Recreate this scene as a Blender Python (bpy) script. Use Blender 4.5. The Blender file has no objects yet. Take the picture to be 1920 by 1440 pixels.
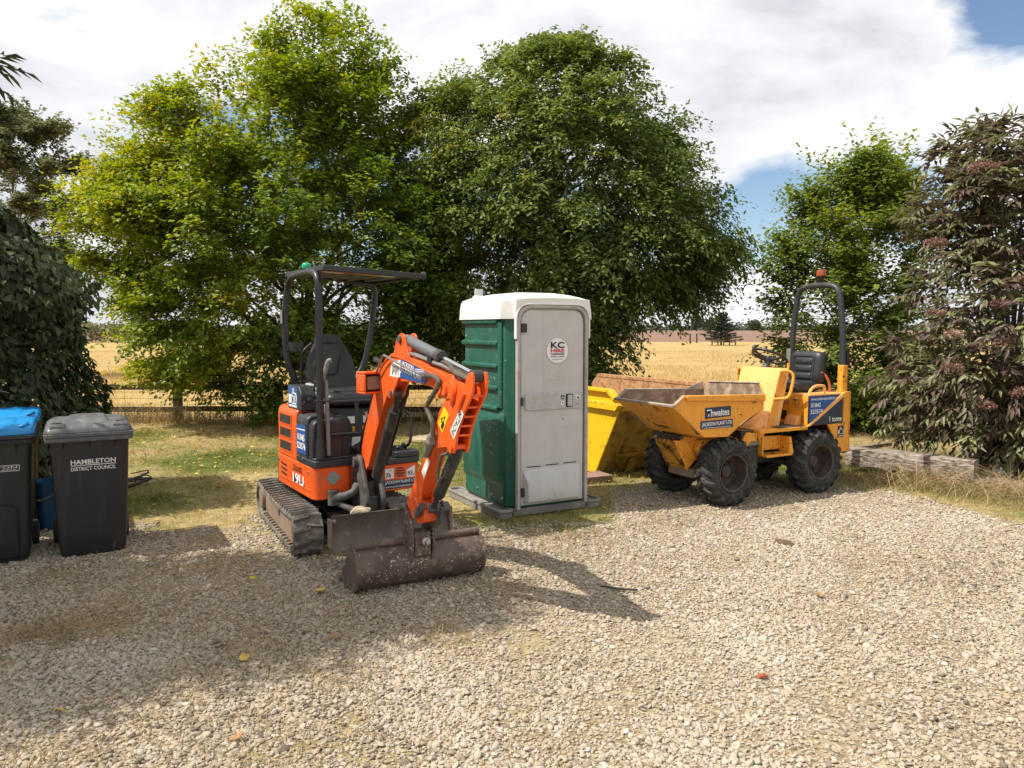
import bpy, bmesh, math, random
import numpy as np
from mathutils import Matrix, Vector, noise as mnoise

R = math.radians
SC = bpy.context.scene
COL = SC.collection
random.seed(7)
RNG = np.random.default_rng(7)

# ------------------------------------------------------------------ camera
CAM_H = 1.8
PITCH = math.atan(105 / 1440)
cd = bpy.data.cameras.new('camera')
cd.sensor_width = 36
cd.lens = 27.0
cd.clip_start = 0.1
cd.clip_end = 6000
cam = bpy.data.objects.new('camera', cd)
cam.location = (0, 0, CAM_H)
cam.rotation_euler = (R(90) - PITCH, 0, 0)
COL.objects.link(cam)
SC.camera = cam

# ------------------------------------------------------------------ light
SUN_EL = R(54)
TRAVEL = Vector((0.975, 0.22, 0)).normalized()
sd = bpy.data.lights.new('sun', 'SUN')
sd.energy = 5.0
sd.angle = R(0.53)
sd.color = (1.0, 0.94, 0.84)
sun = bpy.data.objects.new('sun', sd)
dirv = Vector((TRAVEL.x * math.cos(SUN_EL), TRAVEL.y * math.cos(SUN_EL), -math.sin(SUN_EL)))
sun.rotation_euler = dirv.to_track_quat('-Z', 'Y').to_euler()
COL.objects.link(sun)
SC.view_settings.view_transform = 'Standard'
SC.view_settings.look = 'None'
SC.view_settings.exposure = 0.30
SC.view_settings.gamma = 1.0
SC.view_settings.use_curve_mapping = False

# ------------------------------------------------------------------ sky: blue sky behind broken cloud
W = bpy.data.worlds.new('World')
SC.world = W
W.use_nodes = True
nt = W.node_tree
for n in list(nt.nodes):
    nt.nodes.remove(n)
def N(t, **k):
    n = nt.nodes.new(t)
    for a, b in k.items():
        setattr(n, a, b)
    return n
L = lambda a, b: nt.links.new(a, b)
wout = N('ShaderNodeOutputWorld')
sky = N('ShaderNodeTexSky', sky_type='NISHITA', sun_disc=False)
sky.sun_elevation = SUN_EL
sky.sun_rotation = math.atan2(-TRAVEL.x, -TRAVEL.y)
sky.air_density = 1.0
sky.dust_density = 0.2
sky.ozone_density = 2.0
bgs = N('ShaderNodeBackground')
bgs.inputs['Strength'].default_value = 0.11
L(sky.outputs[0], bgs.inputs[0])
tc = N('ShaderNodeTexCoord')
sep = N('ShaderNodeSeparateXYZ')
L(tc.outputs['Generated'], sep.inputs[0])
def M(op, a, b=None, c=None):
    n = N('ShaderNodeMath', operation=op)
    for i, q in enumerate((a, b, c)):
        if q is None:
            continue
        if hasattr(q, 'links'):
            L(q, n.inputs[i])
        else:
            n.inputs[i].default_value = q
    return n.outputs[0]
def cloudnoise(scale, detail, rough, off, dist=0.0, flat=1.9):
    mp = N('ShaderNodeMapping')
    mp.inputs['Location'].default_value = off
    mp.inputs['Scale'].default_value = (1.0, 1.0, flat)
    L(tc.outputs['Generated'], mp.inputs[0])
    nz = N('ShaderNodeTexNoise')
    nz.inputs['Scale'].default_value = scale
    nz.inputs['Detail'].default_value = detail
    nz.inputs['Roughness'].default_value = rough
    nz.inputs['Distortion'].default_value = dist
    L(mp.outputs[0], nz.inputs[0])
    return nz.outputs[0]
cov0 = cloudnoise(2.0, 9, 0.52, (3.1, 1.7, 0.4), 0.2)
# distant cloud closes up towards the horizon
low = N('ShaderNodeMapRange', interpolation_type='SMOOTHSTEP')
low.inputs['From Min'].default_value = 0.0; low.inputs['From Max'].default_value = 0.10
low.inputs['To Min'].default_value = 0.30; low.inputs['To Max'].default_value = 0.0
L(sep.outputs[2], low.inputs[0])
cov = M('ADD', cov0, low.outputs[0])
ramp = N('ShaderNodeValToRGB')
ramp.color_ramp.elements[0].position = 0.355
ramp.color_ramp.elements[1].position = 0.415
def gap(px, py, width, amount):
    # a break in the cloud: direction given by its bearing
    d = Vector(((px - 960) / 1440, 1.0, -(py - 615) / 1440)).normalized()
    vm = N('ShaderNodeVectorMath', operation='DISTANCE')
    L(tc.outputs['Generated'], vm.inputs[0]); vm.inputs[1].default_value = d
    mr = N('ShaderNodeMapRange', interpolation_type='SMOOTHSTEP')
    mr.inputs['From Min'].default_value = 0.0; mr.inputs['From Max'].default_value = width
    mr.inputs['To Min'].default_value = amount; mr.inputs['To Max'].default_value = 0.0
    L(vm.outputs['Value'], mr.inputs[0])
    return mr.outputs[0]
g_ = gap(1440, 425, 0.105, 0.20)
for q in ((1245, 185, 0.07, 0.12), (1850, -10, 0.12, 0.18), (1740, 430, 0.10, 0.13)):
    g_ = M('ADD', g_, gap(*q))
L(M('SUBTRACT', cov, g_), ramp.inputs[0])
shade = cloudnoise(2.6, 10, 0.58, (9.3, -4.2, 2.0), 0.4)
ramp2 = N('ShaderNodeValToRGB')
e = ramp2.color_ramp.elements
e[0].position = 0.34; e[0].color = (0.52, 0.53, 0.575, 1)
e[1].position = 0.58; e[1].color = (0.95, 0.95, 0.955, 1)
m_ = e.new(0.45); m_.color = (0.74, 0.755, 0.79, 1)
L(shade, ramp2.inputs[0])
bgc = N('ShaderNodeBackground')
bgc.inputs['Strength'].default_value = 0.96
L(ramp2.outputs[0], bgc.inputs[0])
mixs = N('ShaderNodeMixShader')
# near the horizon the cloud thins to a pale haze of cloud and sky
hz = N('ShaderNodeMapRange')
hz.inputs['From Min'].default_value = 0.0
hz.inputs['From Max'].default_value = 0.10
hz.inputs['To Min'].default_value = 0.97
hz.inputs['To Max'].default_value = 1.0
L(sep.outputs[2], hz.inputs[0])
L(M('MULTIPLY', ramp.outputs[0], hz.outputs[0]), mixs.inputs[0])
L(bgs.outputs[0], mixs.inputs[1])
L(bgc.outputs[0], mixs.inputs[2])
L(mixs.outputs[0], wout.inputs[0])

# ------------------------------------------------------------------ materials
MATS = {}
def new_mat(name):
    m = bpy.data.materials.new(name)
    m.use_nodes = True
    return m, m.node_tree, m.node_tree.nodes['Principled BSDF']
def nn(t, typ, **k):
    n = t.nodes.new(typ)
    for a, b in k.items():
        setattr(n, a, b)
    return n
def noise_node(t, scale, detail=4, rough=0.55, coord='Object', dist=0.0):
    c = nn(t, 'ShaderNodeTexCoord')
    z = nn(t, 'ShaderNodeTexNoise')
    z.inputs['Scale'].default_value = scale
    z.inputs['Detail'].default_value = detail
    z.inputs['Roughness'].default_value = rough
    z.inputs['Distortion'].default_value = dist
    t.links.new(c.outputs[coord], z.inputs[0])
    return z
def ramp_node(t, src, stops):
    r = nn(t, 'ShaderNodeValToRGB')
    els = r.color_ramp.elements
    els[0].position, els[0].color = stops[0][0], (*stops[0][1], 1)
    els[1].position, els[1].color = stops[-1][0], (*stops[-1][1], 1)
    for p, c in stops[1:-1]:
        q = els.new(p); q.color = (*c, 1)
    t.links.new(src, r.inputs[0])
    return r
def mix_node(t, fac, a, b):
    m = nn(t, 'ShaderNodeMix', data_type='RGBA')
    for sock, v in ((m.inputs[0], fac), (m.inputs[6], a), (m.inputs[7], b)):
        if hasattr(v, 'links'):
            t.links.new(v, sock)
        elif isinstance(v, (int, float)):
            sock.default_value = v
        else:
            sock.default_value = (*v, 1)
    return m.outputs[2]
def bump(t, p, src, strength=0.3, dist=0.01):
    b = nn(t, 'ShaderNodeBump')
    b.inputs['Strength'].default_value = strength
    b.inputs['Distance'].default_value = dist
    t.links.new(src, b.inputs['Height'])
    t.links.new(b.outputs[0], p.inputs['Normal'])
def plain(name, col, rough=0.5, metal=0.0, var=0.12, scale=6, dirt=None, dirt_amt=(0.55, 0.75), dirt_scale=9, bmp=0.0, bscale=60, spec=0.5, chips=None, chip_amt=(0.66, 0.70), chip_scale=38, streak=None, streak_amt=(0.50, 0.80)):
    """painted / moulded surface: slight tone variation, optional patches of dirt or rust, fine relief"""
    m, t, p = new_mat(name)
    a = noise_node(t, scale, 5)
    lo = tuple(c * (1 - var) for c in col); hi = tuple(min(1, c * (1 + var)) for c in col)
    c = ramp_node(t, a.outputs[0], [(0.3, lo), (0.7, hi)]).outputs[0]
    p.inputs['Roughness'].default_value = rough
    if dirt is not None:
        d = noise_node(t, dirt_scale, 9, 0.68, dist=0.4)
        f = ramp_node(t, d.outputs[0], [(dirt_amt[0], (0, 0, 0)), (dirt_amt[1], (1, 1, 1))]).outputs[0]
        c = mix_node(t, f, c, dirt)
        rr = nn(t, 'ShaderNodeMapRange')
        rr.inputs['To Min'].default_value = rough
        rr.inputs['To Max'].default_value = min(1, rough + 0.35)
        t.links.new(f, rr.inputs[0]); t.links.new(rr.outputs[0], p.inputs['Roughness'])
    if streak is not None:
        q = nn(t, 'ShaderNodeTexCoord'); mp = nn(t, 'ShaderNodeMapping'); mp.inputs['Scale'].default_value = (17, 17, 1.5)
        t.links.new(q.outputs['Object'], mp.inputs[0])
        z = nn(t, 'ShaderNodeTexNoise'); z.inputs['Scale'].default_value = 1.0; z.inputs['Detail'].default_value = 6; z.inputs['Roughness'].default_value = 0.62
        t.links.new(mp.outputs[0], z.inputs[0])
        f2 = ramp_node(t, z.outputs[0], [(streak_amt[0], (0, 0, 0)), (streak_amt[1], (1, 1, 1))]).outputs[0]
        c = mix_node(t, f2, c, streak)
    if chips is not None:
        z = noise_node(t, chip_scale, 3, 0.6, dist=0.6)
        big = noise_node(t, chip_scale / 9, 2, 0.5)
        ad = nn(t, 'ShaderNodeMath', operation='MULTIPLY_ADD'); ad.inputs[1].default_value = 0.35; t.links.new(big.outputs[0], ad.inputs[0]); t.links.new(z.outputs[0], ad.inputs[2])
        f3 = ramp_node(t, ad.outputs[0], [(chip_amt[0] + 0.175, (0, 0, 0)), (chip_amt[1] + 0.175, (1, 1, 1))]).outputs[0]
        c = mix_node(t, f3, c, chips)
    t.links.new(c, p.inputs['Base Color'])
    p.inputs['Metallic'].default_value = metal
    p.inputs['Specular IOR Level'].default_value = spec
    if bmp:
        bump(t, p, noise_node(t, bscale, 6, 0.6).outputs[0], bmp, 0.004)
    MATS[name] = m
    return m

plain('orange_paint', (0.80, 0.105, 0.012), 0.38, dirt=(0.34, 0.15, 0.08), dirt_amt=(0.55, 0.80), dirt_scale=5, streak=(0.42, 0.13, 0.05), streak_amt=(0.55, 0.85), chips=(0.16, 0.10, 0.07), chip_amt=(0.69, 0.72), chip_scale=30, bmp=0.06, bscale=14)
plain('charcoal_plastic', (0.028, 0.030, 0.034), 0.45, dirt=(0.12, 0.105, 0.085), dirt_amt=(0.55, 0.85), bmp=0.15, bscale=160)
plain('black_steel', (0.018, 0.019, 0.022), 0.38, dirt=(0.09, 0.075, 0.06), dirt_amt=(0.58, 0.85), dirt_scale=14)
plain('seat_vinyl', (0.022, 0.023, 0.026), 0.42, bmp=0.2, bscale=220, dirt=(0.08, 0.075, 0.07), dirt_amt=(0.55, 0.9))
plain('rubber', (0.024, 0.024, 0.024), 0.82, dirt=(0.13, 0.12, 0.10), dirt_amt=(0.46, 0.80), dirt_scale=16, bmp=0.4, bscale=90)
plain('track_rubber', (0.10, 0.094, 0.085), 0.9, dirt=(0.30, 0.27, 0.225), dirt_amt=(0.40, 0.68), dirt_scale=11, bmp=0.5, bscale=70)
plain('dirty_steel', (0.22, 0.155, 0.11), 0.75, dirt=(0.28, 0.22, 0.16), dirt_amt=(0.45, 0.75), dirt_scale=8, bmp=0.4, bscale=60)
plain('bucket_steel', (0.115, 0.080, 0.062), 0.58, metal=0.15, var=0.3, dirt=(0.34, 0.27, 0.20), dirt_amt=(0.555, 0.73), dirt_scale=13, bmp=0.35, bscale=50, chips=(0.55, 0.47, 0.37), chip_amt=(0.645, 0.67), chip_scale=48)
plain('blade_steel', (0.115, 0.088, 0.074), 0.52, metal=0.15, var=0.25, dirt=(0.30, 0.24, 0.19), dirt_amt=(0.57, 0.78), dirt_scale=10, bmp=0.3, bscale=50)
plain('cast_grey', (0.055, 0.055, 0.055), 0.6, dirt=(0.17, 0.15, 0.125), dirt_amt=(0.45, 0.75), dirt_scale=14, bmp=0.3)
plain('cylinder_grey', (0.13, 0.135, 0.145), 0.4, dirt=(0.07, 0.06, 0.05), dirt_amt=(0.5, 0.8))
plain('cylinder_black', (0.03, 0.029, 0.028), 0.55, dirt=(0.13, 0.11, 0.09), dirt_amt=(0.5, 0.8))
plain('chrome', (0.75, 0.76, 0.78), 0.14, metal=1.0, var=0.03)
plain('bare_metal', (0.38, 0.36, 0.34), 0.4, metal=0.8)
plain('grey_pipe', (0.20, 0.19, 0.175), 0.5, dirt=(0.10, 0.085, 0.07))
plain('hose', (0.075, 0.062, 0.05), 0.6, dirt=(0.16, 0.135, 0.1), dirt_amt=(0.45, 0.75), dirt_scale=20)
plain('white_print', (0.78, 0.78, 0.76), 0.5, var=0.04, dirt=(0.45, 0.42, 0.38), dirt_amt=(0.6, 0.85))
plain('black_print', (0.02, 0.02, 0.022), 0.5)
plain('red_print', (0.55, 0.02, 0.05), 0.5)
plain('blue_sticker', (0.012, 0.085, 0.30), 0.35, dirt=(0.15, 0.17, 0.2), dirt_amt=(0.62, 0.9))
plain('navy_sticker', (0.016, 0.026, 0.085), 0.35, dirt=(0.10, 0.1, 0.12), dirt_amt=(0.62, 0.9))
plain('navy_panel', (0.022, 0.034, 0.062), 0.4, dirt=(0.10, 0.1, 0.1), dirt_amt=(0.6, 0.9))
plain('yellow_sticker', (0.75, 0.52, 0.01), 0.4)
plain('amber_sticker', (0.60, 0.30, 0.02), 0.4)
plain('grey_reflector', (0.24, 0.30, 0.27), 0.25)
plain('lamp_glass', (0.20, 0.18, 0.15), 0.12)
plain('green_beacon', (0.01, 0.36, 0.20), 0.25)
plain('red_beacon', (0.42, 0.085, 0.035), 0.3)
plain('mesh_dark', (0.028, 0.024, 0.022), 0.7)
plain('toilet_green', (0.005, 0.092, 0.062), 0.45, var=0.15, scale=3, dirt=(0.10, 0.17, 0.14), dirt_amt=(0.56, 0.85), dirt_scale=6, bmp=0.10, bscale=9, streak=(0.06, 0.13, 0.10), streak_amt=(0.50, 0.85), chips=(0.30, 0.36, 0.33), chip_amt=(0.70, 0.73), chip_scale=34)
plain('toilet_white', (0.76, 0.755, 0.72), 0.5, var=0.05, dirt=(0.45, 0.42, 0.35), dirt_amt=(0.58, 0.85), dirt_scale=4)
plain('toilet_door', (0.50, 0.50, 0.485), 0.45, var=0.06, dirt=(0.38, 0.36, 0.32), dirt_amt=(0.58, 0.9), dirt_scale=3.5, streak=(0.42, 0.405, 0.37), streak_amt=(0.55, 0.9), chips=(0.22, 0.20, 0.17), chip_amt=(0.71, 0.74), chip_scale=30, bmp=0.08, bscale=6)
plain('toilet_frame', (0.40, 0.385, 0.35), 0.5, dirt=(0.22, 0.19, 0.15), dirt_amt=(0.5, 0.8))
plain('toilet_base', (0.19, 0.185, 0.175), 0.7, dirt=(0.34, 0.31, 0.26), dirt_amt=(0.45, 0.75), dirt_scale=7, bmp=0.2)
plain('latch_grey', (0.44, 0.44, 0.435), 0.45, dirt=(0.25, 0.24, 0.22), dirt_amt=(0.55, 0.8), dirt_scale=20)
plain('skip_yellow', (0.78, 0.47, 0.010), 0.45, var=0.08, dirt=(0.22, 0.075, 0.02), dirt_amt=(0.605, 0.66), dirt_scale=7, bmp=0.15, bscale=12, streak=(0.45, 0.22, 0.02), streak_amt=(0.56, 0.84), chips=(0.20, 0.07, 0.02), chip_amt=(0.655, 0.68), chip_scale=24)
plain('skip_rust', (0.36, 0.17, 0.075), 0.9, var=0.45, scale=12, dirt=(0.48, 0.34, 0.17), dirt_amt=(0.45, 0.66), dirt_scale=16, bmp=0.5, bscale=40)
plain('skip_end', (0.40, 0.25, 0.035), 0.6, var=0.2, dirt=(0.11, 0.06, 0.025), dirt_amt=(0.45, 0.66), dirt_scale=5)
plain('dumper_yellow', (0.80, 0.335, 0.034), 0.42, var=0.07, dirt=(0.14, 0.055, 0.02), dirt_amt=(0.605, 0.66), dirt_scale=9, bmp=0.12, bscale=14, streak=(0.50, 0.20, 0.03), streak_amt=(0.60, 0.9), chips=(0.09, 0.045, 0.02), chip_amt=(0.655, 0.68), chip_scale=26)
plain('dumper_pale', (0.84, 0.42, 0.125), 0.45, var=0.08, dirt=(0.24, 0.09, 0.03), dirt_amt=(0.60, 0.66), dirt_scale=22)
plain('dumper_worn', (0.62, 0.29, 0.03), 0.55, var=0.2, dirt=(0.05, 0.028, 0.015), dirt_amt=(0.50, 0.60), dirt_scale=10, bmp=0.2)
plain('tub_inside', (0.24, 0.165, 0.115), 0.85, var=0.3, scale=9, dirt=(0.46, 0.36, 0.26), dirt_amt=(0.48, 0.66), dirt_scale=9, bmp=0.4, bscale=40)
plain('tub_lip', (0.42, 0.35, 0.29), 0.7, var=0.2, dirt=(0.25, 0.12, 0.06), dirt_amt=(0.5, 0.7), dirt_scale=20)
plain('rim_dark', (0.045, 0.038, 0.034), 0.6, dirt=(0.15, 0.10, 0.075), dirt_amt=(0.45, 0.75), dirt_scale=12)
plain('bin_grey', (0.020, 0.021, 0.023), 0.42, var=0.1, dirt=(0.05, 0.047, 0.043), dirt_amt=(0.56, 0.95), dirt_scale=5, bmp=0.1, bscale=200, streak=(0.05, 0.047, 0.043), streak_amt=(0.55, 0.9), chips=(0.10, 0.095, 0.09), chip_amt=(0.71, 0.74), chip_scale=30)
plain('bin_lid_grey', (0.10, 0.103, 0.112), 0.42, var=0.1, dirt=(0.24, 0.23, 0.205), dirt_amt=(0.48, 0.82), dirt_scale=14, bmp=0.1, bscale=200)
plain('bin_blue', (0.015, 0.27, 0.62), 0.40, var=0.06, dirt=(0.3, 0.42, 0.52), dirt_amt=(0.62, 0.9), dirt_scale=8)
plain('bucket_blue', (0.02, 0.12, 0.30), 0.45)
plain('fence_wood', (0.055, 0.034, 0.020), 0.85, var=0.35, scale=14, bmp=0.4, bscale=60)
plain('post_wood', (0.20, 0.165, 0.125), 0.9, var=0.35, scale=14, bmp=0.5, bscale=60)
plain('plank_wood', (0.24, 0.155, 0.115), 0.85, var=0.3, bmp=0.3)
plain('pale_plank', (0.50, 0.38, 0.24), 0.8, var=0.2, bmp=0.2)
plain('slate', (0.03, 0.03, 0.032), 0.6)
plain('pale_rubble', (0.55, 0.44, 0.30), 0.9, var=0.25, bmp=0.5)
plain('brick_red', (0.36, 0.10, 0.06), 0.9, var=0.3, bmp=0.4)
plain('clod', (0.13, 0.085, 0.055), 0.95, var=0.35, bmp=0.6)
plain('leaf_yellow', (0.62, 0.42, 0.06), 0.5, var=0.2)
plain('leaf_brown', (0.34, 0.17, 0.05), 0.6, var=0.25)
plain('white_stone', (0.62, 0.60, 0.55), 0.9, var=0.2, bmp=0.5)

def sleeper_material():
    m, t, p = new_mat('sleeper_wood')
    c = nn(t, 'ShaderNodeTexCoord')
    mp = nn(t, 'ShaderNodeMapping')
    mp.inputs['Scale'].default_value = (4.5, 14, 14)
    t.links.new(c.outputs['Object'], mp.inputs[0])
    z = nn(t, 'ShaderNodeTexNoise')
    z.inputs['Scale'].default_value = 2.6; z.inputs['Detail'].default_value = 9; z.inputs['Roughness'].default_value = 0.68
    t.links.new(mp.outputs[0], z.inputs[0])
    r = ramp_node(t, z.outputs[0], [(0.34, (0.03, 0.02, 0.015)), (0.45, (0.19, 0.145, 0.11)), (0.55, (0.38, 0.33, 0.28)), (0.72, (0.58, 0.54, 0.48))])
    t.links.new(r.outputs[0], p.inputs['Base Color'])
    p.inputs['Roughness'].default_value = 0.95
    bump(t, p, z.outputs[0], 0.9, 0.02)
    MATS['sleeper_wood'] = m
sleeper_material()

def leaf_material(name, stops, trans=0.35, rough=0.5, spec=0.35):
    """stops: colour ramp over the per-leaf attribute 'tint'"""
    m, t, p = new_mat(name)
    a = nn(t, 'ShaderNodeAttribute'); a.attribute_name = 'tint'
    r = ramp_node(t, a.outputs['Fac'], stops)
    p.inputs['Roughness'].default_value = rough
    p.inputs['Specular IOR Level'].default_value = spec
    t.links.new(r.outputs[0], p.inputs['Base Color'])
    tr = nn(t, 'ShaderNodeBsdfTranslucent')
    hs = nn(t, 'ShaderNodeHueSaturation')
    hs.inputs['Saturation'].default_value = 1.15
    hs.inputs['Value'].default_value = 1.5
    t.links.new(r.outputs[0], hs.inputs['Color'])
    t.links.new(hs.outputs[0], tr.inputs[0])
    mx = nn(t, 'ShaderNodeMixShader'); mx.inputs[0].default_value = trans
    t.links.new(p.outputs[0], mx.inputs[1]); t.links.new(tr.outputs[0], mx.inputs[2])
    t.links.new(mx.outputs[0], t.nodes['Material Output'].inputs[0])
    MATS[name] = m
leaf_material('leaves_lime', [(0.0, (0.048, 0.090, 0.016)), (0.35, (0.130, 0.200, 0.030)), (0.65, (0.275, 0.320, 0.040)), (0.9, (0.40, 0.38, 0.034)), (0.97, (0.42, 0.38, 0.03)), (1.0, (0.52, 0.36, 0.02))], 0.36)
leaf_material('leaves_dark', [(0.0, (0.050, 0.082, 0.022)), (0.45, (0.142, 0.195, 0.046)), (0.8, (0.27, 0.305, 0.072)), (0.95, (0.34, 0.31, 0.05)), (1.0, (0.46, 0.30, 0.02))], 0.28)
leaf_material('leaves_small_tree', [(0.0, (0.065, 0.110, 0.020)), (0.5, (0.165, 0.215, 0.040)), (0.9, (0.31, 0.33, 0.055)), (1.0, (0.48, 0.33, 0.03))], 0.36)
leaf_material('leaves_hedge', [(0.0, (0.022, 0.036, 0.014)), (0.6, (0.062, 0.082, 0.032)), (1.0, (0.13, 0.155, 0.065))], 0.2, 0.5, 0.25)
leaf_material('leaves_elder', [(0.0, (0.062, 0.044, 0.036)), (0.30, (0.140, 0.090, 0.076)), (0.52, (0.150, 0.150, 0.072)), (1.0, (0.29, 0.315, 0.135))], 0.25, 0.45, 0.4)
leaf_material('leaves_far', [(0.0, (0.085, 0.10, 0.052)), (0.6, (0.17, 0.18, 0.085)), (1.0, (0.28, 0.25, 0.13))], 0.4)
leaf_material('leaves_overhang', [(0.0, (0.03, 0.045, 0.02)), (1.0, (0.07, 0.09, 0.035))], 0.25)
leaf_material('leaves_cedar', [(0.0, (0.020, 0.036, 0.026)), (1.0, (0.065, 0.095, 0.065))], 0.1)
leaf_material('leaves_distant', [(0.0, (0.045, 0.062, 0.045)), (1.0, (0.095, 0.12, 0.08))], 0.1)
leaf_material('umbel_bits', [(0.0, (0.10, 0.040, 0.036)), (0.5, (0.22, 0.125, 0.095)), (0.85, (0.42, 0.29, 0.22)), (1.0, (0.70, 0.62, 0.52))], 0.2, 0.7)
leaf_material('grass_lawn', [(0.0, (0.065, 0.110, 0.022)), (0.4, (0.19, 0.215, 0.050)), (0.7, (0.36, 0.29, 0.11)), (1.0, (0.58, 0.45, 0.24))], 0.3, 0.7)
leaf_material('grass_straw', [(0.0, (0.32, 0.225, 0.09)), (0.6, (0.50, 0.355, 0.16)), (1.0, (0.62, 0.47, 0.24))], 0.3, 0.7)
leaf_material('grass_dry', [(0.0, (0.13, 0.115, 0.05)), (0.5, (0.33, 0.235, 0.11)), (1.0, (0.52, 0.39, 0.22))], 0.3, 0.7)
leaf_material('litter', [(0.0, (0.22, 0.10, 0.03)), (0.5, (0.46, 0.30, 0.06)), (1.0, (0.68, 0.55, 0.16))], 0.25, 0.6)
plain('bark', (0.075, 0.060, 0.045), 0.95, var=0.4, scale=14, bmp=0.8, bscale=30)
plain('bark_grey', (0.15, 0.135, 0.115), 0.95, var=0.35, scale=10, bmp=0.6, bscale=30)

# ------------------------------------------------------------------ mesh building
def ctri(i):
    return i
class MB:
    """collects solids and links them as ONE mesh object"""
    def __init__(s, mx=None):
        s.V = []; s.F = []; s.mx = mx
    def add(s, verts, faces, mx=None):
        b = len(s.V)
        for v in verts:
            v = Vector(v)
            if mx is not None: v = mx @ v
            if s.mx is not None: v = s.mx @ v
            s.V.append(v)
        for f in faces:
            s.F.append([i + b for i in f])
        return s
    def box(s, x0, x1, y0, y1, z0, z1, mx=None):
        v = [(x, y, z) for z in (z0, z1) for y in (y0, y1) for x in (x0, x1)]
        return s.add(v, [(0, 2, 3, 1), (4, 5, 7, 6), (0, 1, 5, 4), (2, 6, 7, 3), (0, 4, 6, 2), (1, 3, 7, 5)], mx)
    def prism(s, poly, axis, lo, hi, mx=None):
        def P(a, b, c):
            return {'y': (a, c, b), 'x': (c, a, b), 'z': (a, b, c)}[axis]
        n = len(poly)
        v = [P(a, b, lo) for a, b in poly] + [P(a, b, hi) for a, b in poly]
        f = [tuple(range(n))[::-1], tuple(range(n, 2 * n))] + [(i, (i + 1) % n, n + (i + 1) % n, n + i) for i in range(n)]
        return s.add(v, f, mx)
    def loft(s, rings, cap=True, closed=True, mx=None):
        n = len(rings[0]); v = [p for r in rings for p in r]; f = []
        for k in range(len(rings) - 1):
            for i in range(n if closed else n - 1):
                j = (i + 1) % n
                f.append((k * n + i, k * n + j, (k + 1) * n + j, (k + 1) * n + i))
        if cap:
            f.append(tuple(range(n))[::-1]); f.append(tuple(range((len(rings) - 1) * n, len(rings) * n)))
        return s.add(v, f, mx)
    def tube(s, path, r, n=8, closed=False, mx=None):
        P = [Vector(p) for p in path]; m = len(P)
        rad = r if isinstance(r, (list, tuple)) else [r] * m
        rings = []
        up = None
        for i, p in enumerate(P):
            if closed:
                d = P[(i + 1) % m] - P[i - 1]
            else:
                d = P[min(i + 1, m - 1)] - P[max(i - 1, 0)]
            d.normalize()
            if up is None:
                up = Vector((0, 0, 1)) if abs(d.z) < 0.9 else Vector((1, 0, 0))
            a = d.cross(up)
            if a.length < 1e-4:
                a = d.orthogonal()
            a.normalize(); b = a.cross(d).normalized(); up = b
            rings.append([p + rad[i] * (math.cos(2 * math.pi * k / n) * a + math.sin(2 * math.pi * k / n) * b) for k in range(n)])
        if closed:
            rings.append(rings[0])
        return s.loft(rings, cap=not closed, mx=mx)
    def cyl(s, p0, p1, r0, r1=None, n=16, mx=None):
        return s.tube([p0, p1], [r0, r0 if r1 is None else r1], n, mx=mx)
    def lathe(s, prof, origin, axis, n=24, mx=None, cap=True):
        """prof: (radius, along axis)"""
        o = Vector(origin); d = Vector(axis).normalized(); a = d.orthogonal().normalized(); b = d.cross(a)
        rings = [[o + d * h + r * (math.cos(2 * math.pi * k / n) * a + math.sin(2 * math.pi * k / n) * b) for k in range(n)] for r, h in prof]
        return s.loft(rings, cap=cap, mx=mx)
    def build(s, name, mat, parent=None, smooth=38, bevel=0.0, kind=None):
        me = bpy.data.meshes.new(name)
        me.from_pydata([tuple(v) for v in s.V], [], s.F)
        bm = bmesh.new(); bm.from_mesh(me)
        bmesh.ops.recalc_face_normals(bm, faces=bm.faces)
        bm.to_mesh(me); bm.free()
        if smooth:
            me.polygons.foreach_set('use_smooth', [True] * len(me.polygons))
            me.set_sharp_from_angle(angle=R(smooth))
        me.materials.append(MATS[mat] if isinstance(mat, str) else mat)
        o = bpy.data.objects.new(name, me)
        COL.objects.link(o)
        if parent is not None: o.parent = parent
        if kind: o['kind'] = kind
        if bevel:
            md = o.modifiers.new('bevel', 'BEVEL'); md.width = bevel; md.segments = 2; md.limit_method = 'ANGLE'; md.angle_limit = R(40)
            md.use_clamp_overlap = True
        return o

def rpoly(pts, r, seg=4):
    """round the corners of a polygon"""
    out = []; n = len(pts)
    rr = r if isinstance(r, (list, tuple)) else [r] * n
    for i in range(n):
        p = Vector(pts[i]).to_2d() if len(pts[i]) > 2 else Vector(pts[i]); a = Vector(pts[i - 1]); b = Vector(pts[(i + 1) % n])
        if rr[i] <= 0:
            out.append(tuple(p)); continue
        da = (a - p); db = (b - p)
        ra = min(rr[i], da.length * 0.48, db.length * 0.48)
        s = p + da.normalized() * ra; t = p + db.normalized() * ra
        for k in range(seg + 1):
            u = k / seg
            q = s * (1 - u) ** 2 + p * (2 * u * (1 - u)) + t * u ** 2
            out.append((q.x, q.y))
    return out
def rect(a0, a1, b0, b1):
    return [(a0, b0), (a1, b0), (a1, b1), (a0, b1)]
def spath(pts, n=6):
    """Catmull-Rom through 3D points"""
    P = [Vector(p) for p in pts]
    P = [P[0] * 2 - P[1]] + P + [P[-1] * 2 - P[-2]]
    out = []
    for i in range(1, len(P) - 2):
        for k in range(n):
            u = k / n
            out.append(0.5 * ((2 * P[i]) + (P[i + 1] - P[i - 1]) * u + (2 * P[i - 1] - 5 * P[i] + 4 * P[i + 1] - P[i + 2]) * u * u + (3 * P[i] - P[i - 1] - 3 * P[i + 1] + P[i + 2]) * u ** 3))
    out.append(P[-2])
    return out
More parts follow.
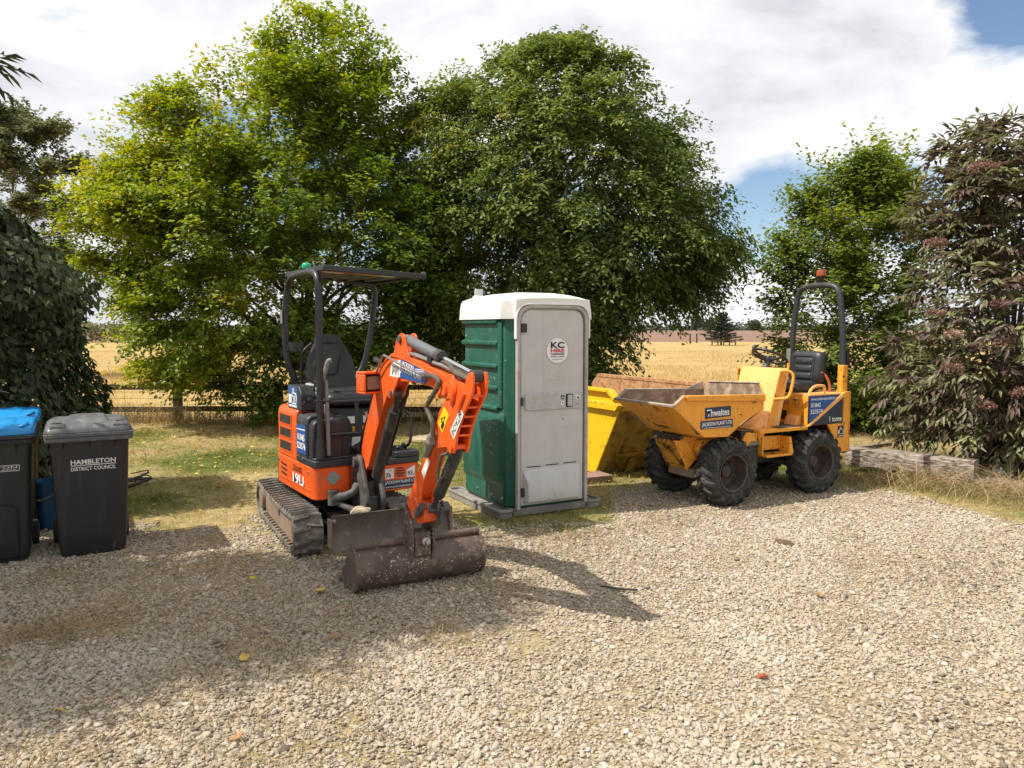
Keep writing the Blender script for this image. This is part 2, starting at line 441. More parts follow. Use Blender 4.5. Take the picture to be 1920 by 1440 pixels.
def thing(name, label, cat, loc=(0, 0, 0), rotz=0.0, group=None):
    o = bpy.data.objects.new(name, None)
    COL.objects.link(o)
    o.location = loc; o.rotation_euler = (0, 0, rotz)
    o.empty_display_size = 0.2
    o['label'] = label; o['category'] = cat
    if group: o['group'] = group
    return o
def tag(o, label, cat, group=None):
    o['label'] = label; o['category'] = cat
    if group: o['group'] = group
    return o
def frame(ox, oy, deg):
    """matrix of a frame on the ground whose +x heads deg off the way towards the camera, +y to its left, z up"""
    a = R(deg)
    m = Matrix(((math.sin(a), math.cos(a), 0, ox), (-math.cos(a), math.sin(a), 0, oy), (0, 0, 1, 0), (0, 0, 0, 1)))
    return m
def heading(deg):
    return R(deg - 90)
def text(s, parent, origin, right, up, height, width=None, mat='white_print', bold=0.0, name='lettering', mx=None, align='CENTER', depth=0.0015, shear=0.0):
    cu = bpy.data.curves.new('lettering', 'FONT')
    cu.body = s; cu.align_x = align; cu.align_y = 'CENTER'; cu.size = 1.0; cu.offset = bold; cu.resolution_u = 2; cu.shear = shear
    cu.extrude = 0.0
    tmp = bpy.data.objects.new('lettering_source', cu)
    COL.objects.link(tmp)
    bpy.context.view_layer.update()
    dg = bpy.context.evaluated_depsgraph_get()
    me = bpy.data.meshes.new_from_object(tmp.evaluated_get(dg))
    bpy.data.objects.remove(tmp); bpy.data.curves.remove(cu)
    n = len(me.vertices)
    co = np.empty(n * 3); me.vertices.foreach_get('co', co); co = co.reshape(-1, 3)
    h = co[:, 1].max() - co[:, 1].min(); w = co[:, 0].max() - co[:, 0].min()
    cyv = (co[:, 1].max() + co[:, 1].min()) / 2; cxv = (co[:, 0].max() + co[:, 0].min()) / 2 if align == 'CENTER' else co[:, 0].min()
    sy = height / h; sx = (width / w) if width else sy
    r = Vector(right).normalized(); u = Vector(up).normalized(); nn_ = r.cross(u)
    o0 = Vector(origin)
    new = []
    for c in co:
        v = o0 + r * ((c[0] - cxv) * sx) + u * ((c[1] - cyv) * sy) + nn_ * depth
        new.append(tuple(mx @ v if mx is not None else v))
    me.vertices.foreach_set('co', np.array(new).ravel())
    me.update()
    me.materials.clear(); me.materials.append(MATS[mat])
    o = bpy.data.objects.new(name, me); COL.objects.link(o)
    if parent is not None: o.parent = parent
    return o
def decal(name, pts, mat, parent, nrm, off=0.003, th=0.002, mx=None):
    """thin sticker: polygon given by 3D points lifted along nrm"""
    nv = Vector(nrm).normalized(); n = len(pts)
    a = [Vector(p) + nv * off for p in pts]; b = [Vector(p) + nv * (off - th) for p in pts]
    f = [tuple(range(n)), tuple(range(n, 2 * n))[::-1]] + [(i, (i + 1) % n, n + (i + 1) % n, n + i) for i in range(n)]
    return MB(mx).add(a + b, f).build(name, mat, parent, smooth=0)

# ------------------------------------------------------------------ ground: one sheet to the horizon, split by what covers it
def fbm(x, y, s, seed, octv=4):
    """value noise on arrays"""
    r = np.random.default_rng(seed); tab = r.random((256, 256))
    out = np.zeros_like(x, dtype=float); amp = 1.0; tot = 0.0; f = 1.0 / s
    for o in range(octv):
        u = x * f + 37.1 * o; v = y * f + 11.7 * o
        iu = np.floor(u).astype(int); iv = np.floor(v).astype(int); fu = u - iu; fv = v - iv
        fu = fu * fu * (3 - 2 * fu); fv = fv * fv * (3 - 2 * fv)
        a = tab[iu % 256, iv % 256]; b = tab[(iu + 1) % 256, iv % 256]; c = tab[iu % 256, (iv + 1) % 256]; d = tab[(iu + 1) % 256, (iv + 1) % 256]
        out += amp * ((a * (1 - fu) + b * fu) * (1 - fv) + (c * (1 - fu) + d * fu) * fv)
        tot += amp; amp *= 0.55; f *= 2.05
    return out / tot
# far edge of the gravel as a line of points (x, y)
EDGE = np.array([(-40, 7.4), (-9, 7.15), (-4.5, 6.95), (-2.6, 6.9), (-2.0, 7.5), (-1.2, 8.1), (-0.7, 7.75), (-0.2, 6.95), (0.1, 6.85), (0.9, 7.1), (1.15, 8.5), (1.8, 9.0), (2.6, 9.1), (3.6, 9.0), (4.1, 8.5), (4.5, 7.75), (4.75, 6.9), (5.2, 6.3), (6.5, 5.4), (9, 4.0), (40, -10)])
def gravel_amount(x, y):
    e = np.interp(x, EDGE[:, 0], EDGE[:, 1])
    d = (e - y) + (fbm(x, y, 0.8, 3, 4) - 0.5) * 1.1
    g = np.clip(0.5 + d / 0.85, 0, 1)
    # thin turfy patches inside the gravel
    p = fbm(x, y, 0.75, 9, 4)
    bias = np.clip((-x - 0.2) / 3.0, 0, 1) * 0.05 - np.clip((x + 0.3) / 1.5, 0, 1) * 0.09
    edge = np.clip(1 - (e - y) / 1.1, 0, 1) * 0.08
    t = np.clip((p + bias + edge - 0.645) / 0.06, 0, 1)
    return np.clip(g - 0.6 * t, 0, 1)
def graded(a0, a1, step, far_lo, far_hi, ratio):
    c = list(np.arange(a0, a1 + 1e-6, step))
    s = step; v = a1
    while v < far_hi:
        s *= ratio; v += s; c.append(v)
    s = step; v = a0; lo = []
    while v > far_lo:
        s *= ratio; v -= s; lo.append(v)
    return np.array(lo[::-1] + c)
def ground_material():
    m, t, p = new_mat('ground_cover')
    lk = t.links.new
    g = nn(t, 'ShaderNodeAttribute'); g.attribute_name = 'gravel'
    gr = nn(t, 'ShaderNodeAttribute'); gr.attribute_name = 'green'
    tcd = nn(t, 'ShaderNodeTexCoord')
    # gravel bed: sand, fines and small stones between the pebbles
    vo = nn(t, 'ShaderNodeTexVoronoi'); vo.inputs['Scale'].default_value = 46; lk(tcd.outputs['Object'], vo.inputs['Vector'])
    rv = ramp_node(t, vo.outputs['Color'], [(0.0, (0.14, 0.112, 0.08)), (0.5, (0.345, 0.28, 0.195)), (1.0, (0.50, 0.43, 0.325))])
    z2 = noise_node(t, 1.3, 6, 0.6)
    rg = ramp_node(t, z2.outputs[0], [(0.3, (0.78, 0.73, 0.66)), (0.55, (1.0, 0.96, 0.9)), (0.8, (1.0, 0.88, 0.7))])
    mul = nn(t, 'ShaderNodeMix', data_type='RGBA', blend_type='MULTIPLY'); mul.inputs[0].default_value = 1.0
    lk(rv.outputs[0], mul.inputs[6]); lk(rg.outputs[0], mul.inputs[7])
    # dry turf
    z3 = noise_node(t, 7.5, 9, 0.78)
    dry = ramp_node(t, z3.outputs[0], [(0.28, (0.11, 0.085, 0.04)), (0.48, (0.33, 0.255, 0.115)), (0.72, (0.54, 0.43, 0.23))])
    gre = ramp_node(t, z3.outputs[0], [(0.28, (0.030, 0.048, 0.012)), (0.52, (0.13, 0.155, 0.036)), (0.78, (0.30, 0.28, 0.10))])
    turf = mix_node(t, gr.outputs['Fac'], dry.outputs[0], gre.outputs[0])
    # straw field further out, heath beyond it
    sp = nn(t, 'ShaderNodeSeparateXYZ'); lk(tcd.outputs['Object'], sp.inputs[0])
    mp = nn(t, 'ShaderNodeMapping'); mp.inputs['Scale'].default_value = (0.10, 0.30, 1); lk(tcd.outputs['Object'], mp.inputs[0])
    z4 = nn(t, 'ShaderNodeTexNoise'); z4.inputs['Scale'].default_value = 1.0; z4.inputs['Detail'].default_value = 9; z4.inputs['Roughness'].default_value = 0.68; lk(mp.outputs[0], z4.inputs[0])
    straw = ramp_node(t, z4.outputs[0], [(0.28, (0.22, 0.185, 0.068)), (0.42, (0.38, 0.265, 0.10)), (0.58, (0.46, 0.32, 0.13)), (0.75, (0.54, 0.40, 0.19))])
    heath = ramp_node(t, z4.outputs[0], [(0.3, (0.17, 0.10, 0.068)), (0.6, (0.25, 0.155, 0.11)), (0.8, (0.31, 0.215, 0.14))])
    f1 = nn(t, 'ShaderNodeMapRange'); f1.inputs['From Min'].default_value = 14.2; f1.inputs['From Max'].default_value = 15.6; lk(sp.outputs[1], f1.inputs[0])
    f2 = nn(t, 'ShaderNodeMapRange'); f2.inputs['From Min'].default_value = 97; f2.inputs['From Max'].default_value = 101; lk(sp.outputs[1], f2.inputs[0])
    c = mix_node(t, g.outputs['Fac'], turf, mul.outputs[2])
    c = mix_node(t, f1.outputs[0], c, straw.outputs[0])
    c = mix_node(t, f2.outputs[0], c, heath.outputs[0])
    lk(c, p.inputs['Base Color']); p.inputs['Roughness'].default_value = 0.95; p.inputs['Specular IOR Level'].default_value = 0.2
    zz = noise_node(t, 55, 6, 0.7)
    ad = nn(t, 'ShaderNodeMath', operation='ADD'); lk(vo.outputs['Distance'], ad.inputs[0]); lk(zz.outputs[0], ad.inputs[1])
    bump(t, p, ad.outputs[0], 0.5, 0.02)
    MATS['ground_cover'] = m
ground_material()
def green_amount(x, y):
    a = fbm(x, y, 1.3, 21, 4)
    band = np.exp(-((y - 10.2 + 0.10 * (x + 4)) / 1.55) ** 2)
    return np.clip((a - 0.48) * 3.2 + band * 0.85 + 0.25 * ((x > -0.6) & (x < 1.2) & (y < 7.4)), 0, 1)
def build_ground():
    X = graded(-9.0, 9.0, 0.09, -3000, 3000, 1.22)
    Y = graded(1.2, 16.0, 0.09, -60, 4000, 1.16)
    gx, gy = np.meshgrid(X, Y)
    gz = (fbm(gx, gy, 1.6, 5, 3) - 0.5) * 0.018
    gz *= np.clip((18 - gy) / 4, 0, 1)
    ga = gravel_amount(gx, gy); gn = green_amount(gx, gy)
    nx, ny = len(X), len(Y)
    e = np.interp(X, EDGE[:, 0], EDGE[:, 1])
    zone = np.zeros((ny - 1, nx - 1), int)
    cx = (gx[:-1, :-1] + gx[1:, 1:]) / 2; cy = (gy[:-1, :-1] + gy[1:, 1:]) / 2
    zone[cy > np.interp(cx, EDGE[:, 0], EDGE[:, 1])] = 1
    zone[cy > 14.9] = 2
    zone[cy > 99] = 3
    idx = np.arange(nx * ny).reshape(ny, nx)
    quads = np.stack([idx[:-1, :-1], idx[:-1, 1:], idx[1:, 1:], idx[1:, :-1]], -1)
    co = np.stack([gx, gy, gz], -1).reshape(-1, 3)
    for k, nm in enumerate(('gravel_drive', 'lawn', 'field', 'far_field')):
        q = quads[zone == k]
        used, inv = np.unique(q, return_inverse=True); q = inv.reshape(-1, 4)
        me = bpy.data.meshes.new(nm)
        me.vertices.add(len(used)); me.vertices.foreach_set('co', co[used].ravel())
        me.loops.add(q.size); me.loops.foreach_set('vertex_index', q.ravel())
        me.polygons.add(len(q)); me.polygons.foreach_set('loop_start', np.arange(len(q)) * 4); me.polygons.foreach_set('loop_total', np.full(len(q), 4))
        me.polygons.foreach_set('use_smooth', np.ones(len(q), bool))
        for an, arr in (('gravel', ga), ('green', gn)):
            at = me.attributes.new(an, 'FLOAT', 'POINT'); at.data.foreach_set('value', arr.reshape(-1)[used].astype(np.float32))
        me.update(); me.validate()
        me.materials.append(MATS['ground_cover'])
        o = bpy.data.objects.new(nm, me); COL.objects.link(o); o['kind'] = 'structure'
build_ground()
def gheight(x, y):
    x = np.asarray(x, float); y = np.asarray(y, float)
    return (fbm(x, y, 1.6, 5, 3) - 0.5) * 0.018 * np.clip((18 - y) / 4, 0, 1)

# ------------------------------------------------------------------ gravel stones: scattered with geometry nodes
def stone_material():
    m, t, p = new_mat('pebble')
    a = nn(t, 'ShaderNodeAttribute'); a.attribute_name = 'tint'; a.attribute_type = 'INSTANCER'
    r = ramp_node(t, a.outputs['Fac'], [(0.0, (0.14, 0.12, 0.095)), (0.12, (0.27, 0.225, 0.17)), (0.3, (0.38, 0.325, 0.24)), (0.5, (0.46, 0.397, 0.30)), (0.68, (0.415, 0.385, 0.335)), (0.85, (0.54, 0.475, 0.38)), (0.97, (0.58, 0.545, 0.49)), (1.0, (0.62, 0.59, 0.54))])
    z = noise_node(t, 2.2, 4, 0.6)
    c = nn(t, 'ShaderNodeMix', data_type='RGBA', blend_type='MULTIPLY'); c.inputs[0].default_value = 1
    rr = ramp_node(t, z.outputs[0], [(0.3, (0.78, 0.76, 0.74)), (0.7, (1.05, 1.03, 1.0))])
    t.links.new(r.outputs[0], c.inputs[6]); t.links.new(rr.outputs[0], c.inputs[7])
    t.links.new(c.outputs[2], p.inputs['Base Color'])
    p.inputs['Roughness'].default_value = 0.85; p.inputs['Specular IOR Level'].default_value = 0.25
    MATS['pebble'] = m
stone_material()
def scatter_object(name, pts, rot, scl, tint, sub, variants, mat, wob):
    me = bpy.data.meshes.new(name)
    me.vertices.add(len(pts)); me.vertices.foreach_set('co', pts.astype(np.float32).ravel())
    for an, arr in (('rot', rot), ('scl', scl)):
        at = me.attributes.new(an, 'FLOAT_VECTOR', 'POINT'); at.data.foreach_set('vector', arr.astype(np.float32).ravel())
    at = me.attributes.new('tint', 'FLOAT', 'POINT'); at.data.foreach_set('value', tint.astype(np.float32))
    o = bpy.data.objects.new(name, me); COL.objects.link(o); o['kind'] = 'stuff'
    ng = bpy.data.node_groups.new(name, 'GeometryNodeTree')
    ng.interface.new_socket('Geometry', in_out='INPUT', socket_type='NodeSocketGeometry')
    ng.interface.new_socket('Geometry', in_out='OUTPUT', socket_type='NodeSocketGeometry')
    A = ng.nodes.new; LK = ng.links.new
    gi = A('NodeGroupInput'); go = A('NodeGroupOutput')
    g2i = A('GeometryNodeGeometryToInstance')
    for k in range(variants):
        ico = A('GeometryNodeMeshIcoSphere'); ico.inputs['Radius'].default_value = 1.0; ico.inputs['Subdivisions'].default_value = sub
        nz = A('ShaderNodeTexNoise'); nz.noise_dimensions = '4D'; nz.inputs['W'].default_value = k * 7.3; nz.inputs['Scale'].default_value = 0.75; nz.inputs['Detail'].default_value = 1.5
        sb = A('ShaderNodeVectorMath'); sb.operation = 'SUBTRACT'; sb.inputs[1].default_value = (0.5, 0.5, 0.5)
        sc = A('ShaderNodeVectorMath'); sc.operation = 'SCALE'; sc.inputs['Scale'].default_value = wob
        sp = A('GeometryNodeSetPosition'); sm = A('GeometryNodeSetShadeSmooth'); mt = A('GeometryNodeSetMaterial'); mt.inputs['Material'].default_value = MATS[mat]
        LK(nz.outputs['Color'], sb.inputs[0]); LK(sb.outputs[0], sc.inputs[0]); LK(sc.outputs[0], sp.inputs['Offset'])
        LK(ico.outputs['Mesh'], sp.inputs['Geometry']); LK(sp.outputs[0], sm.inputs[0]); LK(sm.outputs[0], mt.inputs['Geometry'])
        one = A('GeometryNodeGeometryToInstance'); LK(mt.outputs[0], one.inputs[0]); LK(one.outputs[0], g2i.inputs[0])
    # g2i would nest; join the single instances instead
    jn = A('GeometryNodeJoinGeometry')
    for l in list(g2i.inputs[0].links): LK(l.from_socket, jn.inputs[0])
    ng.nodes.remove(g2i)
    iop = A('GeometryNodeInstanceOnPoints'); iop.inputs['Pick Instance'].default_value = True
    na = A('GeometryNodeInputNamedAttribute'); na.data_type = 'FLOAT_VECTOR'; na.inputs['Name'].default_value = 'rot'
    ns = A('GeometryNodeInputNamedAttribute'); ns.data_type = 'FLOAT_VECTOR'; ns.inputs['Name'].default_value = 'scl'
    e2r = A('FunctionNodeEulerToRotation'); LK(na.outputs[0], e2r.inputs[0])
    rv = A('FunctionNodeRandomValue'); rv.data_type = 'INT'
    for s_ in rv.inputs:
        if s_.type == 'INT' and s_.name == 'Min': s_.default_value = 0
        if s_.type == 'INT' and s_.name == 'Max': s_.default_value = variants - 1
    ri = [s_ for s_ in rv.outputs if s_.type == 'INT'][0]
    LK(gi.outputs[0], iop.inputs['Points']); LK(jn.outputs[0], iop.inputs['Instance']); LK(ri, iop.inputs['Instance Index'])
    LK(e2r.outputs[0], iop.inputs['Rotation']); LK(ns.outputs[0], iop.inputs['Scale']); LK(iop.outputs[0], go.inputs[0])
    md = o.modifiers.new('scatter', 'NODES'); md.node_group = ng
    return o
def build_gravel():
    r = np.random.default_rng(11)
    P = []
    for (ya, yb, dens) in ((2.7, 4.2, 9600), (4.2, 5.6, 7400), (5.6, 7.2, 5200), (7.2, 9.6, 3400)):
        hw = 0.70 * yb + 1.3
        n = int((yb - ya) * 2 * hw * dens)
        x = r.uniform(-hw, hw, n); y = r.uniform(ya, yb, n)
        k = (np.abs(x) < 0.70 * y + 1.25) & (r.random(n) < np.clip(gravel_amount(x, y) * 1.25 - 0.08, 0.0, 1) * np.clip(1.35 - 1.9 * np.clip(fbm(x, y, 1.7, 44, 3) - 0.42, 0, 1) * 2.2, 0.50, 1))
        P.append(np.stack([x[k], y[k]], -1))
    P = np.concatenate(P)
    # worn wheel lines where the stones are thinned and pressed in
    rut = np.zeros(len(P))
    for off in (0.0, 1.05):
        xc = 0.35 + off + 0.42 * (P[:, 1] - 3.0) + 0.10 * np.sin(P[:, 1] * 1.3); rut = np.maximum(rut, np.exp(-((P[:, 0] - xc) / 0.17) ** 2))
        xc = -0.9 + off * 1.0 - 0.10 * (P[:, 1] - 3.0) + 0.08 * np.sin(P[:, 1] * 1.7); rut = np.maximum(rut, 0.7 * np.exp(-((P[:, 0] - xc) / 0.15) ** 2))
    k = r.random(len(P)) > rut * 0.6 * np.clip(fbm(P[:, 0], P[:, 1], 0.9, 47, 3) * 1.6, 0, 1); P = P[k]; rut = rut[k]; n = len(P)
    size = np.clip(r.lognormal(math.log(0.0059), 0.42, n), 0.0035, 0.019)
    size *= 1 + 0.10 * np.clip((P[:, 1] - 5) / 3, 0, 1)
    asp = np.stack([r.uniform(0.95, 1.45, n), r.uniform(0.8, 1.1, n), r.uniform(0.42, 0.72, n)], -1)
    scl = asp * size[:, None]
    rot = np.stack([r.normal(0, 0.35, n), r.normal(0, 0.35, n), r.uniform(0, 6.28, n)], -1)
    z = gheight(P[:, 0], P[:, 1]) + scl[:, 2] * r.uniform(0.05, 1.0, n) + 0.001
    tint = np.clip(r.beta(2.0, 2.0, n) * 0.93 + (fbm(P[:, 0], P[:, 1], 1.1, 31, 3) - 0.5) * 0.5, 0, 1)
    tint[r.random(n) < 0.0025] = 1.0
    return scatter_object('gravel', np.stack([P[:, 0], P[:, 1], z], -1), rot, scl, tint, 2, 6, 'pebble', 0.75)
build_gravel()

# ------------------------------------------------------------------ mini excavator
def build_excavator():
    FB = frame(-1.476, 6.812, 33); FA = frame(-0.699, 5.355, 28.5); FE = frame(-1.68, 6.91, 27.5)
    XA = FB.inverted() @ FA; XE = FB.inverted() @ FE
    T = thing('mini_excavator', 'orange tracked mini excavator with open canopy and its wide bucket resting on the gravel', 'excavator', (-1.476, 6.812, 0), heading(33))
    # ---- tracks: rubber belt with moulded bars, idler, side frame
    def belt(y0, y1):
        xf, xr, r, zc = 0.80, -0.66, 0.150, 0.178
        path = []
        for k in range(13):
            a = -math.pi / 2 + math.pi * k / 12; path.append((xf + r * math.cos(a), zc + r * math.sin(a)))
        for k in range(1, 8):
            u = k / 8; path.append((xf + (xr - xf) * u, zc + r - 0.022 * math.sin(math.pi * u)))
        for k in range(13):
            a = math.pi / 2 + math.pi * k / 12; path.append((xr + r * math.cos(a), zc + r * math.sin(a)))
        for k in range(1, 8):
            u = k / 8; path.append((xr + (xf - xr) * u, zc - r))
        n = len(path); P = [Vector(p) for p in path]
        b = MB(XE)
        nor = []
        for i in range(n):
            d = (P[(i + 1) % n] - P[i - 1]).normalized(); nor.append(Vector((d.y, -d.x)))
        v = []; f = []
        for i in range(n):
            o_, i_ = P[i], P[i] - nor[i] * 0.030
            for (q, y) in ((o_, y0), (o_, y1), (i_, y1), (i_, y0)): v.append((q.x, y, q.y))
        for i in range(n):
            j = (i + 1) % n
            for k in range(4):
                f.append((i * 4 + k, i * 4 + (k + 1) % 4, j * 4 + (k + 1) % 4, j * 4 + k))
        b.add(v, f)
        # lugs along the length of the belt
        seg = [(P[(i + 1) % n] - P[i]).length for i in range(n)]; tot = sum(seg); m = 42
        w = y1 - y0
        for k in range(m):
            for side in (0, 1):
                s = (k + 0.5 * side) / m * tot; i = 0
                while s > seg[i]: s -= seg[i]; i = (i + 1) % n
                u = s / seg[i]; p = P[i].lerp(P[(i + 1) % n], u); nv = nor[i].lerp(nor[(i + 1) % n], u).normalized(); tv = Vector((-nv.y, nv.x))
                ya, yb = (y0 + 0.004, y0 + w * 0.56) if side == 0 else (y0 + w * 0.44, y1 - 0.004)
                skew = 0.022 if side == 0 else -0.022
                vv = []
                for (yy, sk) in ((ya, 0.0), ((ya + yb) / 2, skew * 0.5), (yb, skew)):
                    for (tt, hh) in ((-0.015, -0.004), (0.015, -0.004), (0.009, 0.027), (-0.009, 0.027)):
                        q = p + tv * (tt + sk) + nv * hh
                        vv.append((q.x, yy, q.y))
                b.loft([vv[0:4], vv[4:8], vv[8:12]])
        return b, xf, xr, zc
    for (y0, y1, near) in ((-0.500, -0.270, True), (0.30, 0.53, False)):
        b, xf, xr, zc = belt(y0, y1)
        tr = b.build('track', 'track_rubber', T, smooth=30)
        ys = y0 + 0.035 if near else y0 + 0.03
        m = MB(XE)
        m.prism(rpoly([(-0.47, 0.085), (0.80, 0.075), (0.885, 0.12), (0.885, 0.235), (0.80, 0.27), (0.30, 0.285), (-0.42, 0.275), (-0.49, 0.22)], 0.02), 'y', ys, y1 - 0.05)
        m.prism([(-0.3, 0.06), (0.7, 0.055), (0.66, 0.09), (-0.26, 0.09)], 'y', ys + 0.012, y1 - 0.06)
        for k in range(14):
            x = -0.48 + k * 0.095; m.box(x, x + 0.03, ys - 0.028, ys + 0.012, 0.060, 0.078)
        m.build('track_frame', 'dirty_steel', tr, bevel=0.004)
        MB(XE).lathe([(0.02, 0), (0.095, 0.004), (0.105, 0.02), (0.105, 0.05), (0.12, 0.06), (0.12, 0.16)], (-0.66, ys - 0.02, zc), (0, 1, 0), 24).build('idler_wheel', 'dirty_steel', tr)
        MB(XE).lathe([(0.118, 0), (0.128, 0.02), (0.128, 0.13), (0.118, 0.15)], (xf, ys, zc), (0, 1, 0), 24).build('sprocket', 'cast_grey', tr)
        hole = MB(XE); hole.prism(rpoly(rect(0.14, 0.205, 0.185, 0.272), 0.03), 'y', ys - 0.004, ys + 0.004); hole.build('frame_opening', 'black_steel', tr)
    # ---- undercarriage centre + blade
    u = MB(XE)
    u.box(-0.42, 0.45, -0.27, 0.30, 0.16, 0.30); u.cyl((0, 0.03, 0.28), (0, 0.03, 0.41), 0.29, n=28)
    u.box(0.35, 0.62, -0.16, 0.20, 0.13, 0.27)
    u.build('undercarriage', 'black_steel', T, bevel=0.008)
    b = MB(XE); x0 = 1.33
    sec = [(x0 + 0.04, 0.150), (x0 - 0.005, 0.20), (x0 - 0.030, 0.28), (x0 - 0.028, 0.36), (x0 - 0.01, 0.408)]
    ring = sec + [(x - 0.022, z) for x, z in sec[::-1]]
    b.prism(ring, 'y', -0.30, 0.64)
    blade = b.build('dozer_blade', 'blade_steel', T, bevel=0.003)
    for ye in (-0.322, 0.641):
        e = MB(XE); e.box(x0 - 0.055, x0 + 0.012, ye, ye + 0.021, 0.17, 0.385); e.build('blade_end_plate', 'dirty_steel', blade, bevel=0.003)
    for y in (-0.285, 0.60):
        e = MB(XE); e.lathe([(0.0, 0), (0.017, 0), (0.017, 0.012), (0.0, 0.014)], (x0 - 0.008, y, 0.37), (1, 0, 0), 10); e.build('blade_pin', 'bare_metal', blade)
    a = MB(XE)
    for y in (-0.12, 0.36):
        a.prism([(0.45, 0.13), (x0 - 0.062, 0.20), (x0 - 0.062, 0.30), (0.5, 0.25)], 'y', y, y + 0.05)
    a.cyl((0.5, 0.14, 0.22), (x0 - 0.068, 0.14, 0.30), 0.035)
    a.build('blade_arm', 'dirty_steel', blade, bevel=0.004)
    # ---- revolving frame: orange skirt
    sk = MB()
    sk.prism(rpoly([(-0.50, -0.475), (0.50, -0.475), (0.50, -0.165), (0.40, -0.13), (0.30, -0.10), (-0.50, -0.10)], [0.03, 0.075, 0.03, 0.0, 0, 0]), 'z', 0.40, 0.665)
    sk.prism(rpoly([(-0.50, 0.10), (0.44, 0.10), (0.50, 0.13), (0.50, 0.475), (-0.50, 0.475)], [0, 0, 0.02, 0.06, 0.03]), 'z', 0.405, 0.635)
    sk.box(-0.50, 0.22, -0.10, 0.10, 0.41, 0.66)
    skirt = sk.build('body_skirt', 'orange_paint', T, bevel=0.008)
    # raised rib, slots, lettering on the near side
    MB().box(-0.45, 0.42, -0.481, -0.474, 0.462, 0.475).build('skirt_rib', 'orange_paint', skirt, bevel=0.002)
    for k in range(3):
        MB().prism([(-0.40, 0.600 - k * 0.042), (-0.235, 0.592 - k * 0.042), (-0.225, 0.572 - k * 0.042), (-0.385, 0.584 - k * 0.042)], 'y', -0.4775, -0.470).build('vent_slot', 'black_print', skirt)
    text('ZAXIS', skirt, (0.08, -0.4765, 0.600), (1, 0, 0), (0, 0, 1), 0.052, 0.25, 'black_print', 0.012)
    text('19U', skirt, (0.10, -0.4765, 0.515), (1, 0, 0), (0, 0, 1), 0.095, 0.30, 'white_print', 0.03)
    decal('sticker', [(-0.07, -0.475, 0.475), (0.30, -0.475, 0.462), (0.28, -0.475, 0.482), (0.02, -0.475, 0.545)], 'navy_sticker', skirt, (0, -1, 0), 0.0012, 0.001)
    for (x, y, nx, ny) in ((-0.455, -0.475, 0, -1), (0.36, -0.475, 0, -1)):
        MB().lathe([(0, 0), (0.016, 0), (0.016, 0.006), (0, 0.007)], (x, y, 0.612), (nx, ny, 0), 10).build('bolt', 'bare_metal', skirt)
    c = (0.501, -0.315, 0.575)
    dm = [(0.501, c[1] + a * 0.064, c[2] + b_ * 0.064) for a, b_ in rpoly([(-1, 0), (0, -1), (1, 0), (0, 1)], 0.35)]
    decal('reflector', dm, 'grey_reflector', skirt, (1, 0, 0), 0.006, 0.006)
    # right-hand front: stickers
    fx = 0.5005
    decal('sticker', [(fx, 0.135, 0.425), (fx, 0.455, 0.425), (fx, 0.455, 0.500), (fx, 0.135, 0.500)], 'navy_sticker', skirt, (1, 0, 0), 0.002)
    text('JACKSON PLANT LTD', skirt, (fx + .002, 0.295, 0.478), (0, 1, 0), (0, 0, 1), 0.034, 0.305, 'white_print', 0.02)
    text('www.jacksonplantltd.co.uk', skirt, (fx + .002, 0.295, 0.441), (0, 1, 0), (0, 0, 1), 0.022, 0.300, 'white_print', 0.012)
    decal('sticker', [(fx, 0.145, 0.512), (fx, 0.225, 0.512), (fx, 0.225, 0.600), (fx, 0.145, 0.600)], 'white_print', skirt, (1, 0, 0), 0.002)
    text('76', skirt, (fx + .002, 0.175, 0.545), (0, 1, 0), (0, 0, 1), 0.040, 0.045, 'black_print', 0.02)
    text('LWA', skirt, (fx + .002, 0.195, 0.585), (0, 1, 0), (0, 0, 1), 0.012, 0.03, 'black_print')
    decal('sticker', [(fx, 0.345, 0.512), (fx, 0.425, 0.512), (fx, 0.425, 0.612), (fx, 0.345, 0.575)], 'white_print', skirt, (1, 0, 0), 0.002)
    text('93', skirt, (fx + .002, 0.378, 0.545), (0, 1, 0), (0, 0, 1), 0.040, 0.048, 'black_print', 0.02)
    text('dB', skirt, (fx + .002, 0.414, 0.532), (0, 1, 0), (0, 0, 1), 0.014, 0.016, 'black_print', 0.01)
    for k in range(4):
        hw = (0.030, 0.042, 0.042, 0.030)[k]
        MB().box(0.499, 0.503, 0.285 - hw, 0.285 + hw, 0.525 + k * 0.022, 0.537 + k * 0.022).build('vent_slot', 'black_print', skirt)
    MB().prism(rpoly([(-0.63, -0.44), (-0.505, -0.468), (-0.505, 0.468), (-0.63, 0.44), (-0.70, 0.2), (-0.70, -0.2)], [0.05, 0, 0, 0.05, 0.1, 0.1]), 'z', 0.375, 0.625).build('counterweight', 'charcoal_plastic', T, bevel=0.015)
    # ---- deck
    dk = MB()
    dk.prism(rpoly([(0.08, -0.478), (0.512, -0.478), (0.512, -0.12), (0.42, -0.06), (0.08, -0.06)], [0, 0.06, 0.02, 0, 0]), 'z', 0.667, 0.722)
    dk.prism(rpoly([(0.28, -0.46), (0.49, -0.46), (0.49, -0.10), (0.28, -0.10)], 0.03), 'z', 0.722, 0.742)
    dk.box(-0.35, 0.34, -0.08, 0.47, 0.663, 0.70)
    dk.prism(rpoly([(0.30, 0.13), (0.512, 0.13), (0.512, 0.478), (0.30, 0.478)], [0, 0, 0.05, 0]), 'z', 0.637, 0.685)
    dk.build('deck', 'charcoal_plastic', T, bevel=0.006)
    MB().prism(rpoly(rect(0.36, 0.505, 0.245, 0.475), 0.025), 'z', 0.686, 0.738).build('step_box', 'charcoal_plastic', T, bevel=0.008)
    bt = MB()
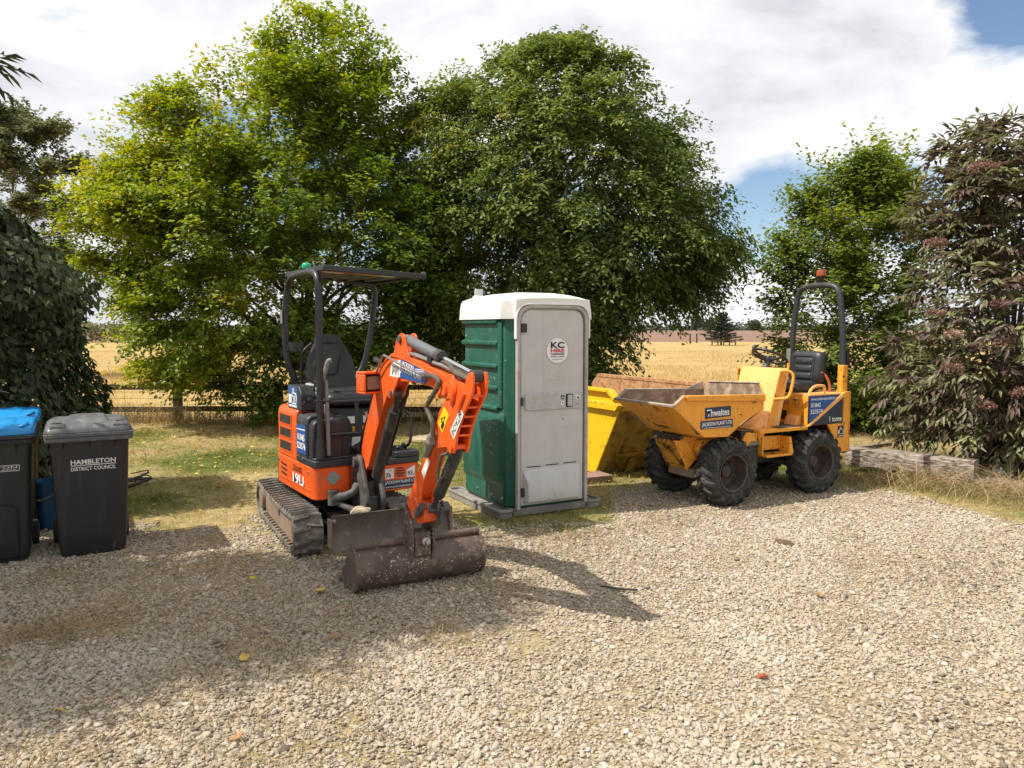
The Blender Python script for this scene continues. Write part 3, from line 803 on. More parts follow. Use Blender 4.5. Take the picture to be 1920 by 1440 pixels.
    for k in range(9):
        y = 0.20 + 0.02 * k; x = 0.36 + 0.03 * math.sin(k * 2.1)
        bt.tube(spath([(x, y, 0.735), (x + 0.04, y + 0.02, 0.775 + 0.015 * math.sin(k)), (x + 0.01, y + 0.05, 0.74)], 3), 0.010, 6)
    bt.box(0.31, 0.42, 0.22, 0.36, 0.735, 0.765)
    bt.build('foot_pedal', 'black_steel', T)
    # ---- engine pod: orange louvred rear, dark front panel
    pod = MB()
    sect = lambda x0_, x1_, z1, r: pod.prism(rpoly([(-0.475, 0.668), (-0.475, z1), (-0.26, z1), (-0.26, 0.668)], [0, r, 0.04, 0]), 'x', x0_, x1_)
    sect(-0.46, 0.060, 1.115, 0.075)
    pod_o = pod.build('engine_cover', 'orange_paint', T, bevel=0.012)
    for k in range(3):
        z0 = 0.715 + k * 0.118
        fr = MB(); x0_, x1_ = -0.415, -0.055
        for (a0, a1, b0, b1) in ((x0_, x1_, z0, z0 + 0.010), (x0_, x1_, z0 + 0.088, z0 + 0.098), (x0_, x0_ + 0.02, z0 + 0.010, z0 + 0.088), (x1_ - 0.02, x1_, z0 + 0.010, z0 + 0.088)):
            fr.box(a0, a1, -0.4805, -0.474, b0, b1)
        g = fr.build('grille_frame', 'orange_paint', pod_o)
        gm = MB(); gm.box(x0_ + 0.02, x1_ - 0.02, -0.4765, -0.4735, z0 + 0.010, z0 + 0.088)
        gm.build('grille_backing', 'mesh_dark', g)
        wires = MB()
        for q in range(14):
            xx = x0_ + 0.02 + (x1_ - x0_ - 0.04) * q / 13
            wires.cyl((xx, -0.478, z0 + 0.010), (min(xx + 0.05, x1_ - 0.02), -0.478, z0 + 0.088), 0.0022, n=4)
            wires.cyl((xx, -0.478, z0 + 0.010), (max(xx - 0.05, x0_ + 0.02), -0.478, z0 + 0.088), 0.0022, n=4)
        wires.build('grille_mesh', 'rim_dark', g)
    pod = MB()
    pod.prism(rpoly([(-0.473, 0.668), (-0.473, 1.085), (-0.22, 1.085), (-0.22, 0.668)], [0, 0.08, 0.05, 0]), 'x', 0.063, 0.335)
    pod.prism(rpoly([(-0.460, 0.722), (-0.460, 1.050), (-0.20, 1.050), (-0.20, 0.722)], [0, 0.08, 0.05, 0]), 'x', 0.335, 0.44)
    pd = pod.build('side_cover', 'charcoal_plastic', T, bevel=0.015)
    decal('sticker', [(0.075, -0.473, 0.745), (0.315, -0.473, 0.752), (0.315, -0.473, 0.998), (0.075, -0.473, 0.992)], 'blue_sticker', pd, (0, -1, 0), 0.003)
    decal('sticker_line', [(0.085, -0.476, 0.946), (0.305, -0.476, 0.952), (0.305, -0.476, 0.960), (0.085, -0.476, 0.954)], 'white_print', pd, (0, -1, 0), 0.0025)
    text('01845', pd, (0.195, -0.4765, 0.888), (1, 0, 0), (0, 0, 1), 0.056, 0.19, 'white_print', 0.03)
    text('523574', pd, (0.195, -0.4765, 0.815), (1, 0, 0), (0, 0, 1), 0.056, 0.22, 'white_print', 0.03)
    for x in (0.09, 0.25):
        MB().lathe([(0, 0), (0.013, 0), (0.013, 0.012), (0, 0.014)], (x, -0.473, 0.715), (0, -1, 0), 10).build('bolt', 'bare_metal', pd)
    # control box above the pod with its blue end sticker
    cb = MB(); cb.prism(rpoly([(-0.22, 1.10), (0.145, 1.10), (0.145, 1.24), (0.09, 1.305), (-0.22, 1.305)], 0.012), 'y', -0.455, -0.27)
    cbo = cb.build('control_box', 'charcoal_plastic', T, bevel=0.008)
    decal('sticker', [(-0.20, -0.455, 1.112), (0.06, -0.455, 1.112), (0.06, -0.455, 1.295), (-0.20, -0.455, 1.295)], 'blue_sticker', cbo, (0, -1, 0), 0.002)
    decal('emblem', [(-0.18, -0.455, 1.150), (-0.10, -0.455, 1.150), (-0.10, -0.455, 1.225), (-0.18, -0.455, 1.225)], 'white_print', cbo, (0, -1, 0), 0.0045)
    th = [(-0.07, 1.150), (0.03, 1.150), (0.045, 1.19), (0.03, 1.235), (-0.03, 1.240), (-0.03, 1.282), (-0.05, 1.282), (-0.06, 1.24), (-0.08, 1.225)]
    MB().tube([(a, -0.4585, b_) for a, b_ in th], 0.0065, 5, closed=True).build('emblem', 'white_print', cbo)
    text('B', cbo, (-0.02, -0.4575, 1.192), (1, 0, 0), (0, 0, 1), 0.055, 0.05, 'white_print', 0.02)
    decal('sticker_line', [(-0.18, -0.455, 1.120), (0.04, -0.455, 1.120), (0.04, -0.455, 1.136), (-0.18, -0.455, 1.136)], 'white_print', cbo, (0, -1, 0), 0.004)
    # travel / blade lever with its ball
    lv = MB(); lv.tube(spath([(0.11, -0.33, 1.22), (0.14, -0.33, 1.32), (0.12, -0.32, 1.38), (0.14, -0.32, 1.47)]), 0.009, 8); lvo = lv.build('blade_lever', 'black_steel', T)
    MB().lathe([(0.0, -0.03), (0.018, -0.024), (0.024, 0), (0.018, 0.022), (0.0, 0.028)], (0.14, -0.32, 1.49), (0, 0, 1), 14).build('lever_knob', 'black_steel', lvo)
    sv = MB()
    for k in range(4):
        sv.lathe([(0.0, 0), (0.022, 0), (0.022, 0.03), (0.012, 0.034), (0.012, 0.05), (0, 0.052)], (0.12 + 0.02 * (k % 2), -0.42 + 0.04 * k, 1.16 + 0.028 * k), (1, -0.2, 0.3), 10)
    sv.build('switch_cluster', 'black_steel', cbo)
    # ---- seat
    st = thing  # (parts only)
    base = MB(); base.prism(rpoly([(-0.22, 0.70), (0.12, 0.70), (0.14, 1.10), (-0.22, 1.16)], 0.03), 'y', -0.27, 0.30); base.build('seat_base', 'charcoal_plastic', T, bevel=0.01)
    arm = MB(); arm.prism(rpoly([(-0.15, 1.12), (0.20, 1.08), (0.24, 0.82), (0.30, 0.82), (0.27, 1.16), (0.10, 1.30), (-0.15, 1.32)], 0.03), 'y', -0.325, -0.275)
    arm.build('arm_console', 'latch_grey', T, bevel=0.01)
    cush = MB()
    rings = []
    for k, (ins, z) in enumerate(((0.03, 1.135), (0.0, 1.16), (0.0, 1.205), (0.02, 1.235), (0.06, 1.248))):
        rings.append([(x, y, z) for x, y in rpoly(rect(-0.24 + ins, 0.26 - ins, -0.27 + ins, 0.24 - ins), 0.09, 5)])
    cush.loft(rings); seat = cush.build('seat', 'seat_vinyl', T, smooth=60)
    MB().loft([[(x, y, z) for x, y in rpoly(rect(-0.22 + i, 0.20 - i, -0.20 + i, 0.17 - i), 0.05, 4)] for i, z in ((0, 1.246), (0.01, 1.262), (0.03, 1.270))]).build('seat_pad', 'seat_vinyl', seat, smooth=60)
    back = MB(); prof = [(1.20, 0.185), (1.30, 0.215), (1.42, 0.222), (1.52, 0.205), (1.60, 0.165), (1.67, 0.118), (1.725, 0.105), (1.745, 0.09)]
    def backring(z, hw, front):
        pts = []; m = 10
        cx = -0.20 - (z - 1.2) * 0.18
        for k in range(m + 1):
            a = -1 + 2 * k / m; y = -0.07 + hw * a
            pts.append((cx + 0.055 * abs(a) ** 2.5 + (0.035 if abs(a) < 0.95 else 0.02), y, z))
        for k in range(m, -1, -1):
            a = -1 + 2 * k / m; y = -0.07 + hw * a
            pts.append((cx - 0.055 + 0.05 * abs(a) ** 3, y, z))
        return pts
    back.loft([backring(z, w, 0) for z, w in prof])
    bo = back.build('backrest', 'seat_vinyl', T, smooth=60)
    def on_back(y, z): return (-0.20 - (z - 1.2) * 0.18 + 0.052 + 0.055 * min(1, abs((y + 0.07) / 0.2)) ** 2.5, y, z)
    MB().tube(spath([on_back(y, z) for y, z in ((-0.185, 1.60), (-0.15, 1.47), (-0.13, 1.395), (-0.07, 1.385), (-0.01, 1.395), (0.01, 1.47), (0.045, 1.60))]), 0.007, 6).build('seam', 'seat_vinyl', bo)
    MB().tube(spath([on_back(y, z) for y, z in ((-0.15, 1.665), (-0.07, 1.668), (0.01, 1.665))]), 0.007, 6).build('seam', 'black_print', bo)
    MB().tube(spath([(-0.30, -0.285, 1.22), (-0.30, -0.31, 1.40), (-0.33, -0.27, 1.58), (-0.34, -0.19, 1.66)]), 0.014, 8).build('seat_side_tube', 'charcoal_plastic', bo)
    # orange seat-belt strap
    MB().tube(spath([(-0.1, 0.17, 1.262), (-0.02, 0.13, 1.29), (0.02, 0.22, 1.26), (-0.05, 0.28, 1.22)]), 0.011, 6).build('seat_belt', 'orange_paint', T)
    # ---- panel under the seat with stickers
    pn = MB(); pn.prism(rpoly([(-0.24, 0.72), (0.32, 0.72), (0.32, 1.08), (-0.24, 1.12)], 0.02), 'x', 0.175, 0.20); pno = pn.build('heel_panel', 'black_steel', T, bevel=0.006)
    for (y, z, w, h, m_) in ((-0.02, 1.005, 0.10, 0.062, 'white_print'), (0.115, 1.005, 0.08, 0.062, 'white_print'), (0.0, 0.925, 0.06, 0.045, 'amber_sticker'), (0.10, 0.925, 0.07, 0.045, 'amber_sticker'), (0.045, 0.815, 0.18, 0.075, 'white_print'), (-0.13, 0.83, 0.05, 0.09, 'white_print')):
        decal('sticker', [(0.2, y - w / 2, z - h / 2), (0.2, y + w / 2, z - h / 2), (0.2, y + w / 2, z + h / 2), (0.2, y - w / 2, z + h / 2)], m_, pno, (1, 0, 0), 0.003)
    tk = MB(); tk.prism(rpoly([(-0.30, 0.70), (-0.13, 0.70), (-0.10, 0.95), (-0.14, 1.06), (-0.30, 1.06)], 0.03), 'x', 0.20, 0.42); tk.build('side_console', 'charcoal_plastic', T, bevel=0.01)
    # ---- guard rail in front of the seat
    gr = MB()
    gr.cyl((0.47, -0.38, 1.195), (0.47, 0.36, 1.195), 0.014, n=10); gr.cyl((0.47, -0.38, 0.925), (0.47, 0.20, 0.925), 0.014, n=10)
    gr.box(0.462, 0.478, -0.105, -0.075, 0.938, 1.184); gr.box(0.462, 0.478, 0.065, 0.095, 0.938, 1.184)
    gr.box(0.484, 0.488, -0.095, 0.055, 1.188, 1.203)
    gr.build('guard_rail', 'black_steel', T, bevel=0.003)
    # grab handle on the far side
    MB().tube(spath([(0.30, 0.42, 0.74), (0.36, 0.44, 0.78), (0.38, 0.45, 0.88), (0.36, 0.45, 1.02), (0.30, 0.44, 1.06)]), 0.013, 8).build('grab_handle', 'charcoal_plastic', T)
    # ---- canopy: posts and roof
    def roof_y(p): return p
    f0 = spath([(0.475, -0.405, 0.74), (0.475, -0.402, 1.2), (0.475, -0.400, 1.7), (0.475, -0.398, 2.06), (0.455, -0.396, 2.185), (0.375, -0.394, 2.245), (0.20, -0.394, 2.262), (-0.05, -0.394, 2.258), (-0.24, -0.396, 2.235), (-0.325, -0.402, 2.16), (-0.352, -0.412, 2.03), (-0.352, -0.428, 1.87), (-0.352, -0.420, 1.62), (-0.345, -0.405, 1.48), (-0.335, -0.345, 1.32), (-0.325, -0.300, 1.22), (-0.32, -0.29, 1.10)], 5)
    po = MB().tube(f0, 0.030, 12).build('canopy_post', 'black_steel', T, smooth=60)
    MB().cyl((0.475, -0.405, 0.742), (0.475, -0.405, 0.90), 0.045, 0.036, 16).build('post_socket', 'black_steel', po)
    MB().tube(spath([(-0.30, 0.20, 2.22), (-0.34, 0.40, 2.205), (-0.35, 0.432, 2.12), (-0.35, 0.42, 1.98), (-0.35, 0.37, 1.674), (-0.35, 0.317, 1.472), (-0.35, 0.262, 1.37), (-0.34, 0.22, 1.28), (-0.33, 0.20, 1.12)], 5), 0.028, 12).build('canopy_post', 'black_steel', T, smooth=60)
    MB().cyl((-0.34, -0.30, 1.30), (-0.34, 0.22, 1.30), 0.022, n=10).build('rear_crossbar', 'black_steel', T)
    rf = MB()
    outl = rpoly([(-0.42, -0.385), (0.575, -0.385), (0.575, 0.475), (-0.42, 0.475)], [0.05, 0.03, 0.03, 0.05])
    tilt = Matrix.Translation((0, 0, 0)) @ Matrix.Rotation(R(3.0), 4, 'X')
    TM = Matrix.Translation((0, -0.39, 2.285)) @ Matrix.Rotation(R(-2.6), 4, 'X') @ Matrix.Translation((0, 0.39, -2.285))
    rf.prism(outl, 'z', 2.277, 2.292, TM)
    fr = MB()
    for (a0, a1, b0, b1) in ((0.545, 0.585, -0.392, 0.482), (-0.43, -0.39, -0.392, 0.482)): fr.box(a0, a1, b0, b1, 2.255, 2.300, TM)
    for (b0, b1) in ((-0.392, -0.36), (0.45, 0.482)): fr.box(-0.39, 0.545, b0, b1, 2.255, 2.300, TM)
    ro = rf.build('canopy_roof', 'charcoal_plastic', T, bevel=0.004)
    fr.build('roof_frame', 'black_steel', ro, bevel=0.006)
    rb = MB()
    for k in range(5): rb.box(-0.39, 0.545, -0.25 + 0.14 * k, -0.235 + 0.14 * k, 2.262, 2.277, TM)
    rb.build('roof_rib', 'grey_pipe', ro)
    for (y0_, y1_, x0_, x1_, m_) in ((-0.34, -0.12, 0.44, 0.53, 'red_print'), (-0.10, 0.14, 0.42, 0.53, 'amber_sticker'), (0.14, 0.26, 0.42, 0.53, 'white_print'), (-0.34, -0.16, 0.36, 0.43, 'white_print')):
        s_ = MB(); s_.box(x0_, x1_, y0_, y1_, 2.2585, 2.2605, TM); s_.build('warning_sticker', m_, ro)
    knob = MB(); knob.lathe([(0, 0), (0.03, 0), (0.034, 0.02), (0.03, 0.04), (0, 0.045)], (0.56, 0.47, 2.245), (0.3, 1, 0), 10); knob.build('roof_corner_cap', 'charcoal_plastic', ro)
    bc = MB(); bc.lathe([(0.0, 0), (0.036, 0), (0.038, 0.015), (0.036, 0.040), (0.026, 0.048), (0, 0.05)], (0.10, -0.37, 2.298), (0, 0, 1), 18); bco = bc.build('beacon', 'green_beacon', ro, smooth=50)
    MB().cyl((0.10, -0.37, 2.275), (0.10, -0.37, 2.299), 0.047, n=18).build('beacon_base', 'black_steel', bco)
    MB().tube(spath([(0.38, -0.385, 2.26), (0.36, -0.40, 2.33), (0.33, -0.38, 2.34), (0.32, -0.37, 2.29)]), 0.004, 5).build('roof_wire', 'grey_pipe', ro)
    MB().box(-0.378, -0.322, -0.462, -0.455, 1.84, 1.96).build('post_label', 'grey_pipe', po)
    # cup holder on the rear post
    ch = MB(); ch.lathe([(0.050, 0), (0.060, 0.07), (0.066, 0.07), (0.066, 0.062), (0.056, -0.004), (0.0, -0.004)], (-0.25, -0.36, 1.60), (0, 0, 1), 18, cap=False); ch.box(-0.345, -0.325, -0.435, -0.36, 1.58, 1.68)
    ch.box(-0.325, -0.29, -0.42, -0.36, 1.60, 1.66)
    ch.build('cup_holder', 'charcoal_plastic', po)
    # joystick with bellows, and the grey tube strapped beside the post
    def joystick(x, y, z, lean):
        b = MB(); prof = []
        for k in range(6): prof += [(0.045 - 0.004 * k, 0.024 * k), (0.034 - 0.003 * k, 0.024 * k + 0.012)]
        b.lathe([(0, 0)] + prof + [(0, 0.15)], (x, y, z), (0, 0, 1), 14); jo = b.build('joystick', 'charcoal_plastic', T, smooth=20)
        MB().tube(spath([(x, y, z + 0.14), (x + lean[0] * .3, y + lean[1] * .3, z + 0.20), (x + lean[0] * .7, y + lean[1] * .7, z + 0.27), (x + lean[0], y + lean[1], z + 0.30), (x + lean[0] * 1.5, y + lean[1] * 1.5, z + 0.305)]), [0.016] * 6 + [0.019] * 6 + [0.021] * 6 + [0.023] * 6 + [0.020], 10).build('joystick_grip', 'grey_pipe', jo, smooth=60)
    joystick(0.33, -0.325, 1.225, (0.02, 0.045))
    joystick(0.26, 0.27, 1.22, (-0.02, -0.07))
    gp_ = MB(); gp_.tube([(0.50, -0.345, 0.765), (0.49, -0.35, 1.20), (0.48, -0.35, 1.38)], [0.017, 0.017, 0.014], 10); gpo = gp_.build('lock_lever', 'grey_pipe', T)
    MB().tube([(0.50, -0.44, 1.215), (0.515, -0.40, 1.212), (0.51, -0.32, 1.208), (0.46, -0.31, 1.205), (0.45, -0.44, 1.21)], 0.005, 5, closed=True).build('strap', 'black_print', gpo)
    # hoses where the boom meets the body
    for k in range(7):
        y0_ = -0.12 + 0.035 * k
        MB().tube(spath([(0.30, y0_, 0.72), (0.42, y0_ + 0.02, 0.80 + 0.02 * (k % 3)), (0.56, y0_ * 0.5, 0.78 - 0.02 * (k % 2)), (0.62, y0_ * 0.3, 0.66)]), 0.013, 7).build('hydraulic_hose', 'hose', T)
    # ---- swing post casting
    sp = MB(XA)
    sp.prism(rpoly([(-1.20, 0.30), (-0.86, 0.30), (-0.80, 0.42), (-0.86, 0.56), (-0.98, 0.76), (-1.10, 0.77), (-1.16, 0.62), (-1.20, 0.50)], 0.04), 'y', -0.085, -0.050)
    sp.prism(rpoly([(-1.20, 0.30), (-0.86, 0.30), (-0.80, 0.42), (-0.86, 0.56), (-0.98, 0.76), (-1.10, 0.77), (-1.16, 0.62), (-1.20, 0.50)], 0.04), 'y', 0.050, 0.085)
    sp.cyl((-1.03, 0, 0.25), (-1.03, 0, 0.55), 0.075, n=18)
    sp.box(-1.18, -0.90, -0.05, 0.05, 0.30, 0.44)
    sp.build('swing_post', 'cast_grey', T, bevel=0.01)
    br = MB(XA)
    br.tube(spath([(-1.04, -0.08, 0.50), (-1.02, -0.13, 0.46), (-1.05, -0.20, 0.43), (-1.10, -0.26, 0.42)]), [0.05, 0.048, 0.045, 0.04, 0.036, 0.036, 0.034, 0.034, 0.034, 0.036, 0.036, 0.036, 0.036, 0.04, 0.04, 0.044, 0.05, 0.05, 0.05], 10)
    br.tube(spath([(-0.92, -0.06, 0.30), (-1.00, -0.16, 0.335), (-1.10, -0.26, 0.385)]), 0.028, 8)
    br.cyl((-1.10, -0.27, 0.36), (-1.10, -0.27, 0.48), 0.045, n=14)
    br.build('swing_bracket', 'cast_grey', T, smooth=60)
    hp = MB(XA); hp.cyl((-1.04, -0.12, 0.71), (-1.04, 0.12, 0.71), 0.042, n=16); hp.build('boom_foot_pin', 'cast_grey', T)
    sw = MB(XE); sw.cyl((0.30, 0.10, 0.36), (0.78, 0.24, 0.36), 0.05, n=14); sw.build('swing_cylinder', 'cylinder_black', T)
    # ---- boom
    hw = 0.045
    outline = [(-1.13, 0.665), (-0.93, 1.01), (-0.72, 1.28), (-0.64, 1.41), (-0.52, 1.52), (-0.42, 1.575), (-0.31, 1.61), (-0.23, 1.625), (0.08, 1.595), (0.26, 1.58), (0.44, 1.55), (0.58, 1.53), (0.73, 1.50), (0.80, 1.47), (0.81, 1.43), (0.77, 1.405), (0.67, 1.39), (0.58, 1.40), (0.45, 1.42), (0.25, 1.43), (0.08, 1.43), (-0.12, 1.42), (-0.22, 1.40), (-0.36, 1.33), (-0.43, 1.26), (-0.54, 1.15), (-0.68, 0.97), (-0.86, 0.70), (-0.95, 0.645), (-1.06, 0.635)]
    bm_ = MB(XA).prism(outline, 'y', -hw, hw)
    boom = bm_.build('boom', 'orange_paint', T, bevel=0.005)
    for y in (-hw - 0.004, hw - 0.008):
        ears = MB(XA); ears.prism(rpoly([(-0.24, 1.60), (-0.20, 1.68), (-0.165, 1.735), (-0.09, 1.765), (-0.02, 1.757), (0.005, 1.70), (0.035, 1.65), (0.09, 1.585)], [0, .03, .03, .03, .03, .03, .02, 0]), 'y', y, y + 0.012); ears.build('pin_bracket', 'orange_paint', boom, bevel=0.003)
        ears = MB(XA); ears.prism(rpoly([(-0.38, 1.345), (-0.335, 1.30), (-0.30, 1.285), (-0.25, 1.295), (-0.20, 1.36), (-0.10, 1.45), (-0.32, 1.45)], [0, .02, .03, .03, .02, 0, 0]), 'y', y - 0.012, y + 0.0); ears.build('pin_bracket', 'orange_paint', boom, bevel=0.003)
        ears = MB(XA); ears.prism(rpoly([(0.52, 1.50), (0.83, 1.525), (0.885, 1.44), (0.84, 1.375), (0.60, 1.36)], [0, .04, .06, .05, .02]), 'y', y - 0.012, y + 0.0); ears.build('pin_bracket', 'orange_paint', boom, bevel=0.003)
    wl = MB(XA)
    wl.tube(spath([(-0.66, -hw - 0.003, 1.36), (-0.52, -hw - 0.003, 1.50), (-0.33, -hw - 0.003, 1.585), (-0.16, -hw - 0.003, 1.595), (0.10, -hw - 0.003, 1.565), (0.50, -hw - 0.003, 1.505)]), 0.006, 6)
    wl.build('weld_seam', 'orange_paint', boom)
    decal('sticker', [(-0.28, -hw, 1.545), (-0.09, -hw, 1.578), (-0.10, -hw, 1.455), (-0.33, -hw, 1.425)], 'white_print', boom, (0, -1, 0), 0.0055, mx=XA)
    pts = [(-0.075, -hw, 1.578), (0.43, -hw, 1.512), (0.36, -hw, 1.435), (-0.105, -hw, 1.452)]
    decal('sticker', pts, 'blue_sticker', boom, (0, -1, 0), 0.0055, mx=XA)
    ru = Vector((0.52, 0, -0.062)).normalized(); up = Vector((0.062, 0, 0.52)).normalized()
    text('JACKSON', boom, (0.05, -hw - 0.0055, 1.540), ru, up, 0.040, 0.23, 'white_print', 0.03, mx=XA)
    text('JACKSON PLANT', boom, (0.11, -hw - 0.0055, 1.487), ru, up, 0.052, 0.40, 'white_print', 0.03, mx=XA)
    for dz in (0.0, 0.012):
        MB(XA).box(0.19, 0.37, -hw - 0.0068, -hw - 0.0055, 1.522 - dz - 0.0, 1.527 - dz).build('sticker_line', 'white_print', boom)
    em = MB(XA)
    for k in range(7):
        a0 = 0.3 + k * 0.7; em.tube(spath([(-0.27 + 0.022 * k, -hw - 0.006, 1.45 + 0.02 * (k % 3)), (-0.25 + 0.02 * k, -hw - 0.006, 1.49 + 0.01 * (k % 2)), (-0.245 + 0.02 * k, -hw - 0.006, 1.53)], 3), 0.0035, 4)
    em.build('emblem', 'grey_pipe', boom)
    # wire guard loop and hose along the boom side
    MB(XA).tube(spath([(-0.55, -0.075, 1.46), (-0.42, -0.085, 1.555), (-0.335, -0.09, 1.60), (-0.26, -0.09, 1.592), (0.05, -0.09, 1.545), (0.44, -0.085, 1.492)]), 0.008, 7).build('pipe', 'bare_metal', boom)
    MB(XA).tube(spath([(0.40, -0.075, 1.495), (0.55, -0.08, 1.50), (0.64, -0.085, 1.492), (0.69, -0.09, 1.47), (0.66, -0.09, 1.43), (0.55, -0.09, 1.35), (0.49, -0.09, 1.30), (0.51, -0.085, 1.26), (0.56, -0.08, 1.20), (0.555, -0.075, 1.12)]), 0.016, 8).build('hydraulic_hose', 'hose', boom)
    MB(XA).cyl((0.40, -0.06, 1.495), (0.40, -0.095, 1.495), 0.022, n=10).build('hose_fitting', 'bare_metal', boom)
    for k, dz in enumerate((0.0, 0.0, 0.0)):
        y = -0.03 + 0.03 * k
        MB(XA).tube(spath([(0.06, y, 1.625), (0.30, y, 1.60), (0.50, y, 1.575), (0.62, y + 0.01, 1.56), (0.75, y + 0.01, 1.535), (0.88, y, 1.50)]), 0.012, 7).build('hydraulic_hose', ('grey_pipe', 'bare_metal', 'hose')[k], boom)
    cl = MB(XA); cl.box(0.40, 0.46, -0.05, 0.05, 1.575, 1.610); cl.build('hose_clamp', 'black_steel', boom)
    for k in range(2):
        MB(XA).tube(spath([(0.52, 0.0 + 0.03 * k, 1.58), (0.66, -0.02 + 0.03 * k, 1.585), (0.78, -0.035 + 0.03 * k, 1.545), (0.86, -0.04 + 0.03 * k, 1.525), (0.95, -0.01, 1.50)]), 0.015, 7).build('hydraulic_hose', 'hose', boom)
    # hoses up the rear edge of the boom leg
    for k in range(2):
        MB(XA).tube(spath([(-1.15, -0.035 + 0.05 * k, 0.72), (-1.04, -0.035 + 0.05 * k, 0.92), (-0.93, -0.03 + 0.05 * k, 1.06), (-0.86, -0.03 + 0.05 * k, 1.14), (-0.70, -0.03 + 0.05 * k, 1.36)]), 0.013, 7).build('hydraulic_hose', 'black_steel', boom)
    MB(XA).box(-0.905, -0.875, -0.055, 0.05, 1.09, 1.13).build('hose_clamp', 'bare_metal', boom)
    # work lamp in its orange guard, left of the boom
    lg = MB(XA)
    LM = Matrix.Translation((-0.60, -0.110, 1.390)) @ Matrix.Rotation(R(12), 4, 'Z')
    for poly in ((rect(-0.085, 0.085, 0.062, 0.082)), (rect(-0.085, 0.085, -0.088, -0.070))):
        lg.prism(poly, 'x', -0.05, 0.065, LM)
    for (a, b_) in ((-0.085, -0.066), (0.066, 0.085)): lg.prism(rect(a, b_, -0.070, 0.062), 'x', -0.05, 0.065, LM)
    lg.box(-0.06, -0.04, -0.085, 0.085, -0.088, 0.082, LM)
    lg.box(-0.06, -0.0, 0.06, 0.10, -0.05, 0.05, LM)
    lo = lg.build('work_lamp', 'orange_paint', boom, bevel=0.008)
    MB(XA).prism(rpoly(rect(-0.062, 0.062, -0.062, 0.055), 0.02), 'x', 0.0, 0.050, LM).build('lamp_housing', 'black_steel', lo, bevel=0.006)
    MB(XA).prism(rpoly(rect(-0.052, 0.052, -0.052, 0.045), 0.016), 'x', 0.050, 0.054, LM).build('lamp_lens', 'lamp_glass', lo)
    # ---- boom cylinder under the boom
    cyl = MB(XA); cyl.tube([(-0.80, 0, 0.62), (-0.74, 0, 0.70), (-0.36, 0, 1.19)], [0.040, 0.044, 0.044], 16)
    co = cyl.build('boom_cylinder', 'cylinder_black', T)
    MB(XA).cyl((-0.36, 0, 1.19), (-0.25, 0, 1.335), 0.022, n=12).build('cylinder_rod', 'cylinder_black', co)
    MB(XA).cyl((-0.265, -0.07, 1.325), (-0.265, 0.07, 1.325), 0.026, n=12).build('cylinder_pin', 'cast_grey', co)
    gd = MB(XA); gd.prism([(-0.80, 0.78), (-0.72, 0.72), (-0.24, 1.30), (-0.20, 1.36), (-0.30, 1.34)], 'y', 0.050, 0.062); gd.build('cylinder_guard', 'cylinder_black', co, bevel=0.003)
    # ---- dipper cylinder on top
    dc = MB(XA); dc.tube([(-0.10, 0, 1.722), (-0.04, 0, 1.712), (0.50, 0, 1.618), (0.515, 0, 1.615)], [0.034, 0.037, 0.037, 0.034], 16); dco = dc.build('dipper_cylinder', 'cylinder_grey', T)
    MB(XA).tube([(0.47, 0, 1.6235), (0.535, 0, 1.612)], 0.042, 16).build('gland', 'cylinder_black', dco)
    MB(XA).cyl((0.53, 0, 1.613), (1.00, 0, 1.530), 0.017, n=14).build('cylinder_rod', 'chrome', dco)
    MB(XA).cyl((-0.09, -0.065, 1.720), (-0.09, 0.065, 1.720), 0.028, n=14).build('cylinder_pin', 'cast_grey', dco)
    MB(XA).cyl((1.03, -0.036, 1.520), (1.03, 0.036, 1.520), 0.036, n=14).build('cylinder_eye', 'cylinder_black', dco)
    # ---- dipper: two side plates joined by cross webs, box lower half
    side = [(0.98, 1.47), (1.00, 1.51), (1.03, 1.54), (1.07, 1.548), (1.09, 1.51), (1.08, 1.43), (1.02, 1.36), (0.96, 1.30), (0.90, 1.22), (0.86, 1.15), (0.84, 1.09), (0.81, 1.04), (0.76, 1.035), (0.71, 1.065), (0.63, 1.05), (0.51, 1.03), (0.39, 0.87), (0.27, 0.69), (0.27, 0.60), (0.22, 0.545), (0.12, 0.52), (0.04, 0.54), (0.01, 0.59), (0.07, 0.65), (0.20, 0.80), (0.36, 0.98), (0.46, 1.10), (0.56, 1.21), (0.60, 1.28), (0.68, 1.345), (0.74, 1.40), (0.78, 1.475), (0.88, 1.485)]
    dp = MB(XA); dp.prism(side, 'y', -hw - 0.006, -hw + 0.010); dp.prism(side, 'y', hw - 0.010, hw + 0.006)
    dip = dp.build('dipper_arm', 'orange_paint', T, bevel=0.003)
    bx = MB(XA)
    bx.prism([(0.50, 1.02), (0.39, 0.875), (0.27, 0.70), (0.22, 0.64), (0.14, 0.70), (0.22, 0.81), (0.37, 0.98), (0.47, 1.10), (0.57, 1.21), (0.66, 1.31), (0.80, 1.38), (0.86, 1.34), (0.72, 1.22), (0.63, 1.08)], 'y', -hw + 0.010, hw - 0.010)
    bx.build('arm_box', 'orange_paint', dip, bevel=0.004)
    for (x, z) in ((1.035, 1.405), (0.975, 1.335), (0.93, 1.275), (0.885, 1.215), (0.855, 1.155)):
        w_ = MB(XA); w_.box(x - 0.05, x + 0.012, -hw + 0.010, hw - 0.010, z - 0.006, z + 0.006); w_.build('cross_web', 'orange_paint', dip)
    decal('sticker', [(0.68, -hw - .006, 1.315), (0.755, -hw - .006, 1.27), (0.655, -hw - .006, 1.145), (0.58, -hw - .006, 1.20)], 'yellow_sticker', dip, (0, -1, 0), 0.003, mx=XA)
    MB(XA).tube([(0.665, -hw - .0095, 1.20), (0.70, -hw - .0095, 1.255), (0.64, -hw - .0095, 1.235)], 0.005, 5, closed=True).build('warning_symbol', 'black_print', dip)
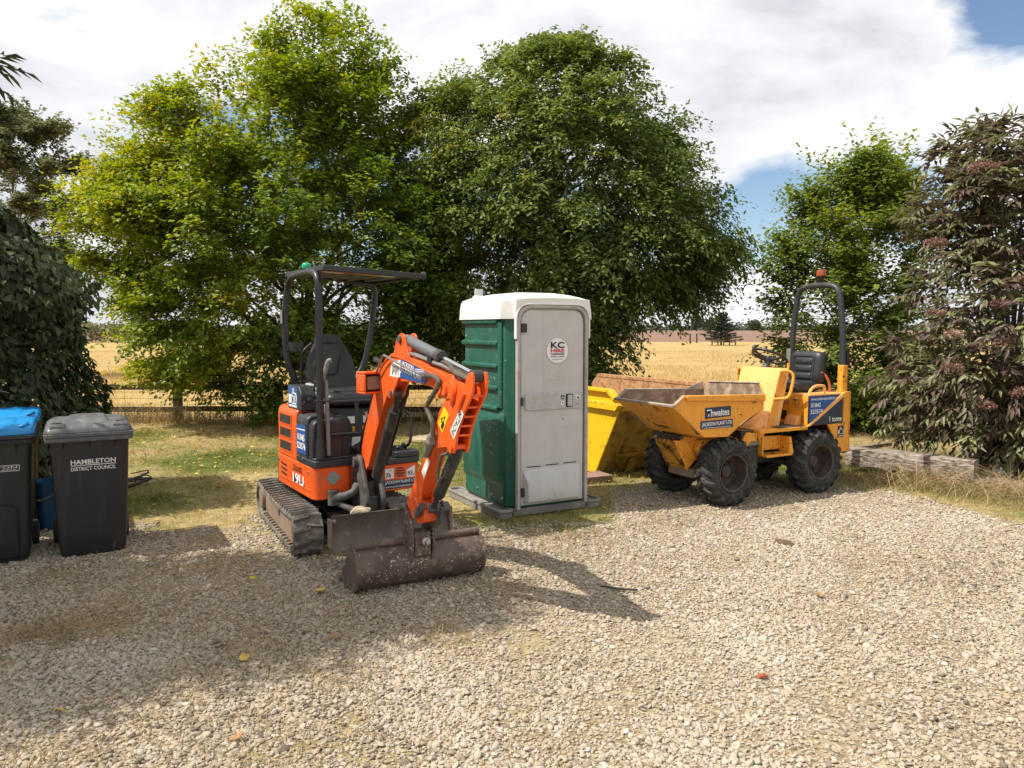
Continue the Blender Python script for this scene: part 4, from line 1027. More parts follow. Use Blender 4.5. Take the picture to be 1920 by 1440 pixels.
    MB(XA).prism([(0.63, 1.185), (0.655, 1.165), (0.69, 1.205), (0.665, 1.225)], 'y', -hw - .0105, -hw - .0092).build('warning_symbol', 'black_print', dip)
    decal('sticker', [(0.92, -hw - .006, 1.325), (0.965, -hw - .006, 1.292), (0.825, -hw - .006, 1.128), (0.775, -hw - .006, 1.175)], 'white_print', dip, (0, -1, 0), 0.003, mx=XA)
    rd = Vector((-0.142, 0, -0.157)).normalized(); ud = Vector((0.157, 0, -0.142)).normalized()
    text('HITACHI', dip, (0.871, -hw - .009, 1.230), rd, Vector((0.157, 0, -0.142)), 0.044, 0.19, 'black_print', 0.02, mx=XA)
    decal('sticker', [(0.40, -hw - .006, 0.955), (0.445, -hw - .006, 0.935), (0.345, -hw - .006, 0.805), (0.30, -hw - .006, 0.845)], 'white_print', dip, (0, -1, 0), 0.003, mx=XA)
    MB(XA).cyl((0.715, -0.075, 1.425), (0.715, 0.075, 1.425), 0.038, n=16).build('pivot_pin', 'orange_paint', dip)
    MB(XA).cyl((0.79, -0.062, 1.075), (0.79, 0.062, 1.075), 0.020, n=12).build('pivot_pin', 'orange_paint', dip)
    MB(XA).tube(spath([(0.99, -hw - .012, 1.42), (0.93, -hw - .014, 1.345), (0.91, -hw - .012, 1.30)], 3), 0.011, 6).build('lug', 'orange_paint', dip)
    MB(XA).tube(spath([(0.80, -hw - .008, 1.49), (0.845, -hw - .016, 1.44), (0.835, -hw - .016, 1.38), (0.80, -hw - .010, 1.34)], 4), 0.014, 7).build('lug', 'orange_paint', dip)
    vb = MB(XA); vb.cyl((0.545, -0.075, 1.125), (0.505, -0.075, 1.06), 0.026, n=10); vb.cyl((0.515, -0.075, 1.08), (0.42, -0.07, 0.97), 0.030, 0.022, 10); vb.box(0.50, 0.55, -0.10, -0.055, 1.06, 1.11)
    vb.build('hose_valve', 'grey_pipe', dip, bevel=0.003)
    # ---- bucket cylinder and linkage
    bcy = MB(XA); bcy.tube([(0.79, 0.0, 1.075), (0.74, 0, 1.02), (0.47, 0, 0.72), (0.455, 0, 0.70)], [0.03, 0.040, 0.040, 0.034], 16)
    bco2 = bcy.build('bucket_cylinder', 'cylinder_black', T)
    MB(XA).cyl((0.46, 0, 0.705), (0.37, 0, 0.615), 0.020, n=12).build('cylinder_rod', 'cylinder_black', bco2)
    MB(XA).tube(spath([(0.74, -0.055, 1.03), (0.66, -0.065, 1.0), (0.60, -0.06, 0.90), (0.58, -0.055, 0.82), (0.62, -0.05, 0.86)]), 0.011, 6).build('hydraulic_hose', 'hose', bco2)
    lk = MB(XA)
    lk.cyl((0.34, -0.02, 0.60), (0.34, 0.12, 0.60), 0.034, n=14)
    lk.cyl((0.34, 0.02, 0.60), (0.34, 0.05, 0.60), 0.045, n=14)
    for y in (-0.078, 0.062):
        lk.prism(rpoly([(0.40, 0.62), (0.36, 0.655), (0.20, 0.56), (0.22, 0.51), (0.30, 0.55)], 0.02), 'y', y, y + 0.016)
    lk.prism(rpoly([(0.30, 0.57), (0.40, 0.62), (0.37, 0.50), (0.27, 0.44), (0.20, 0.44)], 0.02), 'y', 0.045, 0.062)
    lk.build('bucket_link', 'cast_grey', T, bevel=0.004)
    pin = MB(XA); pin.lathe([(0, -0.062), (0.070, -0.062), (0.078, -0.052), (0.078, 0.052), (0.070, 0.062), (0, 0.062)], (0.165, 0, 0.572), (0, 1, 0), 24); pin.prism(rpoly([(0.09, 0.54), (0.21, 0.47), (0.31, 0.50), (0.31, 0.58)], 0.02), 'y', -0.046, 0.046); pin.build('pivot_pin', 'orange_paint', dip)
    # ---- hitch bracket
    hb = MB(XA)
    for y in (-0.085, 0.068):
        hb.prism(rpoly([(-0.03, 0.545), (0.02, 0.562), (0.066, 0.548), (0.150, 0.49), (0.185, 0.46), (0.190, 0.30), (0.150, 0.14), (0.066, 0.23), (0.024, 0.312), (-0.02, 0.376), (0.0, 0.42), (0.02, 0.47), (-0.02, 0.50)], 0.02), 'y', y, y + 0.018)
    hbo = hb.build('hitch_plate', 'bucket_steel', T, bevel=0.003)
    hk = MB(XA); hk.box(0.05, 0.185, -0.060, 0.062, 0.23, 0.40); hk.build('hitch_block', 'bucket_steel', hbo, bevel=0.012)
    MB(XA).lathe([(0, 0), (0.030, 0), (0.030, 0.04), (0.018, 0.045), (0.016, 0.07), (0, 0.072)], (0.182, 0.010, 0.335), (1, 0, 0.1), 14).build('hitch_bolt', 'bare_metal', hbo)
    MB(XA).cyl((-0.01, -0.10, 0.545), (-0.01, 0.10, 0.545), 0.026, n=12).build('hitch_pin', 'cast_grey', hbo)
    # ---- ditching bucket, rolled in so its curved back faces forward
    bp = [(-0.255, 0.022), (-0.10, 0.004), (0.02, 0.006), (0.095, 0.035), (0.150, 0.095), (0.168, 0.165), (0.150, 0.225), (0.105, 0.275), (0.060, 0.300)]
    th_ = 0.012
    ring = bp + [(x - 0.010 if z > 0.05 else x, z + (0.012 if z <= 0.05 else 0.0)) for x, z in bp[::-1]]
    bk = MB(XA); bk.prism(ring, 'y', -0.448, 0.478); bko = bk.build('bucket', 'bucket_steel', T, smooth=50)
    for (y0_, y1_) in ((-0.462, -0.448), (0.478, 0.492)):
        e_ = MB(XA); e_.prism(rpoly([(-0.27, 0.012), (-0.10, -0.004), (0.025, -0.002), (0.105, 0.03), (0.160, 0.09), (0.178, 0.165), (0.158, 0.235), (0.11, 0.29), (0.03, 0.352)], [0, .02, .02, .02, .02, .02, .02, .02, 0.012]), 'y', y0_, y1_); e_.build('bucket_cheek', 'bucket_steel', bko, bevel=0.002)
    MB(XA).cyl((0.045, -0.448, 0.318), (0.045, 0.478, 0.318), 0.027, n=14).build('bucket_tube', 'bucket_steel', bko, smooth=50)
    e_ = MB(XA); e_.prism([(-0.33, 0.020), (-0.20, 0.010), (-0.20, 0.026), (-0.33, 0.027)], 'y', -0.462, 0.492); e_.build('cutting_edge', 'bare_metal', bko)
    return T
build_excavator()

# ------------------------------------------------------------------ portable toilet
def build_toilet():
    T = thing('portable_toilet', 'green portable toilet cabin with grey door and white roof standing beside the excavator', 'portable toilet', (0.061, 7.19, 0), heading(28))
    # local: +x out of the door, +y to the right of the door as seen from outside (image right)
    D = 1.10; y0, y1 = -0.10, 0.83
    b = MB()
    sk = lambda ya, yb, xa, xb, z1: b.prism(rpoly(rect(xa, xb, ya, yb), 0.07), 'z', 0.0, z1)
    base = MB()
    for (ya, yb) in ((y0 - 0.12, y0 + 0.06), (y1 - 0.06, y1 + 0.13)):
        xa, xb = -D - 0.12, 0.015
        base.prism(rpoly(rect(xa + 0.01, xb - 0.01, ya + 0.008, yb - 0.008), 0.06), 'z', 0.0, 0.062)
        o_ = rpoly(rect(xa, xb, ya, yb), 0.065, 5); i_ = rpoly(rect(xa + 0.028, xb - 0.028, ya + 0.028, yb - 0.028), 0.04, 5)
        n = len(o_); v = [(x, y, 0.062) for x, y in o_] + [(x, y, 0.088) for x, y in o_] + [(x, y, 0.088) for x, y in i_] + [(x, y, 0.064) for x, y in i_]
        f = []
        for k in range(3):
            for q in range(n): f.append((k * n + q, k * n + (q + 1) % n, (k + 1) * n + (q + 1) % n, (k + 1) * n + q))
        f.append(tuple(range(3 * n, 4 * n))); f.append(tuple(range(n)))
        base.add(v, f)
    base.box(-D, -0.012, y0 + 0.06, y1 - 0.06, 0.012, 0.085)
    base.build('skid_base', 'toilet_base', T, bevel=0.006)
    body = MB()
    c = 0.11
    foot = [(-0.005, y0 + c), (-c, y0), (-D + c, y0), (-D, y0 + c), (-D, y1 - c), (-D + c, y1), (-c, y1), (-0.005, y1 - c)]
    body.prism(foot[::-1], 'z', 0.09, 1.92)
    bo = body.build('body', 'toilet_green', T, bevel=0.018)
    # moulded upper ribs on the side wall and the bulged lower panel
    zs = (1.865, 1.655, 1.435, 1.225, 1.03)
    for side, yy, sg in ((0, y0, -1), (1, y1, 1)):
        for z in zs:
            rib = MB(); rib.prism([(0.0 * sg + yy, z - 0.034), (sg * 0.034 + yy, z - 0.020), (sg * 0.036 + yy, z + 0.014), (yy, z + 0.028)], 'x', -D + 0.10, -0.20); rib.build('wall_rib', 'toilet_green', bo, bevel=0.008)
        rib = MB(); rib.prism([(yy, 1.03), (yy, 1.87), (yy + sg * 0.022, 1.86), (yy + sg * 0.022, 1.04)], 'x', -0.20, -0.125); rib.build('wall_rib', 'toilet_green', bo, bevel=0.008)
    lw = MB()
    for yy, sg in ((y0, -1), (y1, 1)):
        lw.loft([[(x, yy - sg * 0.002, z) for x, z in rpoly(rect(-D + 0.06, -0.09, 0.27, 1.00), 0.05)], [(x, yy + sg * 0.026, z) for x, z in rpoly(rect(-D + 0.12, -0.17, 0.32, 0.95), 0.05)]])
        lw.loft([[(x, yy + sg * 0.020, z) for x, z in rpoly([(-0.92, 0.34), (-0.60, 0.34), (-0.66, 0.92), (-0.92, 0.92)], 0.03)], [(x, yy + sg * 0.045, z) for x, z in rpoly([(-0.88, 0.38), (-0.66, 0.38), (-0.71, 0.88), (-0.88, 0.88)], 0.03)]])
    lw.build('lower_panel', 'toilet_green', bo, bevel=0.008)
    bt = MB()
    for x in (-0.98, -0.70, -0.36, -0.14):
        bt.lathe([(0, 0), (0.014, 0), (0.012, 0.010), (0, 0.012)], (x, y0 - 0.0, 0.17), (0, -1, 0), 10)
    bt.build('bolt', 'bare_metal', bo)
    # roof: skirt, chamfer, shallow crown
    rf = MB()
    def oct_(i, ex, z, cc=c):
        mx_, my_ = (-D - 0.04) / 2, (y0 + y1) / 2; hx, hy = (D + 0.016) / 2 + ex, (y1 - y0) / 2 + 0.035 + ex; kx, ky = 1 - i / hx, 1 - i / hy
        return [(mx_ + (x - mx_) * kx, my_ + (y - my_) * ky, z) for x, y in ((-0.012, y0 + cc - 0.03), (-cc + 0.02, y0 - 0.035 - ex), (-D + cc - 0.03, y0 - 0.035 - ex), (-D - 0.028 - ex, y0 + cc), (-D - 0.028 - ex, y1 - cc), (-D + cc - 0.03, y1 + 0.035 + ex), (-cc + 0.02, y1 + 0.035 + ex), (-0.012, y1 - cc + 0.03))]
    rf.loft([oct_(0.0, 0.012, 1.885), oct_(0.0, 0.004, 1.97), oct_(0.006, 0.0, 2.050), oct_(0.020, 0.0, 2.074), oct_(0.05, 0, 2.088), oct_(0.08, 0, 2.100), oct_(0.16, 0, 2.124), oct_(0.27, 0, 2.144), oct_(0.40, 0, 2.152)])
    ro = rf.build('roof', 'toilet_white', T, smooth=30)
    vp = MB(); vp.lathe([(0.0, 0), (0.075, 0), (0.06, 0.06), (0.0, 0.06)], (-D + 0.20, y0 + 0.12, 2.07), (0, 0, 1), 16); vp.build('vent_collar', 'toilet_white', ro)
    MB().cyl((-D + 0.20, y0 + 0.12, 2.12), (-D + 0.20, y0 + 0.12, 2.20), 0.045, n=16).build('vent_pipe', 'latch_grey', ro)
    # roof front arch reaching down around the door head
    yl, yr = 0.005, 0.725; zt = 1.985
    outer = rpoly([(yl - 0.035, 0.085), (yr + 0.035, 0.085), (yr + 0.035, zt + 0.03), (yl - 0.035, zt + 0.03)], [0, 0, 0.17, 0.17], 10)
    inner = rpoly([(yl, 0.085), (yr, 0.085), (yr, zt), (yl, zt)], [0, 0, 0.145, 0.145], 10)
    def ringface(o2, i2, x0_, x1_, mb):
        n = len(o2); v = [(x0_, a, z) for a, z in o2] + [(x1_, a, z) for a, z in o2] + [(x1_, a, z) for a, z in i2] + [(x0_, a, z) for a, z in i2]
        f = []
        for q in range(n):
            if q == 0: continue
            r_ = (q + 1) % n
            for (p_, s_) in ((0, 1), (1, 2), (2, 3), (3, 0)): f.append((p_ * n + q, p_ * n + r_, s_ * n + r_, s_ * n + q))
        mb.add(v, f)
    ya_, yb_ = y0 + c - 0.035, y1 - c + 0.035
    arch = rpoly([(yl - 0.037, 1.80), (yl - 0.037, zt + 0.032), (yr + 0.037, zt + 0.032), (yr + 0.037, 1.80)], [0, 0.17, 0.17, 0], 10)
    ar = MB(); ar.prism([(min(ya_, yl - 0.05), 1.885), (min(ya_, yl - 0.05), 2.068), (yl + 0.1, 2.082), ((yl + yr) / 2, 2.090), (yr - 0.1, 2.086), (max(yb_, yr + 0.05), 2.072), (max(yb_, yr + 0.05), 1.885), (yr + 0.037, 1.885)] + [(a, max(b, 1.885)) for a, b in arch[::-1][1:-1]] + [(yl - 0.037, 1.885)], 'x', -0.020, 0.030)
    ar.build('roof_front', 'toilet_white', ro, bevel=0.006)
    ar = MB(); o2 = rpoly([(yl - 0.052, 1.70), (yr + 0.052, 1.70), (yr + 0.052, zt + 0.047), (yl - 0.052, zt + 0.047)], [0, 0, 0.18, 0.18], 10); i2 = rpoly([(yl - 0.037, 1.70), (yr + 0.037, 1.70), (yr + 0.037, zt + 0.032), (yl - 0.037, zt + 0.032)], [0, 0, 0.17, 0.17], 10)
    ringface(o2, i2, -0.004, 0.040, ar); ar.build('door_head', 'toilet_white', ro, bevel=0.008)
    fr = MB(); ringface(outer, inner, -0.01, 0.036, fr); fr.build('door_frame', 'toilet_frame', T, bevel=0.007)
    # door
    dd = rpoly([(yl + 0.012, 0.115), (yr - 0.012, 0.115), (yr - 0.012, zt - 0.013), (yl + 0.012, zt - 0.013)], [0.01, 0.01, 0.135, 0.135], 10)
    d = MB(); d.prism(dd, 'x', -0.012, 0.016); do = d.build('door', 'toilet_door', T, bevel=0.006)
    lp = MB(); ym = (yl + yr) / 2
    lp.add([(0.016, yl + 0.03, 0.46), (0.016, yr - 0.045, 0.48), (0.085, yr - 0.085, 0.335), (0.085, yl + 0.06, 0.325), (0.016, yl + 0.03, 0.14), (0.016, yr - 0.045, 0.14), (0.075, yl + 0.06, 0.15), (0.075, yr - 0.085, 0.15)], [(0, 1, 2, 3), (3, 2, 7, 6), (0, 3, 6, 4), (1, 5, 7, 2), (6, 7, 5, 4), (0, 4, 5, 1)])
    lp.build('kick_panel', 'toilet_door', do, bevel=0.008)
    for k in range(3): 
        ya = yl + 0.08 + k * 0.20
        MB().box(0.0155, 0.0175, ya, ya + 0.15, 0.476 + 0.004 * k, 0.486 + 0.004 * k).build('vent_slot', 'black_print', do)
    lt = MB(); lt.prism(rpoly(rect(yl + 0.05, yr - 0.035, 1.02, 1.185), 0.02), 'x', 0.0155, 0.030); lto = lt.build('latch_panel', 'latch_grey', do, bevel=0.006)
    MB().prism(rpoly(rect(0.505, 0.585, 1.035, 1.165), 0.01), 'x', 0.0295, 0.0315).build('handle_recess', 'black_steel', lto)
    MB().prism(rpoly(rect(0.520, 0.570, 1.045, 1.155), 0.008), 'x', 0.031, 0.050).build('handle', 'latch_grey', lto, bevel=0.004)
    for k in range(2):
        MB().prism(rpoly(rect(0.452, 0.486, 1.115 - 0.058 * k, 1.155 - 0.058 * k), 0.004), 'x', 0.0302, 0.0318).build('arrow_mark', 'white_print' if k else 'black_print', lto)
        zc = 1.135 - 0.058 * k; s_ = 1 if k == 0 else -1
        MB().prism([(0.460, zc - 0.010 * s_), (0.478, zc - 0.010 * s_), (0.469, zc + 0.012 * s_)], 'x', 0.0318, 0.0326).build('arrow_mark', 'black_print' if k else 'white_print', lto)
    MB().lathe([(0, 0), (0.026, 0), (0.022, 0.008), (0, 0.009)], (0.030, 0.640, 1.125), (1, 0, 0), 18).build('lock_dial', 'white_print', lto)
    MB().lathe([(0, 0), (0.013, 0), (0.010, 0.005), (0, 0.006)], (0.039, 0.640, 1.125), (1, 0, 0), 14).build('lock_button', 'toilet_green', lto)
    MB().box(0.030, 0.0312, 0.615, 0.665, 1.048, 1.082).build('lock_plate', 'toilet_frame', lto)
    for z in (1.80, 0.245):
        MB().prism(rpoly(rect(yl + 0.004, yl + 0.066, z - 0.042, z + 0.042), 0.006), 'x', 0.016, 0.040).build('hinge', 'black_steel', do, bevel=0.003)
    MB().prism(rpoly(rect(yl - 0.003, yl + 0.03, 1.07, 1.15), 0.004), 'x', 0.016, 0.037).build('hinge', 'black_steel', do, bevel=0.003)
    # round sign
    cz, cy = 1.585, 0.415; rd = 0.125
    ds = MB(); ds.lathe([(0, 0), (rd, 0), (rd, 0.003), (0, 0.003)], (0.016, cy, cz), (1, 0, 0), 40); so = ds.build('sign_plate', 'white_print', do)
    rg = MB(); rg.tube([(0.0195, cy + rd * 0.985 * math.cos(k * math.pi / 20), cz + rd * 0.985 * math.sin(k * math.pi / 20)) for k in range(40)], 0.0028, 5, closed=True); rg.build('sign_rim', 'toilet_frame', so)
    xs = 0.0192
    ry = (0, 1, 0); rz = (0, 0, 1)
    text('KC', so, (xs, cy, cz + 0.052), ry, rz, 0.062, 0.155, 'black_print', 0.035)
    text('HIRE', so, (xs, cy, cz - 0.002), ry, rz, 0.036, 0.155, 'red_print', 0.04)
    MB().box(xs, xs + 0.001, cy - 0.055, cy + 0.078, cz - 0.040, cz - 0.028).build('sign_bar', 'black_print', so)
    MB().lathe([(0, 0), (0.009, 0), (0.009, 0.001), (0, 0.001)], (xs, cy - 0.066, cz - 0.034), (1, 0, 0), 12).build('sign_dot', 'red_print', so)
    text('01845 574500', so, (xs, cy, cz - 0.058), ry, rz, 0.014, 0.15, 'black_print', 0.02)
    text('www.kc-hire.com', so, (xs, cy, cz - 0.083), ry, rz, 0.011, 0.12, 'black_print', 0.01)
    # scuffs above the latch
    for k in range(9):
        yy = 0.30 + RNG.random() * 0.30; zz = 1.285 + RNG.random() * 0.035
        MB().box(0.0158, 0.0164, yy, yy + 0.015 + 0.04 * RNG.random(), zz, zz + 0.004).build('scuff', 'toilet_frame', do)
    # scratches in the green plastic
    sc = MB()
    for k in range(14):
        x = -0.25 - 0.7 * RNG.random(); z = 1.28 + 0.12 * RNG.random() if k < 9 else 0.5 + 0.4 * RNG.random()
        y = y0 - 0.0008 if k < 9 else y0 - 0.027
        sc.tube(spath([(x, y, z), (x + 0.03, y, z + 0.03 * (RNG.random() - .3)), (x + 0.07, y, z + 0.05 * (RNG.random() - .6))], 3), 0.0016, 4)
    sc.build('scratch', 'latch_grey', bo)
build_toilet()

# ------------------------------------------------------------------ skip
def build_skip():
    S = thing('skip', 'large yellow builders skip with rusty inside behind the toilet and the dumper', 'skip', (1.017, 9.30, 0), heading(29))
    Wd = 1.72; Lb = 2.0
    # side profile in (x, z): x=0 near bottom corner, towards camera positive; the far end mirrors it
    side = [(0.0, 0.03), (0.49, 0.86), (0.525, 0.895), (0.445, 0.985), (0.325, 1.078), (-2.33, 1.078), (-2.45, 0.985), (-2.53, 0.895), (-2.49, 0.86), (-2.0, 0.03)]
    wl = MB(); wl.prism(side, 'y', 0.0, 0.022); w0 = wl.build('side_wall', 'skip_yellow', S, bevel=0.004)
    wl = MB(); wl.prism(side, 'y', Wd - 0.022, Wd); wl.build('side_wall', 'skip_rust', S)
    lin = MB(); lin.prism([(x, z) for x, z in side], 'y', 0.023, 0.028); lin.build('side_lining', 'skip_rust', S)
    en = MB(); en.prism([(0.0, 0.03), (0.49, 0.86), (0.47, 0.86), (-0.025, 0.03)], 'y', 0.024, Wd - 0.024); eo = en.build('end_wall', 'skip_end', S)
    en = MB(); en.prism([(-2.0, 0.03), (-2.49, 0.86), (-2.47, 0.86), (-1.975, 0.03)], 'y', 0.03, Wd - 0.024); en.build('end_wall', 'skip_rust', S)
    fl = MB(); fl.box(-2.0, 0.0, 0.024, Wd - 0.024, 0.03, 0.05); fl.build('floor', 'skip_rust', S)
    # rim: hollow rail along the top with folded lip below it
    rm = MB()
    rm.prism([(-2.33, 1.040), (0.29, 1.040), (0.325, 1.082), (-2.36, 1.082)], 'y', -0.055, 0.03)
    rm.prism([(0.29, 1.04), (0.42, 0.95), (0.465, 0.985), (0.33, 1.085)], 'y', -0.055, 0.03)
    rm.prism([(-2.50, 0.835), (0.475, 0.835), (0.525, 0.90), (0.505, 0.925), (-2.50, 0.925)], 'y', -0.060, 0.0)
    rm.build('rim_rail', 'skip_yellow', w0, bevel=0.008)
    r2 = MB(); r2.box(-2.36, 0.30, Wd - 0.03, Wd + 0.05, 1.03, 1.08); r2.build('rim_rail', 'skip_rust', S, bevel=0.006)
    r2 = MB(); r2.prism([(0.44, 0.83), (0.49, 0.83), (0.525, 0.895), (0.47, 0.895)], 'y', 0.03, Wd); r2.build('end_rail', 'skip_yellow', S, bevel=0.005)
    # creased bulge and stiffeners on the sloping end
    st = MB()
    for y in (0.18, 0.30):
        st.prism([(0.16, 0.24), (0.44, 0.72), (0.45, 0.72), (0.17, 0.24)], 'y', y, y + 0.012)
    for y in (0.42, 0.78, 1.2):
        st.prism([(0.02, 0.03), (0.14, 0.20), (0.17, 0.20), (0.09, 0.03)], 'y', y, y + 0.10)
    st.prism([(0.10, 0.22), (0.16, 0.22), (0.19, 0.27), (0.13, 0.27)], 'y', 0.2, 1.5)
    st.build('end_stiffener', 'skip_end', eo, bevel=0.004)
    ps = MB(); ps.lathe([(0, 0), (0.045, 0), (0.045, 0.05), (0.06, 0.06), (0.06, 0.08), (0, 0.08)], (-0.55, -0.055, 0.60), (0, -1, 0), 16); ps.build('lifting_lug', 'skip_yellow', w0)
build_skip()

# ------------------------------------------------------------------ site dumper
def build_dumper():
    T = thing('site_dumper', 'yellow one tonne site dumper with front tipping tub and black roll bar', 'dumper', (1.987, 8.091, 0), heading(-61))
    # ---- wheels
    def wheel(x, ysign, spin):
        w = bpy.data.objects.new('wheel', None); COL.objects.link(w); w.parent = T; w.location = (x, 0.40 * ysign, 0.345); w.rotation_euler = (0, spin, 0)
        w['label'] = 'muddy wheel with chevron tread'
        s = ysign; hw = 0.125
        prof = [(0.200, -hw + 0.02), (0.235, -hw), (0.290, -hw + 0.005), (0.318, -hw + 0.03), (0.326, -0.05), (0.328, 0.0), (0.326, 0.05), (0.318, hw - 0.03), (0.290, hw - 0.005), (0.235, hw), (0.200, hw - 0.02), (0.185, hw - 0.03), (0.185, -hw + 0.03)]
        t = MB(); n = 40
        rings = [[(r_ * math.cos(2 * math.pi * k / n), h, r_ * math.sin(2 * math.pi * k / n)) for r_, h in prof] for k in range(n)]
        rings.append(rings[0]); t.loft(rings, cap=False)
        m = 19
        for k in range(m):
            for half in (-1, 1):
                a0 = 2 * math.pi * (k + (0.5 if half > 0 else 0)) / m
                segs = []
                for (yy, da, rad, up, wd) in ((0.008, 0.115, 0.322, 0.031, 0.044), (0.055, 0.050, 0.321, 0.031, 0.044), (0.098, -0.015, 0.312, 0.030, 0.050), (0.122, -0.055, 0.292, 0.020, 0.055), (0.124, -0.075, 0.268, 0.006, 0.05)):
                    a = a0 + da; y = half * yy * 1.0
                    ring = []
                    for (tt, hh) in ((-wd / 2, -0.006), (wd / 2, -0.006), (wd * 0.36, up), (-wd * 0.36, up)):
                        rr = rad + hh if yy < 0.11 else rad
                        yo = y if yy < 0.11 else y + half * (hh if hh > 0 else hh) * 0.7
                        if yy >= 0.11: rr = rad + (hh * 0.5 if hh > 0 else 0)
                        ca, sa = math.cos(a), math.sin(a)
                        ring.append((rr * ca - tt * sa, yo, rr * sa + tt * ca))
                    segs.append(ring)
                t.loft(segs)
        t.build('tyre', 'rubber', w, smooth=35)
        r = MB()
        r.lathe([(0.175, 0.105 * s), (0.195, 0.112 * s), (0.197, 0.098 * s), (0.182, 0.088 * s), (0.176, 0.0), (0.165, -0.03 * s), (0.09, -0.045 * s), (0.07, -0.04 * s), (0.0, -0.04 * s)], (0, 0, 0), (0, 1, 0), 32, cap=False)
        r.lathe([(0.178, -0.11 * s), (0.178, 0.02 * s)], (0, 0, 0), (0, 1, 0), 32, cap=False)
        r.build('rim', 'rim_dark', w, smooth=40)
        h = MB(); h.lathe([(0.065, 0), (0.062, 0.05), (0.04, 0.06), (0, 0.062)], (0, -0.045 * s, 0), (0, s, 0), 18)
        for k in range(5):
            a = 2 * math.pi * k / 5; h.lathe([(0.013, 0), (0.013, 0.03), (0, 0.032)], (0.112 * math.cos(a), -0.045 * s, 0.112 * math.sin(a)), (0, s, 0), 6)
        h.build('hub', 'rim_dark', w)
    for (x, s, sp) in ((0.0, 1, 0.1), (-1.30, 1, 0.7), (0.0, -1, 1.2), (-1.30, -1, 0.4)): wheel(x, s, sp)
    for xa in (0, -1.30):
        ax = MB(); ax.cyl((xa, -0.34, 0.345), (xa, 0.34, 0.345), 0.06, n=14); ax.box(xa - 0.12, xa + 0.12, -0.12, 0.12, 0.26, 0.43); ax.build('axle', 'black_steel', T)
    # ---- tub
    B = MB()
    zr = 1.145; w = 0.45
    # vertical side with folded rim band
    near = [(0.64, 1.15), (-0.455, 1.115), (-0.455, 0.955), (-0.185, 0.85), (0.03, 0.705), (0.354, 0.722), (0.765, 1.045)]
    def skin(pts, th, mb, nv):
        v = [Vector(p) for p in pts]; nv = Vector(nv).normalized() * th; n = len(v)
        mb.add(v + [p + nv for p in v], [tuple(range(n)), tuple(range(n, 2 * n))[::-1]] + [(i, (i + 1) % n, n + (i + 1) % n, n + i) for i in range(n)])
    sd_ = MB(); sd_.prism(near, 'y', w - 0.008, w); tub = sd_.build('tub_side', 'dumper_yellow', T, bevel=0.003)
    sd_ = MB(); sd_.prism(near, 'y', -w, -w + 0.008); sd_.build('tub_side', 'tub_inside', T, bevel=0.003)
    sd_ = MB(); sd_.prism([(x, z) for x, z in near], 'y', w - 0.0125, w - 0.0085); sd_.build('tub_lining', 'tub_inside', T)
    # underside: front slope with a narrowing centre chute, and back slope
    A0, A1 = (0.765, w, 1.045), (0.765, -w, 1.045); P0, P1 = (0.354, w, 0.722), (0.354, -w, 0.722)
    C0, C1 = (0.455, 0.17, 0.735), (0.455, -0.17, 0.735)
    L0, L1 = (0.765, 0.10, 1.045), (0.765, -0.30, 1.045)
    fs = MB()
    skin([A0, L0, C0, P0], 0.008, fs, (-0.6, 0, 0.8)); skin([L1, A1, P1, C1], 0.008, fs, (-0.6, 0, 0.8))
    fs.build('tub_front', 'dumper_yellow', tub)
    fs = MB(); skin([L0, L1, C1, C0], 0.008, fs, (-0.6, 0, 0.8)); ch = fs.build('tub_chute', 'dumper_yellow', tub)
    fi = MB()
    fi.add([(0.755, w - .013, 1.048), (0.755, -w + .013, 1.048), (0.40, -w + .013, 0.745), (0.40, w - .013, 0.745), (0.03, w - .013, 0.72), (0.03, -w + .013, 0.72), (-0.44, -w + .013, 0.96), (-0.44, w - .013, 0.96)], [(0, 1, 2, 3), (3, 2, 5, 4), (4, 5, 6, 7)])
    fi.build('tub_floor', 'tub_inside', T, smooth=0)
    ub = MB(); ub.add([(0.36, w - .01, 0.722), (0.36, -w + .01, 0.722), (0.03, -w + .01, 0.703), (0.03, w - .01, 0.703), (-0.455, -w + .01, 0.953), (-0.455, w - .01, 0.953)], [(0, 1, 2, 3), (3, 2, 4, 5)]); ub.build('tub_underside', 'dumper_worn', T, smooth=0)
    # raised back plate
    bp = MB(); bp.prism([(-w, 0.95), (w, 0.95), (w, 1.125), (0.385, 1.235), (-0.35, 1.205), (-w, 1.115)], 'x', -0.463, -0.455); bpo = bp.build('tub_back', 'dumper_pale', tub)
    bi = MB(); bi.prism([(-w + .012, 0.95), (w - .012, 0.95), (w - .012, 1.12), (0.383, 1.230), (-0.35, 1.200), (-w + .012, 1.112)], 'x', -0.4545, -0.450); bi.build('tub_lining', 'tub_inside', bpo)
    bl = MB(); bl.box(-0.475, -0.44, -0.35, 0.385, 1.205, 1.218, Matrix.Translation((0, 0, 1.21)) @ Matrix.Rotation(R(2.3), 4, 'X') @ Matrix.Translation((0, 0, -1.204))); bl.build('tub_lip', 'tub_lip', bpo, bevel=0.003)
    # rim band on the near side, far rim, front lip
    rb = MB(); rb.prism([(0.60, 1.150), (-0.463, 1.118), (-0.463, 1.045), (0.60, 1.095)], 'y', w, w + 0.028); rb.build('rim_band', 'dumper_yellow', tub, bevel=0.008)
    lp = MB()
    lp.prism([(0.735, 1.040), (0.775, 1.040), (0.780, 1.062), (0.745, 1.066)], 'y', -w - 0.02, w + 0.02)
    lp.prism([(0.775, 1.045), (0.63, 1.148), (0.615, 1.152), (0.745, 1.052)], 'y', w - 0.02, w + 0.022)
    lp.prism([(0.775, 1.045), (0.63, 1.148), (0.615, 1.152), (0.745, 1.052)], 'y', -w - 0.022, -w + 0.02)
